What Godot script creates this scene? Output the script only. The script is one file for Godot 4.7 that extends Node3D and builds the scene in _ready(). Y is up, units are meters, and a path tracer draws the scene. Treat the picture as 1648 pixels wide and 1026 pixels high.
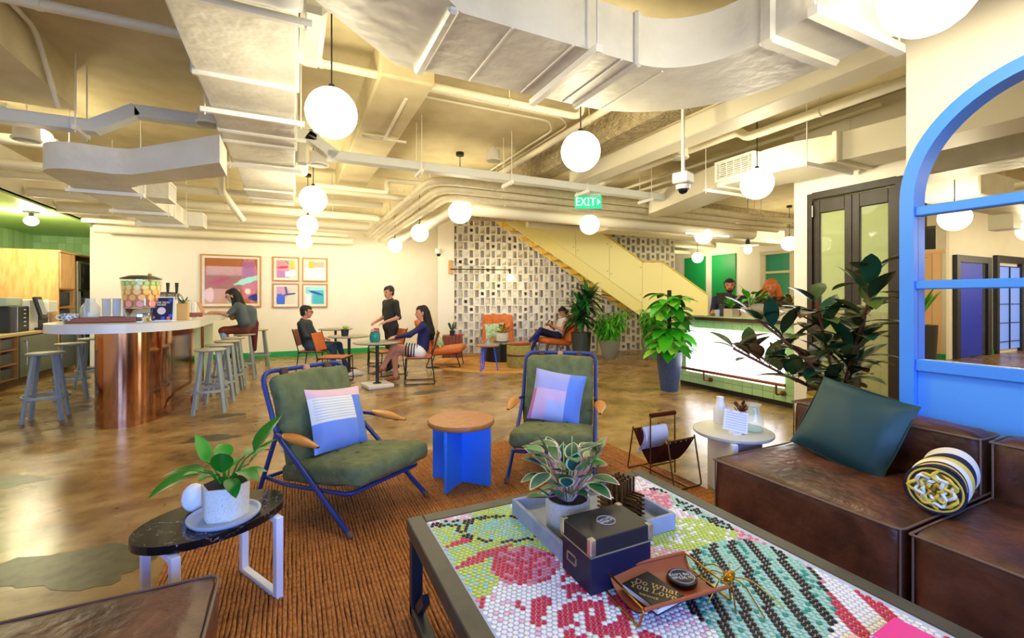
extends Node3D
# A co-working lounge: kitchen bar on the left, lounge seating in front, breeze-block wall and yellow stair at the back, reception on the right.
# World axes follow the building: x runs along the picture wall, -z runs down the room.
func _ready() -> void:
	var cam := Camera3D.new()
	cam.name = "camera"; add_child(cam)
	cam.position = Vector3(0, 1.45, 0); cam.rotation_degrees = Vector3(0, -25.87, 0)
	cam.projection = Camera3D.PROJECTION_FRUSTUM
	cam.near = 0.05; cam.far = 100.0; cam.size = 0.05 * 1026.0 / 730.0; cam.frustum_offset = Vector2(0, -0.05 * 33.0 / 730.0)
	cam.current = true
	var we := WorldEnvironment.new()
	we.name = "surroundings"
	var env := Environment.new()
	env.background_mode = Environment.BG_SKY
	var sky := Sky.new()
	var sm := ProceduralSkyMaterial.new()
	sm.sky_top_color = Color("4a80f0"); sm.sky_horizon_color = Color("a8c8ff"); sm.ground_bottom_color = Color("6f7480"); sm.ground_horizon_color = Color("a8c8ff")
	sm.sky_energy_multiplier = SKY; sm.ground_energy_multiplier = SKY
	sky.sky_material = sm; env.sky = sky
	env.tonemap_mode = Environment.TONE_MAPPER_LINEAR
	env.tonemap_exposure = 1.08
	env.sdfgi_enabled = true; env.ssao_enabled = true; env.ssil_enabled = true
	we.environment = env; add_child(we)
	rng.seed = 7
	build_shell()
	build_breeze_and_stair()
	build_ducts()
	build_lamps()
	build_reception()
	build_kitchen()
	build_bar()
	build_cafe()
	build_back_lounge()
	build_front()
	build_table_things()
	build_plants()
	build_people()
const SKY := 3.4
const LAMP := 1.42
const LAMP_COLOR := "fff0c6"
# ---------------------------------------------------------------- mesh builder
class MB:
	var v := PackedVector3Array()
	var n := PackedVector3Array()
	var u := PackedVector2Array()
	var c := PackedColorArray()
	var ix := PackedInt32Array()
	var col := Color.WHITE
	var colored := false
	var flip := false
	func vert(p: Vector3, nn: Vector3, uv := Vector2.ZERO) -> int:
		v.append(p); n.append(nn); u.append(uv)
		if colored: c.append(col)
		return v.size() - 1
	func tri(a: int, b: int, d: int) -> void:   # counter-clockwise seen from outside
		ix.append(a)
		if flip: ix.append(b); ix.append(d)
		else: ix.append(d); ix.append(b)
	func quad(a: Vector3, b: Vector3, d: Vector3, e: Vector3) -> void:
		var nn := (b - a).cross(e - a)
		if nn.length_squared() < 1e-14: nn = (d - b).cross(e - b)
		nn = nn.normalized()
		var i := vert(a, nn, Vector2(0, 1)); vert(b, nn, Vector2(1, 1)); vert(d, nn, Vector2(1, 0)); vert(e, nn, Vector2(0, 0))
		tri(i, i + 1, i + 2); tri(i, i + 2, i + 3)
	func tri3(a: Vector3, b: Vector3, d: Vector3) -> MB:
		var nn := (b - a).cross(d - a).normalized()
		var i := vert(a, nn, Vector2(a.x, a.z)); vert(b, nn, Vector2(b.x, b.z)); vert(d, nn, Vector2(d.x, d.z))
		tri(i, i + 1, i + 2)
		return self
	func box(p: Vector3, s: Vector3, b := Basis.IDENTITY) -> MB:
		var h := s * 0.5
		var q: Array[Vector3] = []
		for k in 8: q.append(p + b * Vector3(h.x * (1 if k & 1 else -1), h.y * (1 if k & 2 else -1), h.z * (1 if k & 4 else -1)))
		quad(q[4], q[5], q[7], q[6]); quad(q[1], q[0], q[2], q[3]); quad(q[5], q[1], q[3], q[7])
		quad(q[0], q[4], q[6], q[2]); quad(q[6], q[7], q[3], q[2]); quad(q[0], q[1], q[5], q[4])
		return self
	func span(a: Vector3, b: Vector3) -> MB:
		return box((a + b) * 0.5, (b - a).abs())
	func bbox(p: Vector3, s: Vector3, r := 0.01, b := Basis.IDENTITY) -> MB:   # chamfered box
		var h := s * 0.5
		var f := func(sx: float, sy: float, sz: float, ax: int) -> Vector3:
			var w := Vector3(h.x * sx, h.y * sy, h.z * sz)
			for k in 3:
				if k != ax: w[k] -= r * signf(w[k])
			return p + b * w
		for ax in 3:
			var a1 := (ax + 1) % 3
			var a2 := (ax + 2) % 3
			for sg in [-1.0, 1.0]:
				var k: Array[Vector3] = []
				for st in [[-1, -1], [1, -1], [1, 1], [-1, 1]]:
					var w := Vector3.ZERO
					w[ax] = sg; w[a1] = st[0]; w[a2] = st[1]
					k.append(f.call(w.x, w.y, w.z, ax))
				if sg > 0: quad(k[0], k[1], k[2], k[3])
				else: quad(k[3], k[2], k[1], k[0])
			for s1 in [-1.0, 1.0]:
				for s2 in [-1.0, 1.0]:
					var lo := Vector3.ZERO
					lo[ax] = -1; lo[a1] = s1; lo[a2] = s2
					var hi := lo
					hi[ax] = 1
					var e0: Vector3 = f.call(lo.x, lo.y, lo.z, a1); var e1: Vector3 = f.call(hi.x, hi.y, hi.z, a1)
					var g0: Vector3 = f.call(lo.x, lo.y, lo.z, a2); var g1: Vector3 = f.call(hi.x, hi.y, hi.z, a2)
					if s1 * s2 > 0: quad(e0, g0, g1, e1)
					else: quad(e1, g1, g0, e0)
		for k in 8:
			var sx := 1.0 if k & 1 else -1.0
			var sy := 1.0 if k & 2 else -1.0
			var sz := 1.0 if k & 4 else -1.0
			var x: Vector3 = f.call(sx, sy, sz, 0); var y: Vector3 = f.call(sx, sy, sz, 1); var z: Vector3 = f.call(sx, sy, sz, 2)
			if sx * sy * sz > 0: tri3(x, y, z)
			else: tri3(x, z, y)
		return self
	func cyl(a: Vector3, b: Vector3, r0: float, r1 := -1.0, seg := 12, caps := true) -> MB:
		if r1 < 0: r1 = r0
		var ax := (b - a).normalized()
		var sx := ax.cross(Vector3.UP if absf(ax.y) < 0.9 else Vector3.RIGHT).normalized()
		var sy := sx.cross(ax)
		var i0 := v.size()
		var sl := (r0 - r1) / maxf((b - a).length(), 1e-6)
		for k in seg + 1:
			var t := TAU * k / seg
			var d := sx * cos(t) + sy * sin(t)
			var nn := (d + ax * sl).normalized()
			vert(a + d * r0, nn, Vector2(float(k) / seg, 1)); vert(b + d * r1, nn, Vector2(float(k) / seg, 0))
		for k in seg:
			var q := i0 + k * 2
			tri(q, q + 1, q + 3); tri(q, q + 3, q + 2)
		if caps:
			for e in 2:
				var r := r0 if e == 0 else r1
				if r < 1e-5: continue
				var o := a if e == 0 else b
				var nn := -ax if e == 0 else ax
				var m := vert(o, nn, Vector2(0.5, 0.5))
				for k in seg + 1:
					var t := TAU * k / seg
					vert(o + (sx * cos(t) + sy * sin(t)) * r, nn, Vector2(0.5 + 0.5 * cos(t), 0.5 + 0.5 * sin(t)))
				for k in seg:
					if e == 0: tri(m, m + 1 + k, m + 2 + k)
					else: tri(m, m + 2 + k, m + 1 + k)
		return self
	func tube(pts: Array, r, seg := 8, closed := false) -> MB:
		var m := pts.size()
		var i0 := v.size()
		var up := Vector3.ZERO
		var rows := m + (1 if closed else 0)
		for j in rows:
			var p: Vector3 = pts[j % m]
			var pa: Vector3 = pts[(j - 1 + m) % m] if closed or j > 0 else p
			var pb: Vector3 = pts[(j + 1) % m] if closed or j < m - 1 else p
			var t := (pb - pa).normalized()
			if up == Vector3.ZERO: up = t.cross(Vector3.UP if absf(t.y) < 0.9 else Vector3.RIGHT).normalized()
			up = (up - t * up.dot(t)).normalized()
			var sd := t.cross(up)
			var rr: float = r[j % m] if r is Array else r
			for k in seg + 1:
				var a := TAU * k / seg
				var d := up * cos(a) + sd * sin(a)
				vert(p + d * rr, d, Vector2(float(k) / seg, float(j)))
		for j in rows - 1:
			for k in seg:
				var q := i0 + j * (seg + 1) + k
				tri(q, q + seg + 2, q + seg + 1); tri(q, q + 1, q + seg + 2)
		if not closed:
			for e in 2:
				var row := 0 if e == 0 else rows - 1
				var t: Vector3 = (pts[0] - pts[1]).normalized() if e == 0 else (pts[m - 1] - pts[m - 2]).normalized()
				var mid := vert(pts[0] if e == 0 else pts[m - 1], t)
				for k in seg + 1: vert(v[i0 + row * (seg + 1) + k], t)
				for k in seg:
					if e == 0: tri(mid, mid + 2 + k, mid + 1 + k)
					else: tri(mid, mid + 1 + k, mid + 2 + k)
		return self
	func lathe(pr: Array, seg := 24, x := Transform3D.IDENTITY) -> MB:   # pr: Vector2(radius, y) from the bottom up on the outside
		for j in pr.size() - 1:
			var a: Vector2 = pr[j]
			var b: Vector2 = pr[j + 1]
			if a.is_equal_approx(b): continue
			var na := Vector2(b.y - a.y, a.x - b.x).normalized()
			var n0 := na
			var n1 := na
			if j > 0:
				var q: Vector2 = pr[j - 1]
				var nq := Vector2(a.y - q.y, q.x - a.x).normalized()
				if nq.dot(na) > 0.7: n0 = (nq + na).normalized()
			if j < pr.size() - 2:
				var q2: Vector2 = pr[j + 2]
				var nq2 := Vector2(q2.y - b.y, b.x - q2.x).normalized()
				if nq2.dot(na) > 0.7: n1 = (nq2 + na).normalized()
			var i0 := v.size()
			for k in seg + 1:
				var t := TAU * k / seg
				var ct := cos(t)
				var st := sin(t)
				vert(x * Vector3(a.x * ct, a.y, a.x * st), (x.basis * Vector3(n0.x * ct, n0.y, n0.x * st)).normalized(), Vector2(float(k) / seg, float(j) / pr.size()))
				vert(x * Vector3(b.x * ct, b.y, b.x * st), (x.basis * Vector3(n1.x * ct, n1.y, n1.x * st)).normalized(), Vector2(float(k) / seg, float(j + 1) / pr.size()))
			for k in seg:
				var q := i0 + k * 2
				tri(q, q + 1, q + 3); tri(q, q + 3, q + 2)
		return self
	func sphere(p: Vector3, s: Vector3, seg := 16, b := Basis.IDENTITY) -> MB:
		var rows := seg / 2
		var i0 := v.size()
		for j in rows + 1:
			var a := PI * j / rows - PI / 2
			for k in seg + 1:
				var t := TAU * k / seg
				var d := Vector3(cos(a) * cos(t), sin(a), cos(a) * sin(t))
				vert(p + b * (d * s), (b * (d / s)).normalized(), Vector2(float(k) / seg, 1.0 - float(j) / rows))
		for j in rows:
			for k in seg:
				var q := i0 + j * (seg + 1) + k
				tri(q, q + seg + 1, q + seg + 2); tri(q, q + seg + 2, q + 1)
		return self
	func prism(poly: PackedVector2Array, y0: float, y1: float, x := Transform3D.IDENTITY, smooth := false) -> MB:   # plan (x, z)
		var pl := poly.duplicate()
		flip = x.basis.determinant() < 0
		if Geometry2D.is_polygon_clockwise(pl): pl.reverse()
		var m := pl.size()
		var ts := Geometry2D.triangulate_polygon(pl)
		for e in 2:
			var y := y0 if e == 0 else y1
			var nn := (x.basis * (Vector3.DOWN if e == 0 else Vector3.UP)).normalized()
			var i0 := v.size()
			for q in pl: vert(x * Vector3(q.x, y, q.y), nn, q)
			for k in range(0, ts.size(), 3):
				var A := pl[ts[k]]; var B := pl[ts[k + 1]]; var C := pl[ts[k + 2]]
				var ccw := (B - A).cross(C - A) > 0
				if (e == 0) == ccw: tri(i0 + ts[k], i0 + ts[k + 1], i0 + ts[k + 2])
				else: tri(i0 + ts[k], i0 + ts[k + 2], i0 + ts[k + 1])
		var run := 0.0
		for k in m:
			var a := pl[k]; var b := pl[(k + 1) % m]
			var e := b - a
			var no := Vector2(e.y, -e.x).normalized()
			var na := no; var nb := no
			if smooth:
				var pe := a - pl[(k - 1 + m) % m]; var ne := pl[(k + 2) % m] - b
				var pn := Vector2(pe.y, -pe.x).normalized(); var qn := Vector2(ne.y, -ne.x).normalized()
				if pn.dot(no) > 0.75: na = (pn + no).normalized()
				if qn.dot(no) > 0.75: nb = (qn + no).normalized()
			var i := vert(x * Vector3(a.x, y0, a.y), x.basis * Vector3(na.x, 0, na.y), Vector2(run, 1)); vert(x * Vector3(a.x, y1, a.y), x.basis * Vector3(na.x, 0, na.y), Vector2(run, 0))
			run += e.length()
			vert(x * Vector3(b.x, y1, b.y), x.basis * Vector3(nb.x, 0, nb.y), Vector2(run, 0)); vert(x * Vector3(b.x, y0, b.y), x.basis * Vector3(nb.x, 0, nb.y), Vector2(run, 1))
			tri(i, i + 1, i + 2); tri(i, i + 2, i + 3)
		flip = false
		return self
	func grid(p: Array, nu: int, nv: int) -> MB:   # p[j * nu + i], smooth; uv over the sheet
		var i0 := v.size()
		for j in nv:
			for i in nu:
				var a: Vector3 = p[j * nu + mini(i + 1, nu - 1)] - p[j * nu + maxi(i - 1, 0)]
				var b: Vector3 = p[mini(j + 1, nv - 1) * nu + i] - p[maxi(j - 1, 0) * nu + i]
				vert(p[j * nu + i], a.cross(b).normalized(), Vector2(float(i) / (nu - 1), 1.0 - float(j) / (nv - 1)))
		for j in nv - 1:
			for i in nu - 1:
				var q := i0 + j * nu + i
				tri(q, q + 1, q + nu + 1); tri(q, q + nu + 1, q + nu)
		return self
	func soft(p: Vector3, s: Vector3, r: float, puff := Vector3.ZERO, seg := 8, b := Basis.IDENTITY, wob := 0.0) -> MB:   # cushion: rounded, bulging box
		var h := s * 0.5
		var i0 := v.size()
		var acc := {}
		var keys: Array[Vector3i] = []
		var inner := h - Vector3.ONE * r
		for ax in 3:
			var a1 := (ax + 1) % 3
			var a2 := (ax + 2) % 3
			for sg in [-1.0, 1.0]:
				var base := v.size()
				for j in seg + 1:
					for i in seg + 1:
						var q := Vector3.ZERO
						q[ax] = sg * h[ax]
						var fu := sin((float(i) / seg - 0.5) * PI) * 0.35 + (float(i) / seg * 2 - 1) * 0.65
						var fv := sin((float(j) / seg - 0.5) * PI) * 0.35 + (float(j) / seg * 2 - 1) * 0.65
						q[a1] = fu * h[a1]; q[a2] = fv * h[a2]
						var inn := q.clamp(-inner, inner)
						var d := (q - inn).normalized()
						var pos := inn + d * r
						var w := Vector3.ONE
						for k in 3: w[k] = 1.0 - pow(clampf(pos[k] / h[k], -1, 1), 2)
						for k in 3: pos[k] += signf(pos[k]) * puff[k] * w[(k + 1) % 3] * w[(k + 2) % 3] * clampf(absf(pos[k]) / h[k], 0, 1)
						if wob > 0: pos += Vector3(sin(pos.y * 21 + pos.z * 17), sin(pos.x * 19 + pos.z * 23 + 1.3), sin(pos.x * 25 + pos.y * 15)) * wob
						keys.append(Vector3i((pos * 4000).round()))
						vert(p + b * pos, d, Vector2(0.5 + fu * 0.5, 0.5 + fv * 0.5))
				for j in seg:
					for i in seg:
						var q := base + j * (seg + 1) + i
						if sg > 0: tri(q, q + 1, q + seg + 2); tri(q, q + seg + 2, q + seg + 1)
						else: tri(q, q + seg + 2, q + 1); tri(q, q + seg + 1, q + seg + 2)
		var t0 := ix.size() - 6 * seg * seg * 6
		for k in range(t0, ix.size(), 3):
			var A := v[ix[k]]; var B := v[ix[k + 2]]; var C := v[ix[k + 1]]
			var fn := (B - A).cross(C - A)
			for e in 3:
				var key := keys[ix[k + e] - i0]
				acc[key] = acc.get(key, Vector3.ZERO) + fn
		for k in keys.size():
			var q: Vector3 = acc.get(keys[k], n[i0 + k])
			if q.length_squared() > 1e-16: n[i0 + k] = q.normalized()
		return self
	func leaf(o: Vector3, dir: Vector3, L: float, W: float, droop := 0.3, fold := 0.25, tip := 0.8, nu := 5) -> MB:
		dir = dir.normalized()
		var sd := dir.cross(Vector3.UP)
		if sd.length() < 0.05: sd = Vector3(1, 0, 0.3)
		sd = sd.normalized()
		var p := []
		var pos := o
		var d := dir
		for j in nu:
			var t := float(j) / (nu - 1)
			var wd := W * 0.5 * pow(sin(PI * clampf(pow(t, tip) * 0.96 + 0.035, 0, 1)), 0.8)
			var upv := sd.cross(d).normalized()
			p.append(pos - sd * wd + upv * wd * fold); p.append(pos); p.append(pos + sd * wd + upv * wd * fold)
			d = (d + Vector3.DOWN * droop / nu).normalized()
			pos += d * L / (nu - 1)
		grid(p, 3, nu)
		return self
	func add(o: MB, x := Transform3D.IDENTITY) -> MB:
		var i0 := v.size()
		for k in o.v.size():
			vert(x * o.v[k], (x.basis * o.n[k]).normalized(), o.u[k])
		for k in o.ix: ix.append(k + i0)
		return self
	func mesh() -> ArrayMesh:
		var a := []
		a.resize(Mesh.ARRAY_MAX)
		a[Mesh.ARRAY_VERTEX] = v; a[Mesh.ARRAY_NORMAL] = n; a[Mesh.ARRAY_TEX_UV] = u; a[Mesh.ARRAY_INDEX] = ix
		if colored: a[Mesh.ARRAY_COLOR] = c
		var m := ArrayMesh.new()
		m.add_surface_from_arrays(Mesh.PRIMITIVE_TRIANGLES, a)
		return m

# ---------------------------------------------------------------- scene helpers
var used := {}
var mats := {}
var rng := RandomNumberGenerator.new()
func V(x: float, y: float, z: float) -> Vector3: return Vector3(x, y, z)
func rot(x := 0.0, y := 0.0, z := 0.0) -> Basis: return Basis.from_euler(Vector3(deg_to_rad(x), deg_to_rad(y), deg_to_rad(z)))
func numbered(called: String) -> String:
	used[called] = used.get(called, 0) + 1
	return called if used[called] == 1 else "%s_%03d" % [called, used[called] - 1]
func thing(called: String, label: String, cat: String, at := Vector3.ZERO, turn := 0.0, group := "") -> Node3D:
	var o := Node3D.new()
	o.name = numbered(called); add_child(o); o.position = at; o.rotation.y = deg_to_rad(turn)
	tag(o, label, cat, group)
	return o
func tag(o: Node, label := "", cat := "", group := "", kind := "") -> Node:
	if label: o.set_meta("label", label)
	if cat: o.set_meta("category", cat)
	if group: o.set_meta("group", group)
	if kind: o.set_meta("kind", kind)
	return o
func part(parent: Node, called: String, b, m: Material, label := "") -> MeshInstance3D:
	var o := MeshInstance3D.new()
	o.name = called if parent != self else numbered(called)
	o.mesh = b.mesh() if b is MB else b
	o.material_override = m
	parent.add_child(o, true)
	if label: o.set_meta("label", label)
	return o
func solo(called: String, label: String, cat: String, b, m: Material, at := Vector3.ZERO, turn := 0.0, group := "") -> MeshInstance3D:
	var o := part(self, called, b, m)
	o.position = at; o.rotation.y = deg_to_rad(turn)
	tag(o, label, cat, group)
	return o
func struct(called: String, b, m: Material, parent: Node = self, label := "") -> MeshInstance3D:
	var o := part(parent, called, b, m)
	if parent == self: o.set_meta("kind", "structure")
	if label: o.set_meta("label", label)
	return o
func copy(o: Node3D, label: String, at: Vector3, turn: float, base := "") -> Node3D:
	var r: Node3D = o.duplicate()
	r.name = numbered(base if base else str(o.name)); add_child(r); r.position = at; r.rotation.y = deg_to_rad(turn)
	r.set_meta("label", label)
	return r
func mat(hex, rough := 0.6, metal := 0.0) -> StandardMaterial3D:
	var key := str(hex) + "/%.2f/%.2f" % [rough, metal]
	if not mats.has(key):
		var m := StandardMaterial3D.new()
		m.albedo_color = Color(hex) if hex is String else hex
		m.roughness = rough; m.metallic = metal
		mats[key] = m
	return mats[key]
func noise_tex(cols: Array, freq: float, octaves := 4, sd := 1, size := 512, kind := FastNoiseLite.TYPE_SIMPLEX_SMOOTH, warp := 0.0, offs := []) -> NoiseTexture2D:
	var f := FastNoiseLite.new()
	f.noise_type = kind; f.frequency = freq; f.fractal_octaves = octaves; f.seed = sd
	if warp > 0:
		f.domain_warp_enabled = true; f.domain_warp_amplitude = warp; f.domain_warp_frequency = freq * 0.6
	var g := Gradient.new()
	var of := PackedFloat32Array(); var cl := PackedColorArray()
	for k in cols.size():
		of.append(offs[k] if offs.size() else float(k) / (cols.size() - 1)); cl.append(Color(cols[k]))
	g.offsets = of; g.colors = cl
	var t := NoiseTexture2D.new()
	t.width = size; t.height = size; t.seamless = true; t.noise = f; t.color_ramp = g
	return t
func tri_mat(tex: Texture2D, scale: float, rough := 0.6, metal := 0.0, world := true) -> StandardMaterial3D:
	var m := StandardMaterial3D.new()
	m.albedo_texture = tex; m.roughness = rough; m.metallic = metal
	m.uv1_triplanar = true; m.uv1_world_triplanar = world; m.uv1_scale = Vector3.ONE * scale
	return m
func relief(m: StandardMaterial3D, tex: Texture2D, cm: float) -> StandardMaterial3D:
	m.heightmap_enabled = true; m.heightmap_texture = tex; m.heightmap_scale = cm
	return m
func glow(col: String, e: float) -> StandardMaterial3D:
	var m := StandardMaterial3D.new()
	m.albedo_color = Color(col); m.emission_enabled = true; m.emission = Color(col); m.emission_energy_multiplier = e; m.roughness = 0.3
	return m
func glass(col := "ffffff", a := 0.12, rough := 0.03) -> StandardMaterial3D:
	var m := StandardMaterial3D.new()
	var q := Color(col); q.a = a
	m.albedo_color = q; m.transparency = BaseMaterial3D.TRANSPARENCY_ALPHA; m.roughness = rough
	return m
func omni(at: Vector3, e: float, col: String, size: float, called := "globe_lamp_glow") -> void:
	var l := OmniLight3D.new()
	l.name = called; l.light_energy = e; l.light_color = Color(col); l.light_size = size; l.omni_range = 30.0; l.omni_attenuation = 2.0; l.shadow_enabled = true
	add_child(l, true); l.position = at
func text(parent: Node, s: String, size: float, at: Vector3, b: Basis, m: Material, called := "lettering", depth := 0.002, font := "Droid Sans") -> MeshInstance3D:
	var t := TextMesh.new()
	var f := SystemFont.new()
	f.font_names = PackedStringArray([font]); t.font = f
	t.text = s; t.font_size = 48; t.pixel_size = size / 48.0; t.depth = depth; t.curve_step = 2.0
	var o := MeshInstance3D.new()
	o.name = called; o.mesh = t; o.material_override = m
	parent.add_child(o, true); o.transform = Transform3D(b, at)
	return o
func arc(cx: float, cz: float, r: float, a0: float, a1: float, k := 8) -> PackedVector2Array:
	var o := PackedVector2Array()
	for i in k + 1:
		var a := deg_to_rad(lerpf(a0, a1, float(i) / k))
		o.append(Vector2(cx + r * cos(a), cz + r * sin(a)))
	return o
func bend(pts: Array, r: float, k := 5) -> Array:   # polyline with rounded corners
	var o := [pts[0]]
	for i in range(1, pts.size() - 1):
		var p: Vector3 = pts[i]
		var a: Vector3 = pts[i - 1] - p
		var b: Vector3 = pts[i + 1] - p
		var q := minf(r, minf(a.length(), b.length()) * 0.48)
		var A := p + a.normalized() * q
		var B := p + b.normalized() * q
		for j in k + 1:
			var t := float(j) / k
			o.append(A.lerp(p, t).lerp(p.lerp(B, t), t))
	o.append(pts[-1])
	return o
# ---------------------------------------------------------------- the room
var m_ceil: StandardMaterial3D
var m_wall: StandardMaterial3D
var m_duct: StandardMaterial3D
var m_pipe: StandardMaterial3D
var m_black: StandardMaterial3D
func wall_box(called: String, a: Vector3, b: Vector3, m: Material) -> MeshInstance3D:
	return struct(called, MB.new().span(a, b), m)
func build_shell() -> void:
	m_ceil = tri_mat(noise_tex(["c2b58f", "cdc099", "d6caa5"], 0.012, 5, 3), 0.4, 0.85)
	m_wall = tri_mat(noise_tex(["ece5d4", "f1ebdb"], 0.01, 3, 5, 256), 0.5, 0.7)
	m_duct = relief(tri_mat(noise_tex(["d4d2c8", "dfddd4", "e6e5de"], 0.008, 4, 9), 0.6, 0.45), noise_tex(["000000", "ffffff"], 0.02, 3, 12), 0.5)
	m_pipe = mat("e2dcc6", 0.5)
	m_black = mat("191a1c", 0.45)
	# floor: polished concrete, brown and mottled
	var m_floor := tri_mat(noise_tex(["6c522b", "896a3b", "9a7b4a", "aa8c5a", "957645", "7a5d33"], 0.0035, 6, 21, 1024, FastNoiseLite.TYPE_SIMPLEX_SMOOTH, 60.0, [0.0, 0.3, 0.45, 0.62, 0.78, 1.0]), 0.16, 0.22)
	m_floor.uv1_scale = Vector3(0.2, 0.2, 0.27)
	m_floor.roughness_texture = noise_tex(["777777", "ffffff"], 0.01, 4, 31); m_floor.roughness = 0.36
	m_floor.detail_enabled = true; m_floor.detail_blend_mode = BaseMaterial3D.BLEND_MODE_MUL
	m_floor.detail_albedo = noise_tex(["b0a08c", "ebe4da", "ffffff", "ffffff"], 0.02, 5, 44, 1024, FastNoiseLite.TYPE_SIMPLEX_SMOOTH, 20.0)
	var fl := wall_box("floor", V(-6, -0.12, -16), V(25, 0, 4.2), m_floor)
	var mp := tri_mat(noise_tex(["2e2b17", "4a4526", "5b5431"], 0.02, 5, 8), 0.8, 0.35)
	for q in [[-1.06, -3.24, 0.4, 0.2, 24.0], [-0.75, -5.6, 0.24, 0.13, 10.0], [-0.72, -6.6, 0.2, 0.1, 0.0], [-2.15, -5.05, 0.4, 0.15, 30.0], [1.9, -6.9, 0.3, 0.12, -10.0], [3.35, -5.05, 0.2, 0.12, -30.0]]:
		var pl := PackedVector2Array()
		for k in 40:
			var a := TAU * k / 40
			var w := 1.0 + 0.1 * sin(a * 3 + q[0] * 7) + 0.09 * sin(a * 5 + q[1] * 3) + 0.05 * sin(a * 11) + 0.04 * sin(a * 17 + 2)
			pl.append(Vector2(cos(a) * q[2] * w, sin(a) * q[3] * w).rotated(deg_to_rad(q[4])) + Vector2(q[0], q[1]))
		part(fl, "repair_patch", MB.new().prism(pl, -0.001, 0.0012), mp, "dark cement repair patch")
	wall_box("ceiling", V(-6, 3.65, -16), V(25, 3.85, 4.2), m_ceil)
	# picture wall with green skirting
	wall_box("wall_back", V(-3.74, 0, -12.85), V(4.6, 3.65, -12.7), m_wall)
	struct("baseboard_back", MB.new().span(V(-3.7, 0, -12.7), V(4.4, 0.13, -12.675)), mat("18a04c", 0.4))
	struct("trim_1", MB.new().box(V(3.72, 1.825, -11.62), V(0.42, 3.65, 0.5), rot(0, -25.87, 0)), m_wall, self, "white pilaster beside the breeze-block wall")
	# kitchen recess, green tiles
	var green := mat("b4e68a", 0.32)
	var greens := [mat("bfe89a", 0.25), mat("b6e190", 0.25), mat("c8f0a4", 0.25)]
	wall_box("wall_kitchen_side", V(-3.9, 0, -14.8), V(-3.74, 3.65, -12.7), m_wall)
	var kb := wall_box("wall_kitchen_back", V(-5.6, 0, -14.95), V(-3.74, 3.65, -14.8), mat("8cc668", 0.6))
	var kl := wall_box("wall_left", V(-5.75, 0, -15), V(-5.6, 3.65, 4.1), m_wall)
	var tile := MB.new().bbox(Vector3.ZERO, V(0.146, 0.196, 0.014), 0.003).mesh()
	for i in 12:
		for j in 6:
			var t := part(kb, "tile", tile, greens[(i * 7 + j * 5) % 3])
			t.position = V(-5.52 + i * 0.15, 1.9 + j * 0.2, -14.797)
	for i in 16:
		for j in 6:
			var t := part(kl, "tile", tile, greens[(i * 5 + j * 3) % 3])
			t.transform = Transform3D(rot(0, 90, 0), V(-5.597, 1.9 + j * 0.2, -14.7 + i * 0.15))
	struct("trim_2", MB.new().span(V(-3.9, 3.0, -12.7), V(-3.74, 3.65, -4.0)), m_wall, self, "cream bulkhead over the kitchen")
	struct("trim_3", MB.new().span(V(-5.6, 2.97, -14.8), V(-3.74, 3.03, -4.0)), green, self, "lowered green kitchen ceiling")
	# wall behind the camera, with daylight windows
	var wr := [[-5.7, -4.9, 0, 3.65], [-1.8, -1.3, 0, 3.65], [2.3, 2.8, 0, 3.65], [-4.9, -1.8, 0, 0.6], [-1.3, 2.3, 0, 0.6], [-4.9, -1.8, 3.2, 3.65], [-1.3, 2.3, 3.2, 3.65], [2.8, 25, 0, 3.65]]
	var rear := MB.new()
	for q in wr: rear.span(V(q[0], q[2], 3.6), V(q[1], q[3], 3.8))
	struct("wall_front", rear, m_wall)
	var nth := 1
	for q in [[-4.9, -1.8], [-1.3, 2.3]]:
		var w := Node3D.new()
		w.name = "window_%d" % nth; nth += 1; add_child(w); w.set_meta("kind", "structure")
		var fr := MB.new()
		for x in [q[0], (q[0] + q[1]) * 0.5, q[1]]: fr.box(V(x, 1.9, 3.7), V(0.06, 2.6, 0.08))
		for y in [0.6, 1.9, 3.2]: fr.box(V((q[0] + q[1]) * 0.5, y, 3.7), V(q[1] - q[0], 0.06, 0.08))
		part(w, "window_frame", fr, m_black)
		part(w, "pane", MB.new().span(V(q[0], 0.6, 3.69), V(q[1], 3.2, 3.7)), glass("ffffff", 0.05))
	# spaces beyond: reception back room and the corridor seen through the arched window
	wall_box("wall_right", V(25, 0, -16), V(25.2, 3.65, 3.8), m_wall)
	wall_box("wall_far", V(-3.74, 0, -14.2), V(12.6, 3.65, -14.0), m_wall)
	var wg := wall_box("wall_reception_back", V(12.5, 0, -14.0), V(12.65, 3.65, -7.0), m_wall)
	for q in [[-11.75, -10.85], [-10.6, -9.7]]:
		var o := part(wg, "panel", MB.new().bbox(V(12.48, 1.44, (q[0] + q[1]) * 0.5), V(0.04, 2.85, q[1] - q[0]), 0.008), mat("159a4e", 0.45), "green wall panel")
		o.name = "panel"
	wall_box("wall_corridor_end", V(12.65, 0, -7.1), V(14.0, 3.65, -6.95), m_wall)
	var ww := wall_box("wall_corridor_side", V(14.0, 0, -7.0), V(14.15, 3.65, -5.2), mat("d9d2c0", 0.7))
	var woods := [mat("e0b683", 0.5), mat("e8c292", 0.5), mat("d8aa74", 0.5)]
	for k in 10:
		part(ww, "plank", MB.new().bbox(V(13.985, 1.33, -6.9 + k * 0.17), V(0.03, 2.42, 0.164), 0.006), woods[k % 3])
	part(ww, "skirting", MB.new().span(V(13.96, 0, -7), V(14.0, 0.12, -5.2)), mat("18a04c", 0.4))
	part(ww, "cap_rail", MB.new().span(V(13.96, 2.54, -7), V(14.0, 2.62, -5.2)), woods[0])
	var wc := wall_box("wall_corridor", V(14.15, 0, -5.35), V(25, 3.65, -5.2), m_wall)
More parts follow.
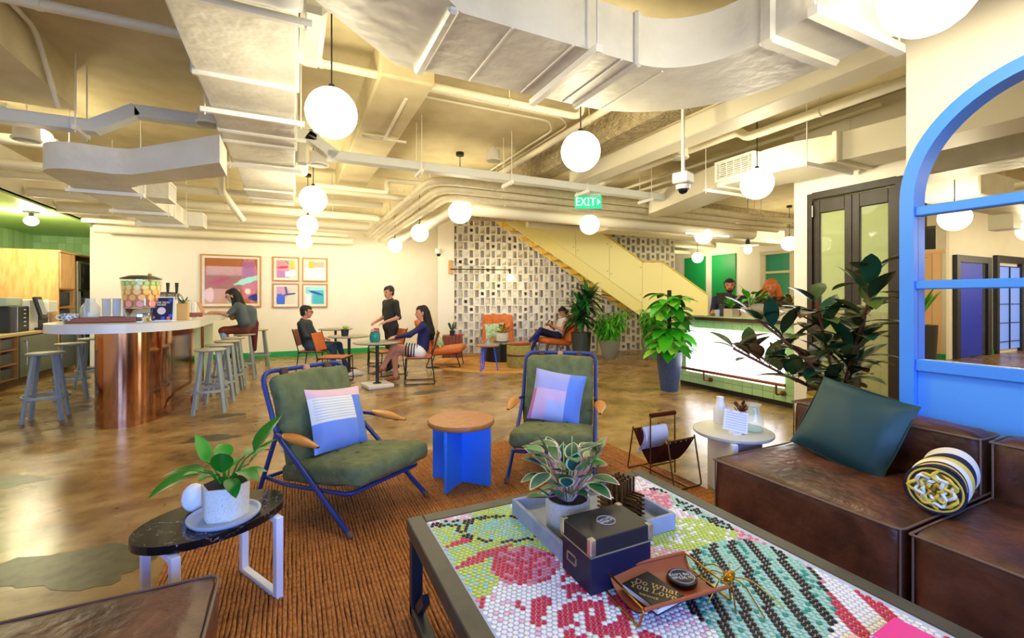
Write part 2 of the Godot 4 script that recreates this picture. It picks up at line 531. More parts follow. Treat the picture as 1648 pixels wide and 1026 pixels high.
	part(wc, "skirting", MB.new().span(V(16.3, 0, -5.2), V(16.5, 0.12, -5.17)), mat("18a04c", 0.4))
	part(wc, "skirting", MB.new().span(V(20.2, 0, -5.2), V(25, 0.14, -5.17)), mat("18a04c", 0.4))
	# blue door and glazed door in the corridor
	var d2 := Node3D.new()
	d2.name = "door_2"; add_child(d2); d2.set_meta("kind", "structure"); d2.position = V(15.25, 0, -5.16)
	var dk := mat("10142b", 0.4)
	part(d2, "door_frame", MB.new().box(V(-0.85, 1.25, 0), V(0.18, 2.5, 0.1)).box(V(0.85, 1.25, 0), V(0.24, 2.5, 0.1)).box(V(-0.015, 2.42, 0), V(1.49, 0.16, 0.1)), dk)
	part(d2, "door_leaf", MB.new().bbox(V(-0.12, 1.17, 0.0), V(1.2, 2.3, 0.05), 0.008).box(V(-0.12, 1.25, 0.027), V(1.2, 0.012, 0.01)), mat("0630d8", 0.5))
	part(d2, "side_light", MB.new().box(V(0.6, 1.17, 0), V(0.2, 2.3, 0.04)), mat("0c1430", 0.2))
	part(d2, "door_handle", MB.new().tube([V(0.3, 1.05, 0.03), V(0.3, 1.05, 0.08), V(0.18, 1.05, 0.08)], 0.012), mat("c9ccd2", 0.2, 1.0))
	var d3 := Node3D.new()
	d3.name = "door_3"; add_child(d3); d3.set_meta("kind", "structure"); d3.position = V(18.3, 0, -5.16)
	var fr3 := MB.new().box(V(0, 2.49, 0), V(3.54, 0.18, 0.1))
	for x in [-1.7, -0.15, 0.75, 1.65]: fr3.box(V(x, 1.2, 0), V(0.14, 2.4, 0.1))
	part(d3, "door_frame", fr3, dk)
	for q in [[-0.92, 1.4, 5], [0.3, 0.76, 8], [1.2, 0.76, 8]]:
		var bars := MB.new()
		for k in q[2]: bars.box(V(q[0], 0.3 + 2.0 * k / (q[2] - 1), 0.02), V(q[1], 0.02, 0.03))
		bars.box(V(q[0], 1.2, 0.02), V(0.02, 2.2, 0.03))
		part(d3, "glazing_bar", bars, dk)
		part(d3, "pane", MB.new().box(V(q[0], 1.2, 0.0), V(q[1], 2.2, 0.012)), glow("6f94f0", 0.55))  # panes glow by emission, standing in for bluish daylight behind them
	build_arch()
	build_black_doors()
func build_arch() -> void:
	# wall between lounge and corridor with a blue arched interior window
	var z0 := -1.47
	var z1 := -0.22
	var r := (z1 - z0) * 0.5
	var zc := (z0 + z1) * 0.5
	var ys := 2.07
	var outline := PackedVector2Array([Vector2(-1.53, 0), Vector2(3.6, 0), Vector2(3.6, 3.65), Vector2(-1.53, 3.65)])
	var wallm := MB.new()
	var x0 := 3.58
	var zr := z1 + 0.12
	wallm.span(V(x0, 0, zr), V(x0 + 0.15, 3.65, 3.6))
	var ra := r + 0.03
	var pl := PackedVector2Array([Vector2(-1.53, ys), Vector2(-1.53, 3.65), Vector2(zr, 3.65), Vector2(zr, ys)])
	for k in 33:
		var a := PI * k / 32.0
		pl.append(Vector2(zc + ra * cos(a), ys + ra * sin(a)))
	# polygon drawn in (z, y): stand it up along x
	wallm.prism(pl, 0.0, 0.15, Transform3D(Basis(V(0, 0, 1), V(1, 0, 0), V(0, 1, 0)), V(x0, 0, 0)))
	struct("wall_window_side", wallm, mat("e9e2d2", 0.7))
	var w := Node3D.new()
	w.name = "window_3"; add_child(w); w.set_meta("kind", "structure")
	tag(w, "blue arched interior window behind the leather sofa")
	var blue := mat("4a93ee", 0.35)
	var ring := PackedVector2Array()
	var ro := r + 0.075
	ring.append(Vector2(z0 - 0.075, 0.0))
	for k in 33: ring.append(Vector2(zc + ro * cos(PI - PI * k / 32.0), ys + ro * sin(PI - PI * k / 32.0)))
	ring.append(Vector2(z1 + 0.075, 0.0)); ring.append(Vector2(z1, 0.0))
	for k in 33: ring.append(Vector2(zc + r * cos(PI * k / 32.0), ys + r * sin(PI * k / 32.0)))
	ring.append(Vector2(z0, 0.0))
	var std := Transform3D(Basis(V(0, 0, 1), V(1, 0, 0), V(0, 1, 0)), V(3.53, 0, 0))
	part(w, "window_frame", MB.new().prism(ring, 0.0, 0.14, std, true), blue)
	for q in [[2.0, 0.06], [1.535, 0.055], [1.03, 0.075]]:
		part(w, "rail", MB.new().bbox(V(3.58, q[0], zc), V(0.07, q[1], z1 - z0), 0.006), blue)
	part(w, "lower_panel", MB.new().bbox(V(3.59, 0.5, zc), V(0.03, 1.0, z1 - z0), 0.004), mat("58a0f2", 0.4))
	part(w, "pane", MB.new().span(V(3.585, 1.06, z0), V(3.59, 1.51, z1)), glass_dull())
	part(w, "pane", MB.new().span(V(3.585, 1.56, z0), V(3.59, 1.97, z1)), glass_dull())
	var top := PackedVector2Array()
	for k in 25: top.append(Vector2(zc + r * cos(PI * k / 24.0), ys + r * sin(PI * k / 24.0)))
	part(w, "pane", MB.new().prism(top, 0.0, 0.005, Transform3D(std.basis, V(3.585, 0, 0))), glass_dull())
func build_black_doors() -> void:
	wall_box("wall_door_side", V(5.8, 0, -3.66), V(6.0, 3.65, -3.44), mat("ece6d8", 0.7))
	struct("trim_4", MB.new().span(V(5.8, 2.75, -3.44), V(6.0, 3.65, -2.46)), mat("ece6d8", 0.7), self, "white wall above the black folding doors")
	var d := Node3D.new()
	d.name = "door_1"; add_child(d); d.set_meta("kind", "structure"); d.position = V(5.82, 0, -2.99)
	tag(d, "tall dark brown folding doors with glass panes")
	var dark := tri_mat(noise_tex(["1b1310", "261b16", "2e221b"], 0.03, 3, 61, 256), 1.0, 0.45)
	part(d, "door_frame", MB.new().box(V(0, 1.37, -0.46), V(0.1, 2.74, 0.06)).box(V(0, 1.37, 0.46), V(0.1, 2.74, 0.06)).box(V(0, 2.71, 0), V(0.1, 0.08, 0.86)), dark)
	for sd in [-1, 1]:
		var lf := part(d, "door_leaf", MB.new().bbox(V(0, 1.33, sd * 0.215 - 0.175), V(0.05, 2.64, 0.08), 0.006).bbox(V(0, 1.33, sd * 0.215 + 0.175), V(0.05, 2.64, 0.08), 0.006).bbox(V(0, 2.57, sd * 0.215), V(0.05, 0.16, 0.28), 0.006).bbox(V(0, 0.12, sd * 0.215), V(0.05, 0.24, 0.28), 0.006), dark)
		part(lf, "pane", MB.new().box(V(0.0, 1.36, sd * 0.215), V(0.008, 2.26, 0.28)), glass("c8d8a0", 0.3, 0.02))
	part(d, "hinge", MB.new().box(V(-0.055, 2.52, -0.42), V(0.01, 0.14, 0.012)), mat("d8d8da", 0.25, 1.0))
	# added partition: its green and planks stand in for a reflection in the glass
	var pw := wall_box("wall_reflection_stand_in", V(8.0, 0, -5.0), V(8.12, 3.65, -3.46), mat("b9c88c", 0.7))
	for k in 13: part(pw, "plank", MB.new().bbox(V(7.985, 0.62, -4.94 + k * 0.116), V(0.03, 1.24, 0.11), 0.005), mat("a8703c", 0.5))
# ---------------------------------------------------------------- breeze-block wall and yellow stair
func breeze_frame() -> Transform3D:
	return Transform3D(rot(0, -16.9, 0), V(3.93, 0, -11.4))
func block_mesh(kind: int) -> ArrayMesh:
	var b := MB.new()
	var w := 0.1455
	var h := 0.2095
	var dp := 0.24
	var bar := func(x0: float, x1: float, y0: float, y1: float) -> void: b.box(V((x0 + x1) * 0.5, (y0 + y1) * 0.5, -dp * 0.5), V(x1 - x0, y1 - y0, dp))
	var hx := w * 0.5
	var hy := h * 0.5
	var hole := func(ow: float, oh: float, back: float) -> void:
		bar.call(-hx, -ow, -hy, hy); bar.call(ow, hx, -hy, hy); bar.call(-ow, ow, oh, hy); bar.call(-ow, ow, -hy, -oh)
		if back > 0: b.box(V(0, 0, -back - 0.008), V(ow * 2, oh * 2, 0.016))
	match kind:
		0: hole.call(0.045, 0.094, dp - 0.016)   # tall deep opening, closed at the back
		4: hole.call(0.045, 0.094, 0.0)   # the same, open right through
		1:   # wide shallow recess with a sloping ledge
			hole.call(0.06, 0.082, 0.075)
			b.quad(V(-0.06, -0.082, -0.008), V(0.06, -0.082, -0.008), V(0.06, 0.03, -0.07), V(-0.06, -0.05, -0.07))
		2, 5: hole.call(0.04, 0.042, 0.0)   # small square hole right through
		3: hole.call(0.055, 0.05, 0.05)   # low shallow recess
	return b.mesh()
func build_breeze_and_stair() -> void:
	var wall := Node3D.new()
	wall.name = "wall_breeze_block"; add_child(wall); wall.set_meta("kind", "structure"); wall.transform = breeze_frame()
	tag(wall, "white breeze-block screen wall with square and tall openings")
	var paints := [mat("efe8d6", 0.75), mat("e8e0cc", 0.75), mat("f4efe0", 0.75)]
	var kinds := []
	for k in 6: kinds.append(block_mesh(k))
	var rest := MB.new()
	var built := 0
	var cells := []
	for i in 44:
		for j in 17:
			var x := -0.22 + i * 0.1465
			var y := 0.105 + j * 0.2105
			if y > 3.5: continue
			var k := (i * 13 + j * 7 + (i * j) % 5) % 7
			var kind := 0
			if (i + j) % 2: kind = 2 if k in [0, 3] else 3 if k == 5 else 1
			if x > 3.1 and kind != 2: kind = 4 if kind == 0 else 5 if kind == 1 else 3
			var over := 3.42 - 0.66 * (x - 0.55)   # underside of the stair as seen against the wall
			var score := 0 if y < over else 1 if x > 3.0 and y > 4.9 - 0.66 * (x - 0.3) else 2
			cells.append([score, i, j, x, y, kind])
	cells.sort_custom(func(a, b): return a[0] < b[0] if a[0] != b[0] else (a[1] * 100 + a[2]) < (b[1] * 100 + b[2]))
	var proto := {}
	for q in cells:
		var at := V(q[3], q[4], 0.008 * sin(q[1] * 3.1 + q[2] * 5.7))
		if built < 300:
			var o := part(wall, "block", kinds[q[5]], paints[(q[1] + q[2] * 2) % 3])
			o.position = at
			built += 1
		else:
			if not proto.has(q[5]):
				var mb := MB.new()
				var ar: Array = kinds[q[5]].surface_get_arrays(0)
				mb.v = ar[Mesh.ARRAY_VERTEX]; mb.n = ar[Mesh.ARRAY_NORMAL]; mb.u = ar[Mesh.ARRAY_TEX_UV]; mb.ix = ar[Mesh.ARRAY_INDEX]
				proto[q[5]] = mb
			rest.add(proto[q[5]], Transform3D(Basis.IDENTITY, at))
	var st := part(wall, "more_blocks", rest, paints[0])
	st.set_meta("kind", "stuff")
	part(wall, "cavity_light_stop", MB.new().span(V(3.0, 0, -2.2), V(3.05, 3.6, -0.24)), m_wall)  # added unseen panels, keep light out so the holes look dark
	part(wall, "cavity_light_stop", MB.new().span(V(-0.35, 0, -1.2), V(-0.3, 3.6, -0.24)), m_wall)
	part(wall, "green_backing", MB.new().span(V(3.0, 0, -1.1), V(6.6, 3.6, -1.05)), mat("1fb572", 0.6))
	# conduit across the top
	# stair
	var yel := mat("fcee96", 0.5)
	var yel2 := mat("fdf2a6", 0.5)
	var s := thing("staircase", "yellow steel staircase with solid panel balustrade climbing along the breeze-block wall", "staircase", Vector3.ZERO, 0.0)
	var base := breeze_frame()
	s.transform = Transform3D(base.basis, base * V(0, 0, 0.85))
	# local x to the right, the flight falls to the right; y = lower edge of the near stringer
	var low := func(x: float) -> float: return 3.36 - 0.664 * (x - 1.15)
	var xa := 0.55
	var xb := 4.75
	for zz in [0.0, -0.75]:
		var pl := PackedVector2Array([Vector2(xa, low.call(xa)), Vector2(xb, low.call(xb)), Vector2(xb, low.call(xb) + 0.42), Vector2(xa, low.call(xa) + 0.42)])
		part(s, "stringer", MB.new().prism(pl, 0.0, 0.04, Transform3D(Basis(V(1, 0, 0), V(0, 0, 1), V(0, 1, 0)), V(0, 0, zz))), yel)
	var n := 15
	for k in n:
		var x := xa + 0.1 + (xb - xa - 0.2) * k / n
		var y: float = low.call(x) + 0.14
		part(s, "tread", MB.new().box(V(x + 0.14, y, -0.36), V(0.3, 0.03, 0.74)).box(V(x, y - 0.06, -0.36), V(0.02, 0.16, 0.74)), mat("e8b93c", 0.55))
	# balustrade panels with seams
	var cuts := [0.55, 1.35, 2.12, 2.95, 3.85, 4.75]
	for k in 5:
		var x0: float = cuts[k] + 0.004
		var x1: float = cuts[k + 1] - 0.004
		var pl := PackedVector2Array([Vector2(x0, low.call(x0) + 0.36), Vector2(x1, low.call(x1) + 0.36), Vector2(x1, low.call(x1) + 1.42), Vector2(x0, low.call(x0) + 1.42)])
		var pn := part(s, "balustrade_panel", MB.new().prism(pl, 0.0, 0.015, Transform3D(Basis(V(1, 0, 0), V(0, 0, 1), V(0, 1, 0)), V(0, 0, 0.045))), yel2)
		for q in [0.55, 1.25]:
			for xx in [x0 + 0.05, x1 - 0.05]: part(pn, "bolt", MB.new().cyl(V(xx, low.call(xx) + q, 0.06), V(xx, low.call(xx) + q, 0.068), 0.014, -1, 8), mat("c9ad38", 0.4))
	var pl2 := PackedVector2Array([Vector2(4.754, low.call(4.75) + 0.1), Vector2(5.3, low.call(4.75) + 0.1), Vector2(5.3, low.call(4.75) + 1.42), Vector2(4.754, low.call(4.75) + 1.42)])
	part(s, "balustrade_panel", MB.new().prism(pl2, 0.0, 0.015, Transform3D(Basis(V(1, 0, 0), V(0, 0, 1), V(0, 1, 0)), V(0, 0, 0.045))), yel2)
	var y5: float = low.call(4.75) + 1.42
	var pl3 := PackedVector2Array([Vector2(5.304, 0.0), Vector2(6.6, 0.0), Vector2(6.6, y5 - 0.86), Vector2(5.304, y5)])
	part(s, "balustrade_panel", MB.new().prism(pl3, 0.0, 0.015, Transform3D(Basis(V(1, 0, 0), V(0, 0, 1), V(0, 1, 0)), V(0, 0, 0.045))), yel2)
	part(s, "landing", MB.new().box(V(5.0, low.call(4.75) + 0.2, -0.36), V(0.6, 0.08, 0.78)), yel)
	part(s, "handrail", MB.new().tube(bend([V(0.55, low.call(0.55) + 1.45, 0.05), V(4.75, y5 + 0.03, 0.05), V(5.3, y5 + 0.03, 0.05), V(6.6, y5 - 0.83, 0.05)], 0.05), 0.018, 8), mat("e9d05a", 0.35))
	part(s, "post", MB.new().box(V(3.6, 0.86, -0.02), V(0.1, 1.72, 0.1)).bbox(V(3.6, 0.02, -0.02), V(0.26, 0.04, 0.26), 0.006), mat("efe3b0", 0.5))
# ---------------------------------------------------------------- services under the ceiling
func hanger(parent: Node, x0: float, x1: float, y: float, z: float, along_x := true, m: Material = null) -> void:
	var b := MB.new()
	if along_x:
		b.box(V((x0 + x1) * 0.5, y - 0.02, z), V(x1 - x0, 0.04, 0.035))
		for x in [x0 + 0.03, x1 - 0.03]: b.cyl(V(x, y - 0.06, z), V(x, 3.65, z), 0.006, -1, 6)
	else:
		b.box(V(z, y - 0.02, (x0 + x1) * 0.5), V(0.035, 0.04, x1 - x0))
		for q in [x0 + 0.03, x1 - 0.03]: b.cyl(V(z, y - 0.06, q), V(z, 3.65, q), 0.006, -1, 6)
	part(parent, "hanger_bracket", b, m if m else mat("e9e9e6", 0.4))
func pipe(label: String, pts: Array, r: float, m: Material, rad := 0.12, clamps := true) -> Node3D:
	var t := thing("ceiling_pipe", label, "pipe")
	var path := bend(pts, rad)
	part(t, "pipe_run", MB.new().tube(path, r, 12), m)
	if clamps:
		for k in pts.size() - 1:
			var a: Vector3 = pts[k]
			var b: Vector3 = pts[k + 1]
			var L := a.distance_to(b)
			var q := int(L / 1.6)
			for j in range(1, q + 1):
				var p := a.lerp(b, (j - 0.5) / q)
				if absf(a.y - b.y) > 0.2: continue
				var d := (b - a).normalized() * 0.015
				part(t, "pipe_clamp", MB.new().cyl(p - d, p + d, r + 0.006, -1, 12).cyl(p + V(0, r, 0), V(p.x, 3.65, p.z), 0.005, -1, 6), m)
	return t
func seam_ring(parent: Node, pts: PackedVector2Array, y0: float, y1: float, m: Material) -> void:
	part(parent, "flange", MB.new().prism(pts, y0, y1), m)
func build_ducts() -> void:
	var dm := m_duct
	var strut := mat("eceae4", 0.4)
	var cream := m_pipe
	# A: long duct running away on the left
	var a := thing("air_duct", "long rectangular white air duct running away over the bar stools", "duct")
	part(a, "duct_body", MB.new().bbox(V(-0.285, 3.22, -5.4), V(0.63, 0.44, 6.1), 0.012), dm)
	part(a, "duct_body", MB.new().bbox(V(-0.29, 3.2, -0.9), V(0.72, 0.5, 2.9), 0.02), dm)
	part(a, "side_box", MB.new().bbox(V(0.11, 3.2, -3.05), V(0.14, 0.36, 0.7), 0.03), dm)
	part(a, "side_box", MB.new().bbox(V(0.11, 3.2, -6.2), V(0.14, 0.34, 0.6), 0.03), dm)
	part(a, "side_box", MB.new().bbox(V(-0.68, 3.24, -2.6), V(0.18, 0.4, 0.8), 0.03), dm)
	for z in [-3.72, -4.9, -5.2, -7.4, -8.0]: part(a, "flange", MB.new().bbox(V(-0.285, 3.21, z), V(0.67, 0.47, 0.05), 0.012), dm)
	part(a, "insulation_wrap", MB.new().soft(V(-0.29, 2.985, -2.5), V(0.7, 0.1, 0.3), 0.045, V(0, 0.01, 0.01), 10, Basis.IDENTITY, 0.006), mat("cfd3da", 0.35))
	for z in [-2.75, -4.35, -6.0]: hanger(a, -0.66, 0.1, 2.985, z, true, strut)
	# B: wide duct crossing overhead with an elbow
	var b := thing("air_duct", "wide white air duct crossing overhead and turning at a round elbow", "duct")
	var pl := PackedVector2Array([Vector2(-0.25, -1.35), Vector2(0.15, -1.75), Vector2(0.8, -2.26), Vector2(1.98, -2.26)])
	pl.append_array(arc(2.0, -1.8, 0.46, -90, 0, 8))
	pl.append_array(PackedVector2Array([Vector2(2.48, -1.7), Vector2(2.48, 2.0), Vector2(3.1, 2.0), Vector2(3.1, -1.9)]))
	pl.append_array(arc(2.05, -1.9, 1.05, 0, -90, 12))
	pl.append_array(PackedVector2Array([Vector2(0.6, -2.95), Vector2(0.17, -2.55), Vector2(-0.25, -2.15)]))
	part(b, "duct_body", MB.new().prism(pl, 2.95, 3.27, Transform3D.IDENTITY, true), dm)
	for q in [[0.75, 0.06], [1.98, 0.05]]: part(b, "flange", MB.new().bbox(V(q[0], 3.1, -2.6), V(q[1], 0.36, 0.74), 0.015), dm)
	part(b, "flange", MB.new().bbox(V(2.79, 3.1, -1.72), V(0.66, 0.36, 0.1), 0.02), dm)
	for q in [[1.1, 0.0], [1.5, 0.0], [1.86, 0.0], [2.2, 0.0]]: part(b, "seam", MB.new().box(V(q[0], 2.947, -2.6), V(0.012, 0.008, 0.68)), strut)
	part(b, "seam", MB.new().box(V(2.79, 2.947, -1.2), V(0.62, 0.008, 0.012)), strut)
	var hb := MB.new().box(V(1.63, 2.925, -2.6), V(0.045, 0.045, 0.84)).cyl(V(1.63, 2.9, -2.2), V(1.63, 3.65, -2.2), 0.007, -1, 6)
	part(b, "hanger_bracket", hb, strut)
	part(b, "hanger_bracket", MB.new().box(V(2.83, 2.925, -1.42), V(0.86, 0.05, 0.05)).cyl(V(2.42, 2.9, -1.42), V(2.42, 3.65, -1.42), 0.007, -1, 6).cyl(V(3.24, 2.9, -1.42), V(3.24, 3.65, -1.42), 0.007, -1, 6), strut)
	# C: branch to the left with a rounded elbow and side grilles
	var c := thing("air_duct", "white air duct with rounded elbow and side grilles above the bar", "duct")
	var pc := PackedVector2Array([Vector2(-0.6, -4.93), Vector2(-1.46, -5.8)])
	pc.append_array(PackedVector2Array([Vector2(-1.62, -5.84), Vector2(-1.86, -5.8)]))
	pc.append_array(arc(-1.9, -6.12, 0.32, 90, 180, 8))
	pc.append_array(PackedVector2Array([Vector2(-2.22, -6.4), Vector2(-2.2, -9.95), Vector2(-1.64, -9.95), Vector2(-1.64, -6.5), Vector2(-1.5, -6.3), Vector2(-0.6, -5.45)]))
	part(c, "duct_body", MB.new().prism(pc, 2.7, 2.96, Transform3D.IDENTITY, true), dm)
	for z in [-7.0, -8.6]: part(c, "flange", MB.new().bbox(V(-1.92, 2.83, z), V(0.6, 0.3, 0.05), 0.012), dm)
	for z in [-6.75, -8.1, -9.3]: hanger(c, -2.28, -1.58, 2.69, z, true, strut)
	for z in [-7.25, -9.7]:
		var ob := part(c, "side_outlet", open_box(V(-1.52, 2.83, z), V(0.24, 0.24, 0.42), 0.03), dm)
		for k in 7: part(ob, "slat", MB.new().box(V(-1.41, 2.75 + k * 0.026, z), V(0.02, 0.012, 0.36), rot(0, 0, 35)), strut)
	# D: duct on the right above the reception
	var d := thing("air_duct", "cream air duct with grille in front of the reception desk", "duct")
	var pd := PackedVector2Array([Vector2(5.25, -0.2), Vector2(5.25, -2.3), Vector2(5.17, -2.85), Vector2(5.0, -3.2), Vector2(4.96, -4.15), Vector2(5.06, -4.5), Vector2(5.45, -5.75)])
	pd.append_array(arc(5.8, -5.8, 0.34, 180, 270, 6))
	pd.append_array(PackedVector2Array([Vector2(6.0, -5.7), Vector2(5.62, -4.4), Vector2(5.62, -3.7), Vector2(5.72, -3.2), Vector2(5.75, -0.2)]))
	part(d, "duct_body", MB.new().prism(pd, 2.9, 3.19, Transform3D.IDENTITY, true), m_pipe)
	for q in [[5.44, -2.8, 0.66], [5.3, -4.1, 0.72]]: part(d, "flange", MB.new().bbox(V(q[0], 3.045, q[1]), V(q[2], 0.33, 0.06), 0.012), m_pipe)
	for z in [-2.95, -4.25]: hanger(d, 4.86, 5.72, 2.89, z, true, strut)
	var gb := part(d, "grille_box", open_box(V(4.91, 3.05, -3.8), V(0.14, 0.25, 0.54), 0.025, -1.0), strut)
	for k in 8: part(gb, "slat", MB.new().box(V(4.85, 2.965 + k * 0.025, -3.8), V(0.014, 0.008, 0.48), rot(0, 0, -25)), strut)
	for k in 5: part(gb, "grille_bar", MB.new().box(V(4.846, 3.05, -4.0 + k * 0.1), V(0.008, 0.2, 0.006)), strut)
	# E: duct beyond the reception with a grille
	var e := thing("air_duct", "cream air duct crossing behind the reception desk with a small grille", "duct")
	part(e, "duct_body", MB.new().bbox(V(8.2, 2.95, -7.35), V(5.4, 0.34, 0.5), 0.02), m_pipe)
	part(e, "side_outlet", MB.new().box(V(7.68, 2.95, -7.02), V(0.04, 0.3, 0.18)).box(V(8.12, 2.95, -7.02), V(0.04, 0.3, 0.18)).box(V(7.9, 3.085, -7.02), V(0.4, 0.03, 0.18)).box(V(7.9, 2.815, -7.02), V(0.4, 0.03, 0.18)), m_pipe)
	for k in 6: part(e, "slat", MB.new().box(V(7.9, 2.86 + k * 0.036, -6.95), V(0.4, 0.012, 0.02), rot(30, 0, 0)), m_pipe)
	# concrete beams
	var conc := relief(tri_mat(noise_tex(["8d7f62", "a99a78", "c0b18c"], 0.02, 5, 71), 0.8, 0.9), noise_tex(["000000", "ffffff"], 0.05, 5, 72), 2.5)
	var beams := MB.new()
	struct("trim_5", MB.new().span(V(-3.2, 3.27, -5.8), V(-1.88, 3.66, 3.4)), m_ceil, self, "deep concrete beam at the left")
	struct("trim_6", MB.new().bbox(V(0.885, 3.48, -6.0), V(0.47, 0.36, 4.3), 0.02), m_ceil, self, "boxed beam over the middle of the room")
	struct("trim_7", MB.new().bbox(V(3.41, 3.47, -4.9), V(0.34, 0.4, 9.0), 0.03), conc, self, "rough sprayed beam")
	struct("trim_8", MB.new().bbox(V(3.78, 3.2, -2.4), V(0.28, 0.2, 6.4), 0.012), m_pipe, self, "boxed trunking below the ceiling")
	struct("trim_9", MB.new().bbox(V(8.0, 3.5, -7.6), V(9.2, 0.32, 0.3), 0.03), conc, self, "rough sprayed cross beam")
	var t10 := struct("trim_10", MB.new().bbox(V(3.0, 0.0, 0), V(6.6, 0.34, 0.34), 0.06), conc, self, "rough sprayed beam above the stair")
	t10.transform = breeze_frame() * Transform3D(Basis.IDENTITY, V(0.2, 3.5, 1.15))
	# cable tray crossing the room
	var ct := thing("cable_tray", "grey-white steel cable tray crossing the room below the ceiling", "cable tray")
	var tm := mat("d3d6d2", 0.4)
	part(ct, "tray_section", MB.new().bbox(V(2.85, 3.06, -5.5), V(5.0, 0.1, 0.14), 0.006), tm)
	part(ct, "tray_section", MB.new().bbox(V(-0.55, 3.24, -5.5), V(1.6, 0.11, 0.14), 0.006), tm)
	part(ct, "tray_section", MB.new().box(V(-1.5, 3.145, -5.5), V(0.4, 0.11, 0.14), rot(0, 0, 33)), tm)
	part(ct, "tray_section", MB.new().box(V(0.3, 3.15, -5.5), V(0.35, 0.11, 0.14), rot(0, 0, -33)), tm)
	part(ct, "tray_section", MB.new().bbox(V(-3.2, 3.04, -5.5), V(3.15, 0.11, 0.14), 0.006), tm)
	for x in [-2.6, -1.75, 1.4, 2.6, 3.8, 5.0]: hanger(ct, -5.66, -5.34, 3.0, x, false, strut)
	# pipes
	pipe("straight cream sprinkler pipe crossing overhead beside the nearest globe lamp", [V(-4, 3.35, -3.97), V(2.74, 3.35, -3.97), V(2.74, 3.62, -3.97)], 0.035, cream)
	pipe("cream sprinkler pipe along the middle bay below the slab", [V(2.95, 3.42, -3.2), V(2.95, 3.42, -8.8)], 0.04, cream)
	pipe("thin conduit pair crossing the slab by the white speaker", [V(1.2, 3.6, -4.6), V(2.9, 3.6, -4.6), V(3.1, 3.6, -4.8), V(3.1, 3.6, -8)], 0.014, cream, 0.1, false)
	pipe("thin conduit beside the first, crossing the slab", [V(1.2, 3.6, -4.75), V(2.8, 3.6, -4.75), V(3.0, 3.6, -5.0), V(3.0, 3.6, -8)], 0.014, cream, 0.1, false)
	pipe("cream pipe above the reception duct with an offset bend", [V(4.75, 3.32, -0.3), V(4.75, 3.32, -3.55), V(4.75, 3.42, -3.65), V(4.75, 3.42, -9)], 0.05, cream, 0.1)
	pipe("short white pipe stub high beside the white wall", [V(4.35, 3.42, -0.2), V(4.35, 3.42, -2.6), V(4.35, 3.5, -2.6)], 0.04, cream, 0.05)
	pipe("thin white conduit bent down the side of the left concrete beam", [V(-0.7, 3.6, -3.2), V(-1.84, 3.6, -3.4), V(-1.84, 3.24, -3.45), V(-3.2, 3.24, -3.45)], 0.018, cream, 0.08, false)
	pipe("conduit running along the left beam then dropping to the cable tray", [V(-1.84, 3.6, -1.5), V(-1.84, 3.6, -4.9), V(-1.84, 3.12, -5.3)], 0.02, cream, 0.12, false)
	pipe("looped conduit over the top bay near the elbow duct", [V(1.5, 3.58, -1.2), V(2.05, 3.58, -1.9), V(2.4, 3.58, -1.5), V(2.4, 3.58, 1)], 0.014, mat("dfe3e8", 0.4), 0.1, false)
	pipe("thin lateral pipe with drop under the boxed beam", [V(0.95, 3.3, -4.2), V(0.95, 3.27, -5.3), V(0.7, 3.27, -5.3), V(1.2, 3.27, -5.3)], 0.016, cream, 0.02, false)
	# insulated pipe bundle that turns toward the stair
	var ins := relief(tri_mat(noise_tex(["d0c6a8", "e0d7bb"], 0.02, 3, 15, 256), 1.5, 0.6), noise_tex(["000000", "ffffff"], 0.03, 3, 16, 256), 0.8)
	for k in 3:
		pipe(["white insulated pipe, upper of the three turning toward the stair", "white insulated pipe, middle of the three turning toward the stair", "white insulated pipe, lower of the three turning toward the stair"][k], [V(1.72 + k * 0.16, 3.08 - 0.07 * k, -12.0), V(1.72 + k * 0.16, 3.08 - 0.07 * k, -6.05 - k * 0.16), V(9.5, 3.08 - 0.07 * k, -6.05 - k * 0.16)], 0.06, ins, 0.35)
	var fx := thing("flexible_duct", "ribbed flexible duct beside the insulated pipes", "duct")
	var ribs := MB.new()
	var pr := []
	var rr := []
	for k in 120:
		pr.append(V(2.4, 2.92, -6.9 - k * 0.04)); rr.append(0.12 + 0.006 * (k % 2))
	part(fx, "ribbed_sleeve", ribs.tube(pr, rr, 14), m_pipe)
	var fx2 := thing("flexible_duct", "ribbed flexible duct crossing toward the reception", "duct")
	pr = []; rr = []
	for k in 150:
		pr.append(V(2.5 + k * 0.045, 2.88, -6.75)); rr.append(0.12 + 0.006 * (k % 2))
	part(fx2, "ribbed_sleeve", MB.new().tube(pr, rr, 14), m_pipe)
	# pipes along the picture wall side
	for q in [[-7.6, 3.12, 0.045, 0.35, 1.75], [-8.6, 3.16, 0.06, -3.68, 1.5], [-9.6, 3.1, 0.075, -3.68, 1.6], [-10.6, 3.05, 0.1, -3.68, 1.55], [-11.6, 2.98, 0.05, -3.68, 1.2], [-12.2, 2.9, 0.09, -3.68, 1.4], [-5.9, 3.25, 0.035, -3.68, -2.4], [-6.9, 3.2, 0.06, -3.68, -2.4], [-7.8, 3.12, 0.06, -3.68, -2.4]]:
		pipe("white services pipe %s toward the picture wall" % ["crossing at the first hanger", "crossing second", "crossing third, thicker", "crossing fourth, thickest", "crossing fifth, thin", "lowest, right at the wall top", "short thin one over the kitchen front", "short thick one over the kitchen", "short one nearest the rounded elbow"][[-7.6, -8.6, -9.6, -10.6, -11.6, -12.2, -5.9, -6.9, -7.8].find(q[0])], [V(q[3], q[1], q[0]), V(q[4], q[1], q[0])], q[2], cream, 0.1)
	pipe("diagonal drain pipe dropping behind the left duct", [V(-1.0, 3.5, -8.4), V(-1.0, 3.15, -8.4), V(-0.75, 2.78, -8.9)], 0.05, cream, 0.08, false)
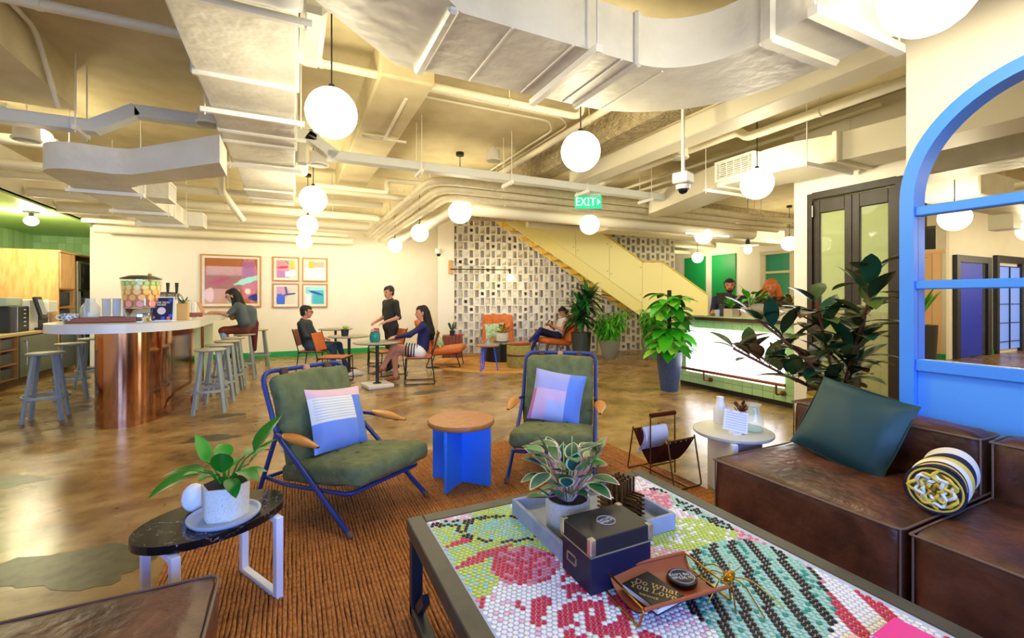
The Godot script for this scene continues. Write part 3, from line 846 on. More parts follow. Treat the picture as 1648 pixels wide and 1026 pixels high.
	pipe("stepped valve pipe beside the insulated bundle", [V(0.3, 3.12, -7.3), V(1.35, 3.12, -7.3), V(1.35, 3.32, -7.3), V(2.0, 3.32, -7.3)], 0.04, cream, 0.06, false)
	# reception-side pipes
	for k in 5:
		pipe(["thin pipe over the reception, nearest the sprayed beam", "thin pipe over the reception, second along", "thin pipe over the reception, middle", "thin pipe over the reception, fourth along", "thin pipe over the reception, farthest"][k], [V(5.6 + k * 0.35, 3.5, -2.6), V(5.6 + k * 0.35, 3.5, -13.8)], 0.025, cream, 0.1, false)
	for k in 3:
		pipe(["far cross pipe in the reception room, first", "far cross pipe in the reception room, second", "far cross pipe in the reception room, third"][k], [V(5, 3.2 - 0.08 * k, -9.5 - k), V(12.4, 3.2 - 0.08 * k, -9.5 - k)], 0.07, cream, 0.1, false)
	# corridor services
	pipe("white pipe over the corridor behind the arched window", [V(7.6, 2.75, 0.5), V(7.6, 2.75, -2.2)], 0.05, cream, 0.1, false)
	var g := thing("air_duct", "cream air duct in the corridor seen through the arched window", "duct")
	part(g, "duct_body", MB.new().bbox(V(7.0, 3.1, -1.2), V(0.6, 0.4, 5.0), 0.02), dm)
	part(g, "duct_body", MB.new().bbox(V(12.7, 3.0, -3.0), V(9.0, 0.35, 0.6), 0.02), dm)
	build_ceiling_devices()
func build_ceiling_devices() -> void:
	var white := mat("e6e2d4", 0.4)
	# speakers
	for q in [[V(2.6, 3.42, -5.97), "white round ceiling speaker hung past the cable tray"], [V(4.62, 3.3, -4.43), "white box speaker hung above the dome camera"], [V(-0.75, 3.18, -5.4), "white round speaker tucked beside the long left duct"], [V(0.28, 3.0, -5.75), "white speaker hung between the two rows of globes"], [V(-2.35, 3.0, -6.1), "grey disc speaker by the rounded duct elbow"]]:
		var t := thing("ceiling_speaker", q[1], "speaker", q[0])
		part(t, "can", MB.new().lathe([Vector2(0, 0), Vector2(0.11, 0), Vector2(0.115, 0.02), Vector2(0.1, 0.03), Vector2(0.095, 0.15), Vector2(0.0, 0.15)], 18), white)
		part(t, "grille", MB.new().lathe([Vector2(0, -0.006), Vector2(0.09, -0.006), Vector2(0.1, 0.001)], 18), mat("b9b6aa", 0.6))
		part(t, "hanging_rod", MB.new().cyl(V(0, 0.14, 0), V(0, 3.65 - q[0].y, 0), 0.006, -1, 6), white)
	# dome camera
	var c := thing("dome_camera", "white security dome camera on a pole", "camera", V(3.26, 2.5, -3.09))
	part(c, "pole", MB.new().cyl(V(0, 0.1, 0), V(0, 1.15, 0), 0.016, -1, 8), white)
	part(c, "housing", MB.new().bbox(V(0, 0.06, 0), V(0.15, 0.1, 0.15), 0.012, rot(0, 20, 0)).cyl(V(0, 0, 0), V(0, -0.04, 0), 0.065, 0.06, 16), white)
	part(c, "dome", MB.new().sphere(V(0, -0.04, 0), V(0.045, 0.045, 0.045), 16), mat("0d1020", 0.05))
	var c2 := thing("dome_camera", "small white security camera high beside the pilaster", "camera", V(3.45, 2.6, -11.5))
	part(c2, "pole", MB.new().cyl(V(0, 0.1, 0), V(0, 1.05, 0), 0.012, -1, 8), white)
	part(c2, "housing", MB.new().lathe([Vector2(0, 0), Vector2(0.09, 0.02), Vector2(0.1, 0.14), Vector2(0, 0.14)], 14), white)
	part(c2, "dome", MB.new().sphere(V(0, 0, 0), V(0.06, 0.06, 0.06), 12), m_black)
	# exit sign
	var e := thing("exit_sign", "green illuminated exit sign with arrow hanging from the cable tray", "sign", V(3.98, 2.89, -5.6), -25.9)
	part(e, "bracket", MB.new().box(V(0, 0.12, 0), V(0.36, 0.09, 0.03)).cyl(V(-0.1, 0.1, 0), V(-0.1, 0.3, 0), 0.01, -1, 6).cyl(V(0.1, 0.1, 0), V(0.1, 0.3, 0), 0.01, -1, 6), mat("dddcd6", 0.4))
	part(e, "lit_panel", MB.new().bbox(V(0, 0, 0), V(0.4, 0.2, 0.03), 0.004), glow("14c38c", 0.7))
	text(e, "EXIT", 0.16, V(-0.045, 0, 0.017), Basis.IDENTITY, glow("f4fff8", 0.9), "lettering")
	part(e, "arrow", MB.new().tri3(V(0.135, -0.05, 0.018), V(0.18, 0, 0.018), V(0.135, 0.05, 0.018)), glow("f4fff8", 0.9))
	# projector-like black spotlight in corridor and white box
	var s := thing("spotlight", "black theatre spotlight hung in the corridor behind the arched window", "spotlight", V(9.4, 2.45, -3.75), 20)
	part(s, "body", MB.new().prism(PackedVector2Array([Vector2(-0.15, -0.12), Vector2(0.1, -0.2), Vector2(0.14, 0.1), Vector2(-0.05, 0.2)]), -0.12, 0.12, Transform3D(rot(90, 0, 0), Vector3.ZERO)), m_black)
	part(s, "yoke", MB.new().cyl(V(0, 0.1, 0), V(0, 1.2, 0), 0.012, -1, 6), m_black)
	var bx := thing("junction_box", "white box hung below the corridor ceiling", "box", V(10.6, 2.72, -3.2))
	part(bx, "case", MB.new().bbox(V(0, 0, 0), V(0.32, 0.28, 0.3), 0.01), white)
	part(bx, "rod", MB.new().cyl(V(0, 0.1, 0), V(0, 0.9, 0), 0.01, -1, 6), white)
func globe(at: Vector3, label: String, e := 1.0, r := 0.175, lit := true) -> void:
	var t := thing("globe_pendant_lamp", label, "lamp", at, 0, "opal globe pendant lamps")
	part(t, "glass_globe", MB.new().sphere(Vector3.ZERO, V(r, r, r), 24), glow("fff6e2", 1.6))
	part(t, "cap", MB.new().cyl(V(0, r - 0.01, 0), V(0, r + 0.025, 0), 0.03, 0.02, 12), m_black)
	part(t, "cord", MB.new().cyl(V(0, r + 0.02, 0), V(0, 3.63 - at.y, 0), 0.006, -1, 6), m_black)
	part(t, "ceiling_rose", MB.new().cyl(V(0, 3.6 - at.y, 0), V(0, 3.65 - at.y, 0), 0.06, -1, 14), m_black)
	if lit: omni(at, LAMP * e, LAMP_COLOR, r)
func build_lamps() -> void:
	var lab := {"0.25": "over the bar stools", "2.28": "over the cafe tables", "4.73": "in the row before the reception"}
	for q in [[0.25, -3.42, "nearest globe lamp left of centre, below the long duct"], [0.25, -6.5, "globe lamp second in the row beside the long duct"], [0.25, -8.8, "globe lamp third in the row beside the long duct"], [0.25, -11.3, "globe lamp last in the row, before the framed pictures"],
			[2.43, -0.96, "huge globe lamp cut off by the top edge above the sofa"], [2.3, -3.35, "globe lamp hanging under the elbow duct in the centre"], [2.28, -6.5, "globe lamp below the insulated pipe bend"], [2.28, -8.9, "globe lamp over the standing person, second from the wall"], [2.28, -11.3, "smallest globe lamp near the back corner"],
			[4.75, -3.42, "globe lamp in front of the reception duct"], [4.72, -6.6, "globe lamp just below the exit sign"], [7.7, -6.75, "globe lamp over the stair landing"], [10.6, -6.8, "globe lamp at the dark edge post beside the white wall"], [11.6, -10.4, "small far globe lamp before the green panels"]]:
		globe(V(q[0], 2.75, q[1]), q[2], 1.0)
	globe(V(7.9, 2.52, -2.85), "globe lamp right behind the arched window", 1.0)
	globe(V(11.3, 2.6, -3.1), "second globe lamp in the corridor at the picture's right edge", 1.5)
	globe(V(15.2, 2.6, -2.6), "added unseen globe lamp deeper in the corridor, beyond the picture's right edge", 2.5)  # this and the next two are added out of view to brighten the corridor
	globe(V(19.0, 2.6, -2.6), "farthest added corridor globe lamp, unseen, before the glazed door", 2.5)
	globe(V(13.0, 2.6, 0.8), "added corridor globe lamp hidden behind the arched wall", 2.5)
	# wall lamp with a long arm
	var bf := breeze_frame()
	var w := thing("swing_arm_lamp", "wall lamp with long black arm and bare globe bulb over the orange chair", "lamp")
	w.transform = Transform3D(rot(0, -25.87, 0), V(3.7, 2.26, -11.3))
	part(w, "wall_block", MB.new().bbox(V(0, 0, 0), V(0.1, 0.36, 0.06), 0.01), mat("cf9a58", 0.5))
	part(w, "arm", MB.new().tube([V(0, -0.05, 0.03), V(1.55, -0.1, 0.5)], 0.012, 8), m_black)
	part(w, "stay_wire", MB.new().tube([V(0, 0.17, 0.03), V(1.0, -0.06, 0.34)], 0.004, 6), m_black)
	part(w, "bulb_holder", MB.new().cyl(V(1.55, -0.2, 0.5), V(1.55, -0.1, 0.5), 0.022, -1, 10), m_black)
	part(w, "bulb", MB.new().sphere(V(1.55, -0.3, 0.5), V(0.1, 0.1, 0.1), 16), glow("fff2d0", 3.0))
	omni(w.transform * V(1.55, -0.3, 0.5), 0.5, LAMP_COLOR, 0.1, "wall_lamp_glow")
	# kitchen ceiling lamp and far bulb
	for q in [[V(-4.12, 2.97, -10.85), "glass ceiling lamp on the green kitchen soffit", 3.2], [V(-2.5, 3.4, -6.8), "bright ceiling lamp above the kitchen pipes at the left", 0.9]]:
		var k := thing("ceiling_lamp", q[1], "lamp", q[0])
		part(k, "base_plate", MB.new().cyl(V(0, -0.02, 0), V(0, 0, 0), 0.11, -1, 18), m_black)
		part(k, "holder", MB.new().cyl(V(0, -0.09, 0), V(0, -0.02, 0), 0.035, -1, 12), m_black)
		part(k, "bulb", MB.new().sphere(V(0, -0.16, 0), V(0.1, 0.085, 0.1), 18), glow("fff8e8", 3.0))
		omni(q[0] + V(0, -0.16, 0), q[2], LAMP_COLOR, 0.09, "ceiling_lamp_glow")
	var p := thing("pendant_lamp", "bare bulb pendant with flat disc shade over the reception", "lamp", V(9.0, 2.6, -6.7))
	part(p, "cord", MB.new().cyl(V(0, 0.1, 0), V(0, 1.05, 0), 0.008, -1, 6), m_black)
	part(p, "holder", MB.new().cyl(V(0, 0.03, 0), V(0, 0.14, 0), 0.05, 0.04, 12), m_black)
	part(p, "disc_shade", MB.new().lathe([Vector2(0.04, 0.02), Vector2(0.22, 0.01), Vector2(0.22, 0.018), Vector2(0.04, 0.035)], 24), mat("cfcabb", 0.3))
	part(p, "bulb", MB.new().sphere(V(0, -0.08, 0), V(0.085, 0.1, 0.085), 14), glow("fff0c8", 3.0))
	omni(V(9.0, 2.52, -6.7), 0.6, LAMP_COLOR, 0.08, "pendant_glow")
	# tube lights of the reception room
	for q in [[V(7.6, 2.74, -6.55), 1.2], [V(10.0, 2.74, -6.6), 1.0]]:
		var tl := thing("tube_light", ["slim white tube light under the reception duct, left", "slim white tube light under the reception duct, right"][0 if q[0].x < 9 else 1], "lamp", q[0])
		part(tl, "tube", MB.new().box(Vector3.ZERO, V(q[1], 0.03, 0.04)), glow("fffaf0", 2.0))
func open_box(c: Vector3, s: Vector3, t: float, face := 1.0) -> MB:   # a sleeve open toward +x (or -x)
	var h := s * 0.5
	return MB.new().box(c + V(0, h.y - t * 0.5, 0), V(s.x, t, s.z)).box(c - V(0, h.y - t * 0.5, 0), V(s.x, t, s.z)).box(c + V(0, 0, h.z - t * 0.5), V(s.x, s.y - 2 * t, t)).box(c - V(0, 0, h.z - t * 0.5), V(s.x, s.y - 2 * t, t)).box(c - V(face * (h.x - 0.004), 0, 0), V(0.008, s.y - 2 * t, s.z - 2 * t))
# ---------------------------------------------------------------- reception
func planter_box(at: Vector3, s: Vector3, label: String, m: Material) -> Node3D:
	var t := thing("planter_box", label, "planter", at)
	part(t, "pot", MB.new().bbox(V(0, s.y * 0.5, 0), s, 0.006), m)
	part(t, "soil", MB.new().box(V(0, s.y - 0.002, 0), V(s.x - 0.02, 0.012, s.z - 0.02)), mat("2b2018", 0.95))
	return t
func leafy(parent: Node, o: Vector3, count: int, L: float, W: float, spread: float, ht: float, ms: Array, sd := 1, droop := 0.5) -> void:
	var r := RandomNumberGenerator.new()
	r.seed = sd
	for k in count:
		var a := k * 2.4 + r.randf() * 0.6
		var el := r.randf_range(-0.1, 1.1)
		var d := V(cos(a) * cos(el), sin(el), sin(a) * cos(el))
		var y := ht * r.randf_range(0.15, 1.0)
		var p := o + V(cos(a), 0, sin(a)) * spread * r.randf_range(0.1, 1.0) + V(0, y, 0)
		var b := MB.new()
		b.tube([o + V(0, 0, 0), o.lerp(p, 0.5) + V(0, y * 0.25, 0), p], 0.0035, 5)
		b.leaf(p, d, L * r.randf_range(0.7, 1.15), W * r.randf_range(0.75, 1.1), droop, 0.2)
		part(parent, "leaf", b, ms[k % ms.size()])
func build_reception() -> void:
	var mint := mat("9fc98f", 0.3)
	var desk := thing("reception_desk", "reception desk with glowing white front panel and mint tiles", "desk", V(5.87, 0, 0))
	part(desk, "carcass", MB.new().span(V(0.02, 0.08, -5.75), V(0.7, 1.1, -3.66)), mat("8fb980", 0.5))
	part(desk, "plinth", MB.new().span(V(0.08, 0, -5.7), V(0.68, 0.08, -3.68)), m_black)
	part(desk, "wood_top", MB.new().bbox(V(0.33, 1.13, -4.7), V(0.74, 0.05, 2.14), 0.006), tri_mat(noise_tex(["3a1f10", "4d2b17", "5c361e"], 0.02, 4, 81, 256), 0.8, 0.4))
	var lb := part(desk, "light_box", MB.new().bbox(V(-0.005, 0.62, -4.66), V(0.02, 0.72, 1.66), 0.004), glow("fbfbff", 1.5), "glowing white front panel")
	var al := AreaLight3D.new()
	al.name = "light_box_glow"; al.area_size = Vector2(1.6, 0.68); al.light_energy = 1.6; al.light_color = Color("f4f6ff"); al.shadow_enabled = true
	add_child(al); al.transform = Transform3D(rot(0, 90, 0), V(5.83, 0.62, -4.66))
	al.area_normalize_energy = true
	var tl := MB.new().bbox(Vector3.ZERO, V(0.02, 0.096, 0.156), 0.003).mesh()
	var tms := [mat("a4cd95", 0.25), mat("98c289", 0.25), mat("acd49d", 0.25)]
	for j in 11:
		for i in 14:
			var y := 0.13 + j * 0.1
			var z := -5.66 + i * 0.16
			if z > -3.69: continue
			if y > 0.28 and y < 0.95 and z > -5.45 and z < -3.87: continue
			var o := part(desk, "tile", tl, tms[(i * 3 + j * 5) % 3])
			o.position = V(0.01, y, z)
	var cop := mat("8a5433", 0.3, 0.7)
	part(desk, "foot_rail", MB.new().tube([V(-0.16, 0.33, -5.6), V(-0.16, 0.33, -3.72)], 0.022, 12), cop)
	for z in [-5.0, -3.84]: part(desk, "rail_bracket", MB.new().tube(bend([V(-0.16, 0.33, z), V(-0.16, 0.19, z), V(0.0, 0.19, z)], 0.03), 0.014, 8).cyl(V(-0.03, 0.19, z), V(0.0, 0.19, z), 0.035, -1, 14), cop)
	struct("trim_11", MB.new().box(V(5.93, 1.9, -3.67), V(0.05, 1.5, 0.02)), m_black, self, "black edge post beside the white wall")
	var terr := tri_mat(noise_tex(["c9b48e", "d8c6a4", "b9a27c"], 0.08, 3, 83, 256), 3.0, 0.7)
	var lv := [mat("4fae1e", 0.45), mat("67c52a", 0.45), mat("2f7d1a", 0.45)]
	var dk := [mat("2c5a22", 0.4), mat("3d6b2c", 0.4), mat("7a4a3c", 0.4)]
	var p1 := planter_box(V(6.05, 1.155, -4.78), V(0.16, 0.14, 0.16), "small square stone planter on a saucer by the reception cup", terr)
	part(p1, "saucer", MB.new().cyl(V(0, 0, 0), V(0, 0.012, 0), 0.14, 0.15, 20), mat("b9bcc0", 0.4))
	leafy(p1, V(0, 0.14, 0), 12, 0.14, 0.07, 0.1, 0.08, lv, 4)
	var p2 := planter_box(V(6.05, 1.155, -4.45), V(0.18, 0.17, 0.2), "stone planter with bright lime leaves on the reception top", terr)
	leafy(p2, V(0, 0.16, 0), 22, 0.18, 0.1, 0.16, 0.2, lv, 5)
	var p3 := planter_box(V(6.05, 1.155, -4.14), V(0.2, 0.18, 0.27), "widest stone planter with dark leaves on the reception top", terr)
	leafy(p3, V(0, 0.17, 0), 20, 0.15, 0.08, 0.16, 0.12, dk, 6)
	var p4 := planter_box(V(6.05, 1.155, -3.86), V(0.2, 0.16, 0.2), "stone planter with reddish leaves at the end of the reception top", terr)
	leafy(p4, V(0, 0.15, 0), 20, 0.15, 0.07, 0.13, 0.16, dk, 7)
	var mo := thing("monitor", "black till screen turned away on the reception desk", "monitor", V(6.2, 1.155, -5.02), 75)
	part(mo, "screen_back", MB.new().bbox(V(0, 0.26, 0), V(0.36, 0.26, 0.03), 0.008, rot(-8, 0, 0)), m_black)
	part(mo, "stand", MB.new().box(V(0, 0.09, -0.02), V(0.14, 0.18, 0.06)).bbox(V(0, 0.01, -0.02), V(0.2, 0.02, 0.16), 0.004), mat("23263a", 0.4))
	var cu := thing("drinking_glass", "clear glass tumbler on the reception top", "glass", V(5.98, 1.155, -4.98))
	part(cu, "tumbler", MB.new().lathe([Vector2(0.0, 0.0), Vector2(0.035, 0.0), Vector2(0.042, 0.12), Vector2(0.039, 0.12), Vector2(0.033, 0.01), Vector2(0, 0.01)], 16), glass("e6f0ff", 0.35))
	# cream door in the far reception wall
	var d := Node3D.new()
	d.name = "door_4"; add_child(d); d.set_meta("kind", "structure"); d.position = V(12.45, 0, -8.25)
	part(d, "door_frame", MB.new().box(V(0, 1.4, -0.5), V(0.1, 2.8, 0.14)).box(V(0, 1.4, 0.42), V(0.1, 2.8, 0.24)).box(V(-0.06, 2.76, 0), V(0.1, 0.1, 1.1)).box(V(0, 2.2, 0), V(0.08, 0.07, 0.9)), mat("cbbf9f", 0.5))
	part(d, "pane", MB.new().box(V(0.01, 2.47, -0.05), V(0.02, 0.5, 0.75)), mat("3f8f72", 0.1))
	part(d, "door_leaf", MB.new().box(V(0.01, 1.08, -0.05), V(0.02, 2.16, 0.75)), mat("43906f", 0.12))
# ---------------------------------------------------------------- kitchen
func build_kitchen() -> void:
	var ply := tri_mat(noise_tex(["c8924e", "d8a663", "e2b678", "d09c58"], 0.012, 4, 91, 512, FastNoiseLite.TYPE_SIMPLEX_SMOOTH, 30.0), 0.5, 0.5)
	ply.uv1_scale = V(1.4, 0.25, 1.4)
	var edge := mat("a8763a", 0.6)
	# tall plywood unit with shelves and fridge
	var u := thing("tall_cabinet", "tall plywood cabinet wall with open shelves at the kitchen end", "cabinet", V(-4.12, 0, -11.9))
	part(u, "side_panel", MB.new().bbox(V(-0.58, 1.2, 0), V(1.16, 2.4, 0.04), 0.004), ply)
	part(u, "top_panel", MB.new().span(V(-1.1, 2.36, -2.05), V(0.02, 2.4, 0)), ply)
	part(u, "back_panel", MB.new().span(V(-1.1, 0, -2.05), V(-1.06, 2.38, 0)), ply)
	for z in [-0.72, -1.98]: part(u, "divider", MB.new().span(V(-1.06, 0, z - 0.02), V(0, 2.38, z + 0.02)), ply)
	part(u, "door", MB.new().bbox(V(0.0, 2.0, -0.36), V(0.03, 0.7, 0.66), 0.004), ply)
	for y in [1.64, 1.27, 0.92]: part(u, "shelf", MB.new().span(V(-1.06, y - 0.015, -0.7), V(0.0, y + 0.015, 0)), edge)
	part(u, "lower_door", MB.new().bbox(V(0.0, 0.48, -0.36), V(0.03, 0.84, 0.66), 0.004), mat("4a5042", 0.4))
	for q in [[1.3, "black box on the middle shelf of the tall cabinet"], [0.95, "black box on the lower shelf of the tall cabinet"]]:
		var bx := thing("storage_box", q[1], "box", V(-4.34, q[0], -12.26))
		part(bx, "case", MB.new().bbox(V(0, 0.14, 0), V(0.36, 0.27, 0.5), 0.01), m_black)
		part(bx, "handle_slot", MB.new().box(V(0.182, 0.2, 0), V(0.006, 0.02, 0.1)), mat("55585c", 0.5))
	var f := thing("refrigerator", "stainless glass-door refrigerator built into the plywood wall", "refrigerator", V(-4.12, 0, -13.22))
	var st := mat("8f8a72", 0.35, 0.85)
	part(f, "body", MB.new().bbox(V(-0.4, 1.12, 0), V(0.9, 2.24, 1.2), 0.01), st)
	part(f, "vent_panel", MB.new().bbox(V(0.06, 1.92, 0), V(0.04, 0.56, 1.12), 0.008).box(V(0.085, 2.05, 0.05), V(0.01, 0.12, 0.7)).box(V(0.085, 1.83, 0.25), V(0.01, 0.1, 0.35)), mat("3c3a30", 0.4, 0.5))
	var fd := part(f, "door", MB.new().box(V(0.06, 0.85, 0.5), V(0.05, 1.5, 0.12)).box(V(0.06, 0.85, -0.5), V(0.05, 1.5, 0.12)).box(V(0.06, 1.54, 0), V(0.05, 0.12, 1.1)).box(V(0.06, 0.16, 0), V(0.05, 0.12, 1.1)), st)
	part(fd, "pane", MB.new().box(V(0.05, 0.85, 0), V(0.02, 1.3, 0.9)), mat("7fa4c8", 0.08))
	part(fd, "handle", MB.new().tube(bend([V(0.08, 1.3, 0.48), V(0.12, 1.3, 0.48), V(0.12, 0.5, 0.48), V(0.08, 0.5, 0.48)], 0.03), 0.012, 8), mat("c8c8c6", 0.2, 1.0))
	# base run
	var b := thing("base_cabinet", "plywood kitchen counter unit with open shelves below", "cabinet", V(-4.12, 0, -11.9))
	part(b, "carcass", MB.new().span(V(-1.1, 0.1, 0.04), V(-0.5, 0.82, 4.9)), ply)
	part(b, "plinth", MB.new().span(V(-1.0, 0, 0.06), V(-0.08, 0.1, 4.9)), mat("5d4427", 0.7))
	part(b, "worktop", MB.new().bbox(V(-0.55, 0.85, 2.46), V(1.16, 0.05, 4.9), 0.006), mat("c7ab7c", 0.4))
	for q in [[0.06, 1.45, 0], [1.48, 2.0, 1], [2.03, 2.6, 2], [2.62, 3.2, 2], [3.22, 3.8, 2], [3.82, 4.88, 2]]:
		if q[2] == 2:
			part(b, "door", MB.new().bbox(V(-0.02, 0.46, (q[0] + q[1]) * 0.5), V(0.03, 0.7, q[1] - q[0] - 0.01), 0.004), ply)
		elif q[2] == 1:
			for y in [0.12, 0.36, 0.6]: part(b, "shelf", MB.new().span(V(-0.52, y, q[0]), V(0.0, y + 0.02, q[1])), edge)
			for z in [q[0], q[1]]: part(b, "divider", MB.new().span(V(-0.52, 0.1, z - 0.012), V(0, 0.82, z + 0.012)), edge)
		else:
			part(b, "appliance_door", MB.new().bbox(V(-0.02, 0.46, 0.75), V(0.04, 0.7, 1.34), 0.008), mat("6f7460", 0.35, 0.6))
			part(b, "handle", MB.new().tube(bend([V(0.0, 0.72, 1.3), V(0.04, 0.72, 1.3), V(0.04, 0.3, 1.3), V(0.0, 0.3, 1.3)], 0.02), 0.012, 8), mat("c8c8c6", 0.2, 1.0))
	for k in 3:
		var sb := thing("storage_bin", ["grey wire bin on the top open shelf under the counter", "grey wire bin on the middle open shelf under the counter", "grey wire bin on the bottom open shelf under the counter"][k], "bin", V(-4.36, 0.625 - 0.24 * k, -10.16))
		part(sb, "tub", MB.new().prism(PackedVector2Array([Vector2(-0.2, -0.2), Vector2(0.2, -0.2), Vector2(0.2, 0.2), Vector2(-0.2, 0.2)]), 0.0, 0.15), mat("4d4e4c", 0.5))
		part(sb, "rim", MB.new().tube([V(-0.2, 0.15, -0.2), V(0.2, 0.15, -0.2), V(0.2, 0.15, 0.2), V(-0.2, 0.15, 0.2)], 0.012, 6, true), mat("77797a", 0.4))
	# coffee machines
	var c := thing("coffee_machine", "white and black coffee machine with tilted screen on the kitchen counter", "coffee machine", V(-4.48, 0.875, -11.45), 0)
	part(c, "body", MB.new().bbox(V(0, 0.28, 0), V(0.5, 0.56, 0.75), 0.015), mat("d8d8d0", 0.35))
	part(c, "spout_head", MB.new().bbox(V(0.3, 0.42, -0.1), V(0.2, 0.22, 0.36), 0.015), mat("e6e6de", 0.3))
	part(c, "drip_tray", MB.new().bbox(V(0.32, 0.02, -0.05), V(0.3, 0.04, 0.5), 0.006), m_black)
	part(c, "recess", MB.new().box(V(0.256, 0.17, -0.1), V(0.02, 0.26, 0.34)), m_black)
	part(c, "touch_screen", MB.new().bbox(V(0.36, 0.4, 0.28), V(0.05, 0.42, 0.24), 0.01, rot(0, 0, 14)), m_black)
	part(c, "display", MB.new().box(V(0.389, 0.42, 0.28), V(0.004, 0.28, 0.18), rot(0, 0, 14)), mat("8d9299", 0.1))
	var g := thing("coffee_grinder", "black boxy coffee brewer with button row at the left edge", "coffee machine", V(-4.48, 0.875, -10.7), 0)
	part(g, "body", MB.new().bbox(V(0, 0.22, 0), V(0.55, 0.44, 0.62), 0.012), m_black)
	part(g, "trim_strip", MB.new().box(V(0.28, 0.22, 0.1), V(0.006, 0.42, 0.02)), mat("d0d0d0", 0.2, 1.0))
	for k in 5: part(g, "button", MB.new().box(V(0.28, 0.1 + k * 0.07, -0.15), V(0.008, 0.018, 0.06)), mat("e8e8e8", 0.4))
	part(g, "glass_lid", MB.new().bbox(V(0, 0.52, 0.1), V(0.5, 0.14, 0.5), 0.01), mat("9fb0a0", 0.15))
# ---------------------------------------------------------------- bar
func make_stool(label: String, at: Vector3, turn: float) -> Node3D:
	var s := thing("bar_stool", label, "stool", at, turn, "pale bar stools")
	var m := mat("8e9a96", 0.45)
	part(s, "seat", MB.new().lathe([Vector2(0, 0.775), Vector2(0.155, 0.775), Vector2(0.175, 0.785), Vector2(0.178, 0.795), Vector2(0.17, 0.803), Vector2(0, 0.803)], 28), mat("a9a68d", 0.5))
	for k in 4:
		var a := PI / 4 + k * PI / 2
		var d := V(cos(a), 0, sin(a))
		var b := Basis(Quaternion(Vector3.UP, (V(0, 0.78, 0) + d * 0.12 - d * 0.235).normalized())) * rot(0, -rad_to_deg(a), 0)
		part(s, "leg", MB.new().box(V(0, 0.39, 0) + d * 0.178, V(0.022, 0.79, 0.045), b), m)
	part(s, "foot_ring", MB.new().lathe([Vector2(0.2, 0.265), Vector2(0.215, 0.265), Vector2(0.215, 0.295), Vector2(0.2, 0.295), Vector2(0.2, 0.265)], 28), m)
	return s
func build_bar() -> void:
	var bar := thing("bar_counter", "curved bar with white top and polished copper body", "bar counter", V(0, 0, 0))
	var top := PackedVector2Array()
	top.append_array(PackedVector2Array([Vector2(-1.12, -10.75)]))
	top.append_array(arc(-1.82, -7.05, 0.7, 0, -90, 10))   # rounded near end
	top.clear()
	top.append(Vector2(-1.12, -10.75)); top.append(Vector2(-1.12, -7.4))
	for k in 17:
		var a := PI * k / 16.0
		top.append(Vector2(-1.86 + 0.74 * cos(a), -7.4 + 1.02 * pow(sin(a), 0.85)))
	top.append(Vector2(-2.6, -10.75))
	part(bar, "white_top", MB.new().prism(top, 1.065, 1.165, Transform3D.IDENTITY, true), mat("d9d9d2", 0.22))
	var body := PackedVector2Array([Vector2(-1.38, -8.6), Vector2(-1.38, -7.3)])
	for k in 17:
		var a := PI * k / 16.0
		body.append(Vector2(-1.74 + 0.36 * cos(a), -7.15 + 0.68 * sin(a)))
	body.append(Vector2(-2.1, -8.6))
	part(bar, "copper_cladding", MB.new().prism(body, 0.0, 1.065, Transform3D.IDENTITY, true), mat("c58d68", 0.13, 1.0))
	part(bar, "tiled_rear", MB.new().span(V(-2.1, 0, -10.6), V(-1.4, 1.065, -8.6)), mat("b7cfae", 0.4))
	part(bar, "copper_pipe", MB.new().tube(bend([V(-1.3, 1.0, -8.75), V(-1.3, 0.12, -8.75), V(-1.2, 0.12, -7.3), V(-1.16, 0.02, -7.2)], 0.08), 0.02, 10), mat("a0522d", 0.2, 1.0))
	var st := [["grey-green bar stool nearest at the left end of the bar", V(-2.66, 0, -7.35), 8.0], ["bar stool second behind the left end of the bar", V(-2.9, 0, -8.75), 20.0], ["bar stool third behind the left end of the bar", V(-2.95, 0, -9.7), 0.0],
		["front-most bar stool on the right side of the bar", V(-0.95, 0, -6.95), 3.0], ["second bar stool on the right side of the bar", V(-0.93, 0, -7.58), 10.0], ["third bar stool on the right side of the bar", V(-0.9, 0, -8.2), -6.0], ["fourth bar stool on the right side, just before the seated woman", V(-0.88, 0, -8.82), 4.0], ["bar stool under the woman with the laptop", V(-0.78, 0, -9.6), 0.0], ["last bar stool against the picture wall", V(-0.62, 0, -10.9), 12.0]]
	for q in st: make_stool(q[0], q[1], q[2])
	# drink dispenser
	var y := 1.166
	var d := thing("drink_dispenser", "glass drink dispenser filled with layered citrus slices on a steel stand", "drink dispenser", V(-1.68, y, -7.06))
	part(d, "steel_stand", MB.new().lathe([Vector2(0, 0), Vector2(0.165, 0), Vector2(0.165, 0.01), Vector2(0.155, 0.03), Vector2(0.15, 0.1), Vector2(0.16, 0.15), Vector2(0.17, 0.16), Vector2(0, 0.16)], 28), mat("b9bcc0", 0.12, 1.0))
	part(d, "glass_jar", MB.new().lathe([Vector2(0, 0.16), Vector2(0.175, 0.16), Vector2(0.2, 0.5), Vector2(0.2, 0.52)], 28), glass("f4f0d8", 0.1, 0.02))
	part(d, "juice", MB.new().lathe([Vector2(0, 0.17), Vector2(0.155, 0.17), Vector2(0.182, 0.49), Vector2(0, 0.49)], 24), mat("c9a040", 0.2))
	part(d, "lid", MB.new().lathe([Vector2(0, 0.52), Vector2(0.21, 0.52), Vector2(0.205, 0.535), Vector2(0.12, 0.565), Vector2(0, 0.572)], 28), mat("55564c", 0.25, 0.8))
	part(d, "tap", MB.new().cyl(V(0.06, 0.25, 0.15), V(0.09, 0.25, 0.23), 0.018, -1, 10).cyl(V(0.09, 0.28, 0.225), V(0.09, 0.2, 0.225), 0.012, -1, 10), mat("d0d0d0", 0.15, 1.0))
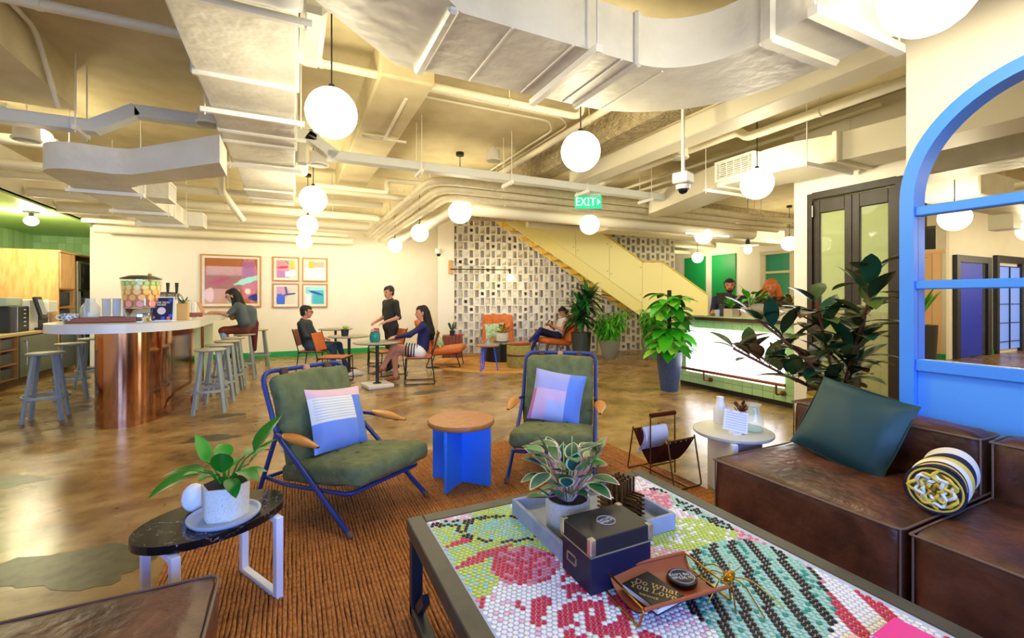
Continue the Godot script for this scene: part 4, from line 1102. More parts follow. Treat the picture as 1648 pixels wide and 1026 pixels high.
	var rows := [[0.22, 0.05, "c8283c", "f0a098"], [0.295, 0.042, "f08c10", "f8c060"], [0.365, 0.042, "f4a418", "f8d070"], [0.42, 0.038, "f0c832", "f6e69a"], [0.47, 0.03, "7cc42c", "c8e68c"]]
	for ri in rows.size():
		var q: Array = rows[ri]
		var R: float = 0.168 + (q[0] - 0.2) * 0.07
		var cnt := int(TAU * R / (q[1] * 2.15))
		for k in cnt:
			var a: float = TAU * (k + 0.5 * (ri % 2)) / cnt
			var dir := V(cos(a), 0, sin(a))
			var sl := part(d, "fruit_slice", MB.new().cyl(V(0, q[0], 0) + dir * (R - 0.008), V(0, q[0], 0) + dir * (R + 0.002), q[1], -1, 14), mat(q[2], 0.4))
			part(sl, "flesh", MB.new().cyl(V(0, q[0], 0) + dir * (R + 0.001), V(0, q[0], 0) + dir * (R + 0.004), q[1] * 0.8, -1, 12), mat(q[3], 0.4))
	# wooden tray with carafe, cups
	var tr := thing("serving_tray", "brown wooden serving tray on the bar", "tray", V(-2.02, y, -7.0), 8)
	part(tr, "base", MB.new().bbox(V(0, 0.012, 0), V(0.62, 0.02, 0.34), 0.004), mat("8a4a22", 0.5))
	for sd in [-1, 1]:
		part(tr, "side", MB.new().bbox(V(0, 0.035, sd * 0.165), V(0.62, 0.06, 0.016), 0.004).box(V(0, 0.05, sd * 0.174), V(0.1, 0.018, 0.004)), mat("7d421e", 0.5))
		part(tr, "end", MB.new().bbox(V(sd * 0.302, 0.03, 0), V(0.016, 0.05, 0.33), 0.004), mat("7d421e", 0.5))
	for q in [[V(-2.16, y + 0.024, -7.05), "clear ribbed glass carafe on the wooden tray", 0.085, 0.26]]:
		var ca := thing("glass_carafe", q[1], "carafe", q[0])
		part(ca, "bottle", MB.new().lathe([Vector2(0, 0), Vector2(0.085, 0), Vector2(0.09, 0.02), Vector2(0.09, 0.15), Vector2(0.06, 0.2), Vector2(0.045, 0.22), Vector2(0.045, 0.25), Vector2(0.05, 0.26)], 24), glass("e8f4f8", 0.3))
		part(ca, "water", MB.new().lathe([Vector2(0, 0.01), Vector2(0.08, 0.01), Vector2(0.08, 0.1), Vector2(0, 0.1)], 20), glass("d8e8f0", 0.25))
	for k in 3:
		var cs := thing("cup_stack", ["tall stack of clear plastic cups behind the tray, left", "tall stack of clear plastic cups behind the tray, middle", "tall stack of clear plastic cups behind the tray, right"][k], "cups", V(-2.1 + 0.11 * k, y, -7.36 + 0.03 * k))
		for j in 7: part(cs, "cup", MB.new().lathe([Vector2(0.03, j * 0.03), Vector2(0.045, j * 0.03 + 0.1), Vector2(0.048, j * 0.03 + 0.105), Vector2(0.043, j * 0.03 + 0.1)], 16), mat("e8eef2", 0.2))
	var mg := thing("mug", "white mug with painted leaves and lime green base", "mug", V(-2.28, y, -6.85))
	part(mg, "cup", MB.new().lathe([Vector2(0, 0.025), Vector2(0.06, 0.03), Vector2(0.075, 0.075), Vector2(0.08, 0.11), Vector2(0.075, 0.11), Vector2(0.068, 0.07), Vector2(0, 0.04)], 20), tri_mat(noise_tex(["f2f2ee", "f2f2ee", "f2f2ee", "3058c8", "5aa02c", "f0d020"], 0.06, 2, 33, 128), 4.0, 0.3))
	part(mg, "foot", MB.new().lathe([Vector2(0, 0), Vector2(0.05, 0), Vector2(0.06, 0.03), Vector2(0, 0.03)], 18), mat("7bd01c", 0.35))
	part(mg, "handle", MB.new().tube(bend([V(-0.07, 0.1, 0), V(-0.115, 0.09, 0), V(-0.11, 0.05, 0), V(-0.065, 0.045, 0)], 0.03), 0.008, 6), mat("f2f2ee", 0.3))
	# sign
	var sg := thing("counter_sign", "navy printed counter sign in a clear stand with pink flowers", "sign", V(-1.46, y, -7.0), -12)
	part(sg, "stand", MB.new().box(V(0, 0.15, 0), V(0.27, 0.31, 0.008), rot(-6, 0, 0)).bbox(V(0, 0.006, 0.02), V(0.27, 0.01, 0.1), 0.003), mat("e8ecf4", 0.2))
	var sp := part(sg, "print", MB.new().box(V(0, 0.155, 0.006), V(0.235, 0.275, 0.004), rot(-6, 0, 0)), mat("141438", 0.5))
	for q in [[-0.09, 0.05, "e86a8c"], [0.08, 0.04, "e86a8c"], [0.1, 0.07, "4060e0"], [-0.06, 0.27, "e86a8c"], [0.09, 0.26, "4060e0"], [0.02, 0.04, "4060e0"]]:
		part(sp, "flower", MB.new().cyl(V(q[0], q[1], 0.012 - (q[1] - 0.15) * 0.1), V(q[0], q[1], 0.016 - (q[1] - 0.15) * 0.1), 0.022, -1, 8), mat(q[2], 0.5))
	part(sp, "emblem", MB.new().cyl(V(0, 0.13, 0.01), V(0, 0.13, 0.016), 0.045, -1, 20), mat("f0d8dc", 0.5))
	text(sp, "DEAR NEAR", 0.035, V(0, 0.235, 0.004), rot(-6, 0, 0), mat("f4f0ec", 0.5), "lettering")
	text(sp, "HOME", 0.035, V(0, 0.205, 0.007), rot(-6, 0, 0), mat("f4f0ec", 0.5), "lettering")
	# tap tower
	var tt := thing("tap_tower", "chrome beer tap tower with row of handles behind the dispenser", "tap", V(-1.62, y, -7.75), 0)
	var ch := mat("c0c0bc", 0.12, 1.0)
	part(tt, "column", MB.new().tube(bend([V(-0.18, 0, 0), V(-0.18, 0.34, 0), V(0.22, 0.34, 0), V(0.22, 0, 0)], 0.1, 8), 0.035, 14), ch)
	for k in 4:
		var x := -0.12 + 0.1 * k
		part(tt, "tap_handle", MB.new().cyl(V(x, 0.36, 0.06), V(x, 0.5 if k else 0.62, 0.05), 0.014, 0.022, 10), m_black if k else mat("b8703c", 0.4))
		part(tt, "spout", MB.new().tube([V(x, 0.34, 0.0), V(x, 0.34, 0.1), V(x, 0.27, 0.12)], 0.012, 8), ch)
	var pb := planter_box(V(-1.3, y, -7.32), V(0.12, 0.22, 0.12), "tall wooden planter box with succulent beside the sign", mat("c9a468", 0.6))
	leafy(pb, V(0, 0.22, 0), 14, 0.09, 0.03, 0.04, 0.03, [mat("1f4a22", 0.4), mat("2f6a2c", 0.4)], 9, 0.0)
	var nb := thing("napkin_holder", "small brown wooden block with white napkins on the bar", "napkin holder", V(-1.2, y, -7.55))
	part(nb, "block", MB.new().bbox(V(0, 0.06, 0), V(0.16, 0.06, 0.1), 0.005), mat("8d4d24", 0.5))
	part(nb, "napkins", MB.new().bbox(V(-0.02, 0.12, 0), V(0.05, 0.22, 0.08), 0.01), mat("e8e4da", 0.7))
	var lp := thing("laptop", "rose gold laptop open on the bar before the seated woman", "laptop", V(-1.4, y, -9.62), 90)
	part(lp, "keyboard_base", MB.new().bbox(V(0, 0.009, 0.1), V(0.32, 0.016, 0.22), 0.004), mat("c89a6a", 0.35, 0.5))
	part(lp, "screen_lid", MB.new().bbox(V(0, 0.115, -0.045), V(0.32, 0.22, 0.01), 0.004, rot(-20, 0, 0)), mat("c89058", 0.35, 0.5))
# ---------------------------------------------------------------- pictures and cafe seating
func art(at: Vector3, w: float, h: float, label: String, shapes: Array, ground: String) -> void:
	var t := thing("framed_print", label, "picture", at)
	var wood := mat("c08a48", 0.5)
	for sd in [-1, 1]:
		part(t, "frame_side", MB.new().bbox(V(sd * (w * 0.5 - 0.016), h * 0.5, 0.02), V(0.032, h, 0.04), 0.004), wood)
		part(t, "frame_rail", MB.new().bbox(V(0, h * 0.5 + sd * (h * 0.5 - 0.016), 0.02), V(w - 0.066, 0.032, 0.04), 0.004), wood)
	part(t, "mount", MB.new().box(V(0, h * 0.5, 0.006), V(w - 0.06, h - 0.06, 0.012)), mat("e4e0cf", 0.6))
	var iw := w - 0.17
	var ih := h - 0.17
	var im := Image.create(160, int(160.0 * ih / iw), false, Image.FORMAT_RGB8)
	im.fill(Color(ground))
	var H := im.get_height()
	for s in shapes:   # [kind, x, y, w, h, colour, angle] in picture fractions
		var c := Color(s[5])
		var ang: float = s[6] if s.size() > 6 else 0.0
		for py in H:
			for px in 160:
				var q := Vector2(px / 160.0 - s[1], float(py) / H - s[2]).rotated(ang)
				if s[0] == "r" and absf(q.x) < s[3] * 0.5 and absf(q.y) < s[4] * 0.5: im.set_pixel(px, py, c)
				elif s[0] == "e" and pow(q.x / s[3] * 2, 2) + pow(q.y / s[4] * 2, 2) < 1.0 + 0.25 * sin(q.x * 40): im.set_pixel(px, py, c)
				elif s[0] == "d" and absf(q.x) < s[3] * 0.5 and absf(q.y) < s[4] * 0.5 and sin(px * 0.9) * sin(py * 0.7 + px * 0.35) > 0.25: im.set_pixel(px, py, c)
	var m := StandardMaterial3D.new()
	m.albedo_texture = ImageTexture.create_from_image(im); m.roughness = 0.6
	var b := MB.new()
	b.quad(V(-iw / 2, h / 2 - ih / 2, 0.0135), V(iw / 2, h / 2 - ih / 2, 0.0135), V(iw / 2, h / 2 + ih / 2, 0.0135), V(-iw / 2, h / 2 + ih / 2, 0.0135))
	part(t, "print", b, m)
	part(t, "glazing", MB.new().box(V(0, h * 0.5, 0.024), V(w - 0.06, h - 0.06, 0.004)), glass_dull())
func cafe_chair(label: String, at: Vector3, turn: float) -> Node3D:
	var c := thing("leather_chair", label, "chair", at, turn, "tan leather chairs at the round tables")
	var fr := mat("15130f", 0.5)
	if not mats.has("cafe_leather"): mats["cafe_leather"] = relief(tri_mat(noise_tex(["a04e1e", "b85f28", "c46c30"], 0.03, 3, 101, 256), 2.0, 0.5), noise_tex(["000000", "ffffff"], 0.1, 2, 102, 256), 0.3)
	var lt: StandardMaterial3D = mats["cafe_leather"]
	# local +z is the way the chair faces
	part(c, "seat", MB.new().soft(V(0, 0.45, 0.0), V(0.44, 0.03, 0.44), 0.012, V(0, -0.012, 0), 6), lt)
	var bp := []
	for j in 5:
		for i in 5:
			var u := i / 4.0 - 0.5
			var t := j / 4.0
			bp.append(V(u * 0.44, 0.56 + t * 0.3, -0.22 - t * 0.09 - 0.03 * (1 - 4 * u * u)))
	var bk := MB.new().grid(bp, 5, 5)
	var bq := []
	for q in bp: bq.append(q + V(0, 0, -0.014))
	bk.grid(bq, 5, 5)
	part(c, "backrest", bk, lt)
	for sd in [-1, 1]:
		part(c, "side_frame", MB.new().tube(bend([V(sd * 0.235, 0.45, 0.22), V(sd * 0.235, 0.012, 0.24), V(sd * 0.235, 0.012, -0.26), V(sd * 0.235, 0.45, -0.2), V(sd * 0.235, 0.88, -0.32)], 0.02), 0.0095, 8), fr)
		part(c, "seat_rail", MB.new().tube([V(sd * 0.225, 0.44, 0.22), V(sd * 0.225, 0.44, -0.2)], 0.009, 6), fr)
	for q in [[0.2, 0.16], [-0.2, 0.16], [-0.2, 0.42], [0.22, 0.43]]: part(c, "stretcher", MB.new().tube([V(-0.235, q[1], q[0]), V(0.235, q[1], q[0])], 0.008, 6), fr)
	return c
func cafe_table(label: String, at: Vector3, block := false) -> Node3D:
	var t := thing("round_table", label, "table", at)
	if not mats.has("table_stone"): mats["table_stone"] = tri_mat(noise_tex(["77736a", "d6d2c8", "e8e4da", "9b968a"], 0.12, 2, 111, 256), 3.0, 0.6)
	part(t, "tabletop", MB.new().lathe([Vector2(0, 0.715), Vector2(0.36, 0.715), Vector2(0.38, 0.725), Vector2(0.38, 0.735), Vector2(0.375, 0.74), Vector2(0, 0.74)], 36), mat("8d8875", 0.35))
	part(t, "column", MB.new().cyl(V(0, 0.06, 0), V(0, 0.715, 0), 0.028, -1, 14).cyl(V(0, 0.06, 0), V(0, 0.075, 0), 0.08, 0.06, 18), m_black)
	part(t, "stone_base", MB.new().bbox(V(0, 0.032, 0), V(0.42, 0.062, 0.42), 0.012, rot(0, 10, 0)), mats["table_stone"])
	return t
func build_cafe() -> void:
	art(V(-1.3, 1.24, -12.69), 1.25, 1.25, "large framed abstract print in brown, blue and pink behind the bar", [["r", 0.5, 0.18, 1.0, 0.4, "a8622c"], ["r", 0.5, 0.5, 1.0, 0.4, "9c5a2e"], ["r", 0.3, 0.85, 0.7, 0.35, "c89a86"], ["d", 0.48, 0.27, 0.9, 0.2, "f2ecff"], ["e", 0.85, 0.45, 0.35, 1.0, "c8707c"], ["d", 0.82, 0.3, 0.25, 0.5, "2438b8"], ["e", 0.8, 0.48, 0.5, 0.13, "9ae0cc", 0.35], ["e", 0.25, 0.5, 0.4, 0.06, "c02058", 0.35], ["e", 0.55, 0.88, 0.25, 0.3, "8fdcc8"], ["e", 0.93, 0.86, 0.2, 0.15, "1c2890"], ["e", 0.8, 0.72, 0.12, 0.12, "e8dcc8"], ["e", 0.08, 0.8, 0.18, 0.3, "e6c4c8"]], "a8642f")
	art(V(-0.135, 1.88, -12.69), 0.6, 0.61, "small framed print with pink and white bands, upper left of four", [["r", 0.3, 0.5, 0.7, 1.0, "d88ca0"], ["r", 0.8, 0.2, 0.2, 0.5, "f2c430"], ["r", 0.75, 0.75, 0.6, 0.3, "e8f0f8", 0.15], ["e", 0.35, 0.4, 0.6, 0.12, "c8284c", 0.1], ["d", 0.25, 0.78, 0.4, 0.4, "2838c0"], ["r", 0.55, 0.12, 0.05, 0.25, "109858", 0.6], ["r", 0.8, 0.45, 0.4, 0.1, "d8b878", 0.2]], "d8cdb4")
	art(V(0.53, 1.88, -12.69), 0.6, 0.61, "small framed print with yellow patch and pale blue, upper right of four", [["r", 0.3, 0.2, 0.3, 0.4, "f2bc28"], ["r", 0.7, 0.2, 0.6, 0.3, "cdb489"], ["r", 0.2, 0.7, 0.35, 0.6, "c4d4f2"], ["d", 0.75, 0.55, 0.5, 0.8, "9db4e8"], ["r", 0.42, 0.6, 0.03, 0.7, "c8b890"]], "e8eaf0")
	art(V(-0.135, 1.22, -12.69), 0.6, 0.61, "small framed print with dark blue strokes, lower left of four", [["e", 0.3, 0.3, 0.7, 0.8, "c896b0"], ["e", 0.2, 0.75, 0.5, 0.7, "2050d8"], ["r", 0.5, 0.2, 0.1, 0.6, "1a2470", 0.2], ["e", 0.7, 0.42, 0.8, 0.1, "101c50", 0.15], ["e", 0.75, 0.8, 0.6, 0.6, "d8d2ae"]], "d6cdb0")
	art(V(0.53, 1.22, -12.69), 0.6, 0.61, "small framed print in teal and turquoise, lower right of four", [["r", 0.7, 0.6, 0.6, 0.9, "2ec0c8"], ["e", 0.55, 0.35, 0.8, 0.16, "123a9c", -0.3], ["d", 0.6, 0.7, 0.7, 0.5, "0a7888"], ["r", 0.15, 0.7, 0.3, 0.6, "dce6ea"], ["r", 0.6, 0.1, 0.8, 0.2, "9edce4"]], "7ed0d8")
	cafe_table("round grey table nearest, between the two talking people", V(1.26, 0, -7.67))
	cafe_table("round grey table in the middle with a potted succulent", V(0.98, 0, -9.15))
	cafe_table("round grey table farthest, against the picture wall", V(0.92, 0, -11.4))
	cafe_chair("tan leather chair the man sits on", V(0.38, 0, -9.5), 70)
	cafe_chair("empty tan leather chair in front of the seated man", V(0.66, 0, -8.35), 65)
	cafe_chair("tan leather chair the dark-haired woman sits on", V(1.98, 0, -7.75), -105)
	cafe_chair("empty tan leather chair at the far side of the middle table", V(1.72, 0, -10.2), -100)
	cafe_chair("empty tan leather chair behind the nearest round table", V(1.62, 0, -8.85), -70)
	var s := thing("potted_succulent", "green succulent in a dark blue pot on the middle round table", "plant", V(0.9, 0.74, -9.1))
	part(s, "pot", MB.new().lathe([Vector2(0, 0), Vector2(0.06, 0), Vector2(0.075, 0.13), Vector2(0.065, 0.13), Vector2(0, 0.11)], 16), mat("1a2236", 0.35))
	leafy(s, V(0, 0.11, 0), 12, 0.1, 0.035, 0.03, 0.03, [mat("8ac22c", 0.45), mat("c4d83c", 0.45)], 21, 0.0)
	var j := thing("glass_jar", "teal glass jar with pink flowers on the nearest round table", "jar", V(1.22, 0.74, -7.65))
	part(j, "jar_body", MB.new().lathe([Vector2(0, 0), Vector2(0.07, 0), Vector2(0.085, 0.03), Vector2(0.085, 0.12), Vector2(0.07, 0.16), Vector2(0.08, 0.165), Vector2(0.07, 0.17), Vector2(0, 0.15)], 18), mat("1f7f76", 0.15))
	for k in 9:
		var a := k * 2.4
		part(j, "flower", MB.new().sphere(V(cos(a) * 0.045, 0.185 + 0.012 * (k % 3), sin(a) * 0.045), V(0.025, 0.018, 0.025), 8), mat(["c8607a", "e090a0", "8a4a3a"][k % 3], 0.6))
# ---------------------------------------------------------------- lounge at the back
func lounge_chair(label: String, at: Vector3, turn: float) -> Node3D:
	var c := thing("lounge_chair", label, "chair", at, turn, "orange leather lounge chairs on the round rug")
	var lt: StandardMaterial3D
	if not mats.has("orange"): mats["orange"] = tri_mat(noise_tex(["b0521c", "c8641f", "d4742c"], 0.02, 3, 121, 256), 1.5, 0.5)
	lt = mats["orange"]
	part(c, "seat_cushion", MB.new().soft(V(0, 0.36, 0.05), V(0.8, 0.13, 0.7), 0.05, V(0, 0.02, 0.01), 8, rot(-7, 0, 0)), lt)
	part(c, "back_cushion", MB.new().soft(V(0, 0.66, -0.41), V(0.8, 0.74, 0.12), 0.05, V(0, 0.01, 0.015), 8, rot(-22, 0, 0)), lt)
	for k in 2: part(c, "seam", MB.new().tube([V(-0.13 + 0.26 * k, 0.42, -0.235), V(-0.13 + 0.26 * k, 0.9, -0.425)], 0.006, 5), mat("8a3c12", 0.6))
	var fr := mat("14120f", 0.5)
	for sd in [-1, 1]:
		part(c, "leg_frame", MB.new().tube(bend([V(sd * 0.3, 0.3, -0.24), V(sd * 0.24, 0.012, -0.36), V(sd * 0.24, 0.012, 0.36), V(sd * 0.3, 0.3, 0.28)], 0.03), 0.011, 8), fr)
		part(c, "seat_rail", MB.new().tube([V(sd * 0.32, 0.28, -0.3), V(sd * 0.32, 0.32, 0.34)], 0.011, 6), fr)
	part(c, "cross_bar", MB.new().tube([V(-0.24, 0.012, -0.3), V(0.24, 0.012, 0.3)], 0.009, 6).tube([V(0.24, 0.014, -0.3), V(-0.24, 0.014, 0.3)], 0.009, 6), fr)
	return c
func pillow_mesh(w: float, h: float, t: float, pinch := 0.12, seg := 14) -> MB:
	var b := MB.new()
	for sd in [-1.0, 1.0]:
		var p := []
		for j in seg + 1:
			for i in seg + 1:
				var u: float = (float(i) / seg * 2 - 1) * sd
				var q := float(j) / seg * 2 - 1
				var e := pow((1 - pow(absf(u), 2.2)) * (1 - pow(absf(q), 2.2)), 0.5)
				var x: float = u * w * 0.5 * (1 - pinch * (1 - q * q) * 0.5)
				var y: float = q * h * 0.5 * (1 - pinch * (1 - u * u) * 0.5)
				p.append(V(x, y, sd * (t * 0.5 * e + 0.004 * sin(u * 9 + q * 4) * e)))
		b.grid(p, seg + 1, seg + 1)
	return b
func build_back_lounge() -> void:
	var rg := thing("round_rug", "round woven jute rug under the orange lounge chairs", "rug", V(4.3, 0, -9.4))
	var jute := tri_mat(noise_tex(["b87f3c", "cf984e", "dcab62"], 0.05, 3, 131, 256), 2.0, 0.9)
	var ju2 := mat("b98548", 0.9)
	for k in 12:
		var r0 := 0.13 * k
		part(rg, "woven_ring", MB.new().lathe([Vector2(r0 + 0.127, 0.0), Vector2(r0 + 0.127, 0.01), Vector2(r0 + 0.115, 0.016), Vector2(r0 + 0.015, 0.016), Vector2(r0 + 0.002, 0.01)], 48), jute if k % 3 else ju2)
	lounge_chair("orange lounge chair facing the camera against the breeze wall", V(4.62, 0.016, -10.3), -22)
	lounge_chair("orange lounge chair with the reading woman", V(6.05, 0, -10.0), -95)
	lounge_chair("orange lounge chair seen sideways behind the dark-haired woman", V(2.95, 0.0, -9.35), 62)
	var gp := tri_mat(noise_tex(["1f6b33", "3f8f45", "e6eadc", "5a9c50", "f0f0e4"], 0.02, 3, 141, 256, FastNoiseLite.TYPE_SIMPLEX_SMOOTH, 20.0), 1.0, 0.8)
	gp.uv1_scale = V(1.2, 6, 1.2)
	var p1 := solo("cushion", "green and white striped cushion on the facing orange chair", "cushion", pillow_mesh(0.5, 0.4, 0.14), gp)
	p1.transform = Transform3D(rot(-20, -18, 4), V(4.56, 0.64, -10.38))
	var p2 := solo("cushion", "green leaf-patterned cushion on the sideways orange chair", "cushion", pillow_mesh(0.45, 0.35, 0.15), gp)
	p2.transform = Transform3D(rot(-35, 62, 0), V(2.8, 0.56, -9.42))
	var cb := thing("side_table", "dark wooden cube side table beside the pilaster", "table", V(3.58, 0, -10.75), -20)
	var wd := tri_mat(noise_tex(["4a1f0c", "6e3416", "874521", "5a280f"], 0.02, 4, 151, 256), 1.0, 0.45)
	wd.uv1_scale = V(6, 0.4, 6)
	for k in 6: part(cb, "stave", MB.new().bbox(V(-0.205 + 0.082 * k, 0.27, 0.0), V(0.08, 0.54, 0.48), 0.006), wd)
	var sp := thing("potted_cactus", "small branching cactus in a dark pot on the wooden cube", "plant", V(3.55, 0.54, -10.7))
	part(sp, "pot", MB.new().lathe([Vector2(0, 0), Vector2(0.06, 0), Vector2(0.065, 0.12), Vector2(0, 0.11)], 14), mat("1c2020", 0.5))
	for k in 7:
		var a := k * 0.9
		part(sp, "branch", MB.new().tube([V(0, 0.1, 0), V(cos(a) * 0.06, 0.2, sin(a) * 0.06), V(cos(a) * 0.1, 0.32 - 0.02 * (k % 3), sin(a) * 0.1)], 0.014, 6), mat("35563c", 0.6))
	solo("book", "pink book lying on the wooden cube", "book", MB.new().bbox(V(0, 0.012, 0), V(0.22, 0.024, 0.16), 0.003), mat("c02848", 0.5), V(3.72, 0.54, -10.66), 10)
	var ht := thing("hairpin_table", "small round wooden table on bright blue hairpin legs", "table", V(3.5, 0.016, -8.35))
	part(ht, "tabletop", MB.new().lathe([Vector2(0, 0.485), Vector2(0.23, 0.485), Vector2(0.24, 0.5), Vector2(0.235, 0.515), Vector2(0, 0.515)], 30), mat("a5713a", 0.45))
	for k in 3:
		var a := TAU * k / 3 + 0.5
		var d := V(cos(a), 0, sin(a))
		var sd := V(-sin(a), 0, cos(a)) * 0.045
		part(ht, "hairpin_leg", MB.new().tube(bend([d * 0.13 + sd + V(0, 0.485, 0), d * 0.21 + sd * 0.3 + V(0, 0.008, 0), d * 0.21 - sd * 0.3 + V(0, 0.008, 0), d * 0.13 - sd + V(0, 0.485, 0)], 0.02), 0.009, 8), mat("1c58f0", 0.35))
	var ds := thing("desk_calendar", "small grey tent card on the hairpin table", "card", V(3.5, 0.531, -8.3), -25)
	part(ds, "card", MB.new().prism(PackedVector2Array([Vector2(-0.05, 0), Vector2(0.05, 0), Vector2(0.0, 0.14)]), -0.07, 0.07, Transform3D(rot(-90, 0, 0) * rot(0, 0, 0), Vector3.ZERO)), mat("a8a8c8", 0.5))
	var dr := thing("drum_table", "black drum coffee table with marble top in the back lounge", "table", V(4.3, 0.016, -9.6))
	part(dr, "drum", MB.new().cyl(V(0, 0, 0), V(0, 0.4, 0), 0.34, -1, 30), mat("0d0d0e", 0.4))
	part(dr, "marble_top", MB.new().lathe([Vector2(0, 0.4), Vector2(0.4, 0.4), Vector2(0.41, 0.42), Vector2(0.4, 0.44), Vector2(0, 0.44)], 36), tri_mat(noise_tex(["131a16", "26332b", "a8b0a4", "1a221d"], 0.02, 4, 161, 256, FastNoiseLite.TYPE_SIMPLEX_SMOOTH, 30.0), 2.0, 0.2))
	var fp := thing("flower_pot", "cream pot of yellow flowers on the black drum table", "plant", V(4.38, 0.456, -9.55))
	part(fp, "pot", MB.new().lathe([Vector2(0, 0), Vector2(0.13, 0), Vector2(0.15, 0.2), Vector2(0.135, 0.2), Vector2(0, 0.17)], 22), mat("d8cdb8", 0.6))
	part(fp, "saucer", MB.new().cyl(V(0, -0.002, 0), V(0, 0.014, 0), 0.2, -1, 24), mat("22282c", 0.4))
	leafy(fp, V(0, 0.18, 0), 46, 0.13, 0.05, 0.2, 0.16, [mat("8a8420", 0.5), mat("5c6a20", 0.5), mat("c8a82c", 0.5), mat("7c4a24", 0.5)], 23, 0.2)
	var pf := thing("pouf", "olive drum pouf with brown leather top and strap", "pouf", V(4.28, 0.0, -8.5))
	var ol := tri_mat(noise_tex(["7d7434", "948a45", "a59b55"], 0.03, 3, 171, 256), 1.5, 0.85)
	part(pf, "drum_body", MB.new().lathe([Vector2(0, 0.01), Vector2(0.24, 0.01), Vector2(0.255, 0.04), Vector2(0.255, 0.46), Vector2(0.24, 0.49), Vector2(0, 0.49)], 36), ol)
	part(pf, "leather_top", MB.new().lathe([Vector2(0, 0.485), Vector2(0.245, 0.485), Vector2(0.255, 0.51), Vector2(0.23, 0.54), Vector2(0, 0.555)], 36), mat("8d4a24", 0.3))
	part(pf, "strap", MB.new().lathe([Vector2(0.256, 0.255), Vector2(0.262, 0.255), Vector2(0.262, 0.295), Vector2(0.256, 0.295)], 36), mat("6c3418", 0.5))
func glass_dull() -> StandardMaterial3D:
	if not mats.has("dull_glass"):
		var m := glass("ffffff", 0.0, 0.0)
		m.metallic_specular = 0.15
		mats["dull_glass"] = m
	return mats["dull_glass"]
# ---------------------------------------------------------------- foreground
var m_leather: StandardMaterial3D
func module(called: String, label: String, at: Vector3, parts: Array) -> Node3D:
	var t := thing(called, label, "sofa", at)
	for q in parts:
		part(t, q[0], MB.new().soft(q[1], q[2], q[3], q[4], 12, Basis.IDENTITY, 0.0025), m_leather)
		if q.size() > 5:
			var c: Vector3 = q[1]
			var h: Vector3 = q[2] * 0.5
			var b := MB.new()
			var y: float = h.y - q[3] * 0.35
			b.tube(bend([c + V(-h.x, y, -h.z), c + V(h.x, y, -h.z), c + V(h.x, y, h.z), c + V(-h.x, y, h.z), c + V(-h.x, y, -h.z)], 0.05), 0.006, 6)
			for s in [[-1, -1], [-1, 1]]: b.tube([c + V(s[0] * (h.x - 0.008), y, s[1] * (h.z - 0.008)), c + V(s[0] * (h.x - 0.008), -h.y + 0.03, s[1] * (h.z - 0.008))], 0.005, 6)
			part(t, "piping", b, mat("6e5646", 0.5))
	return t
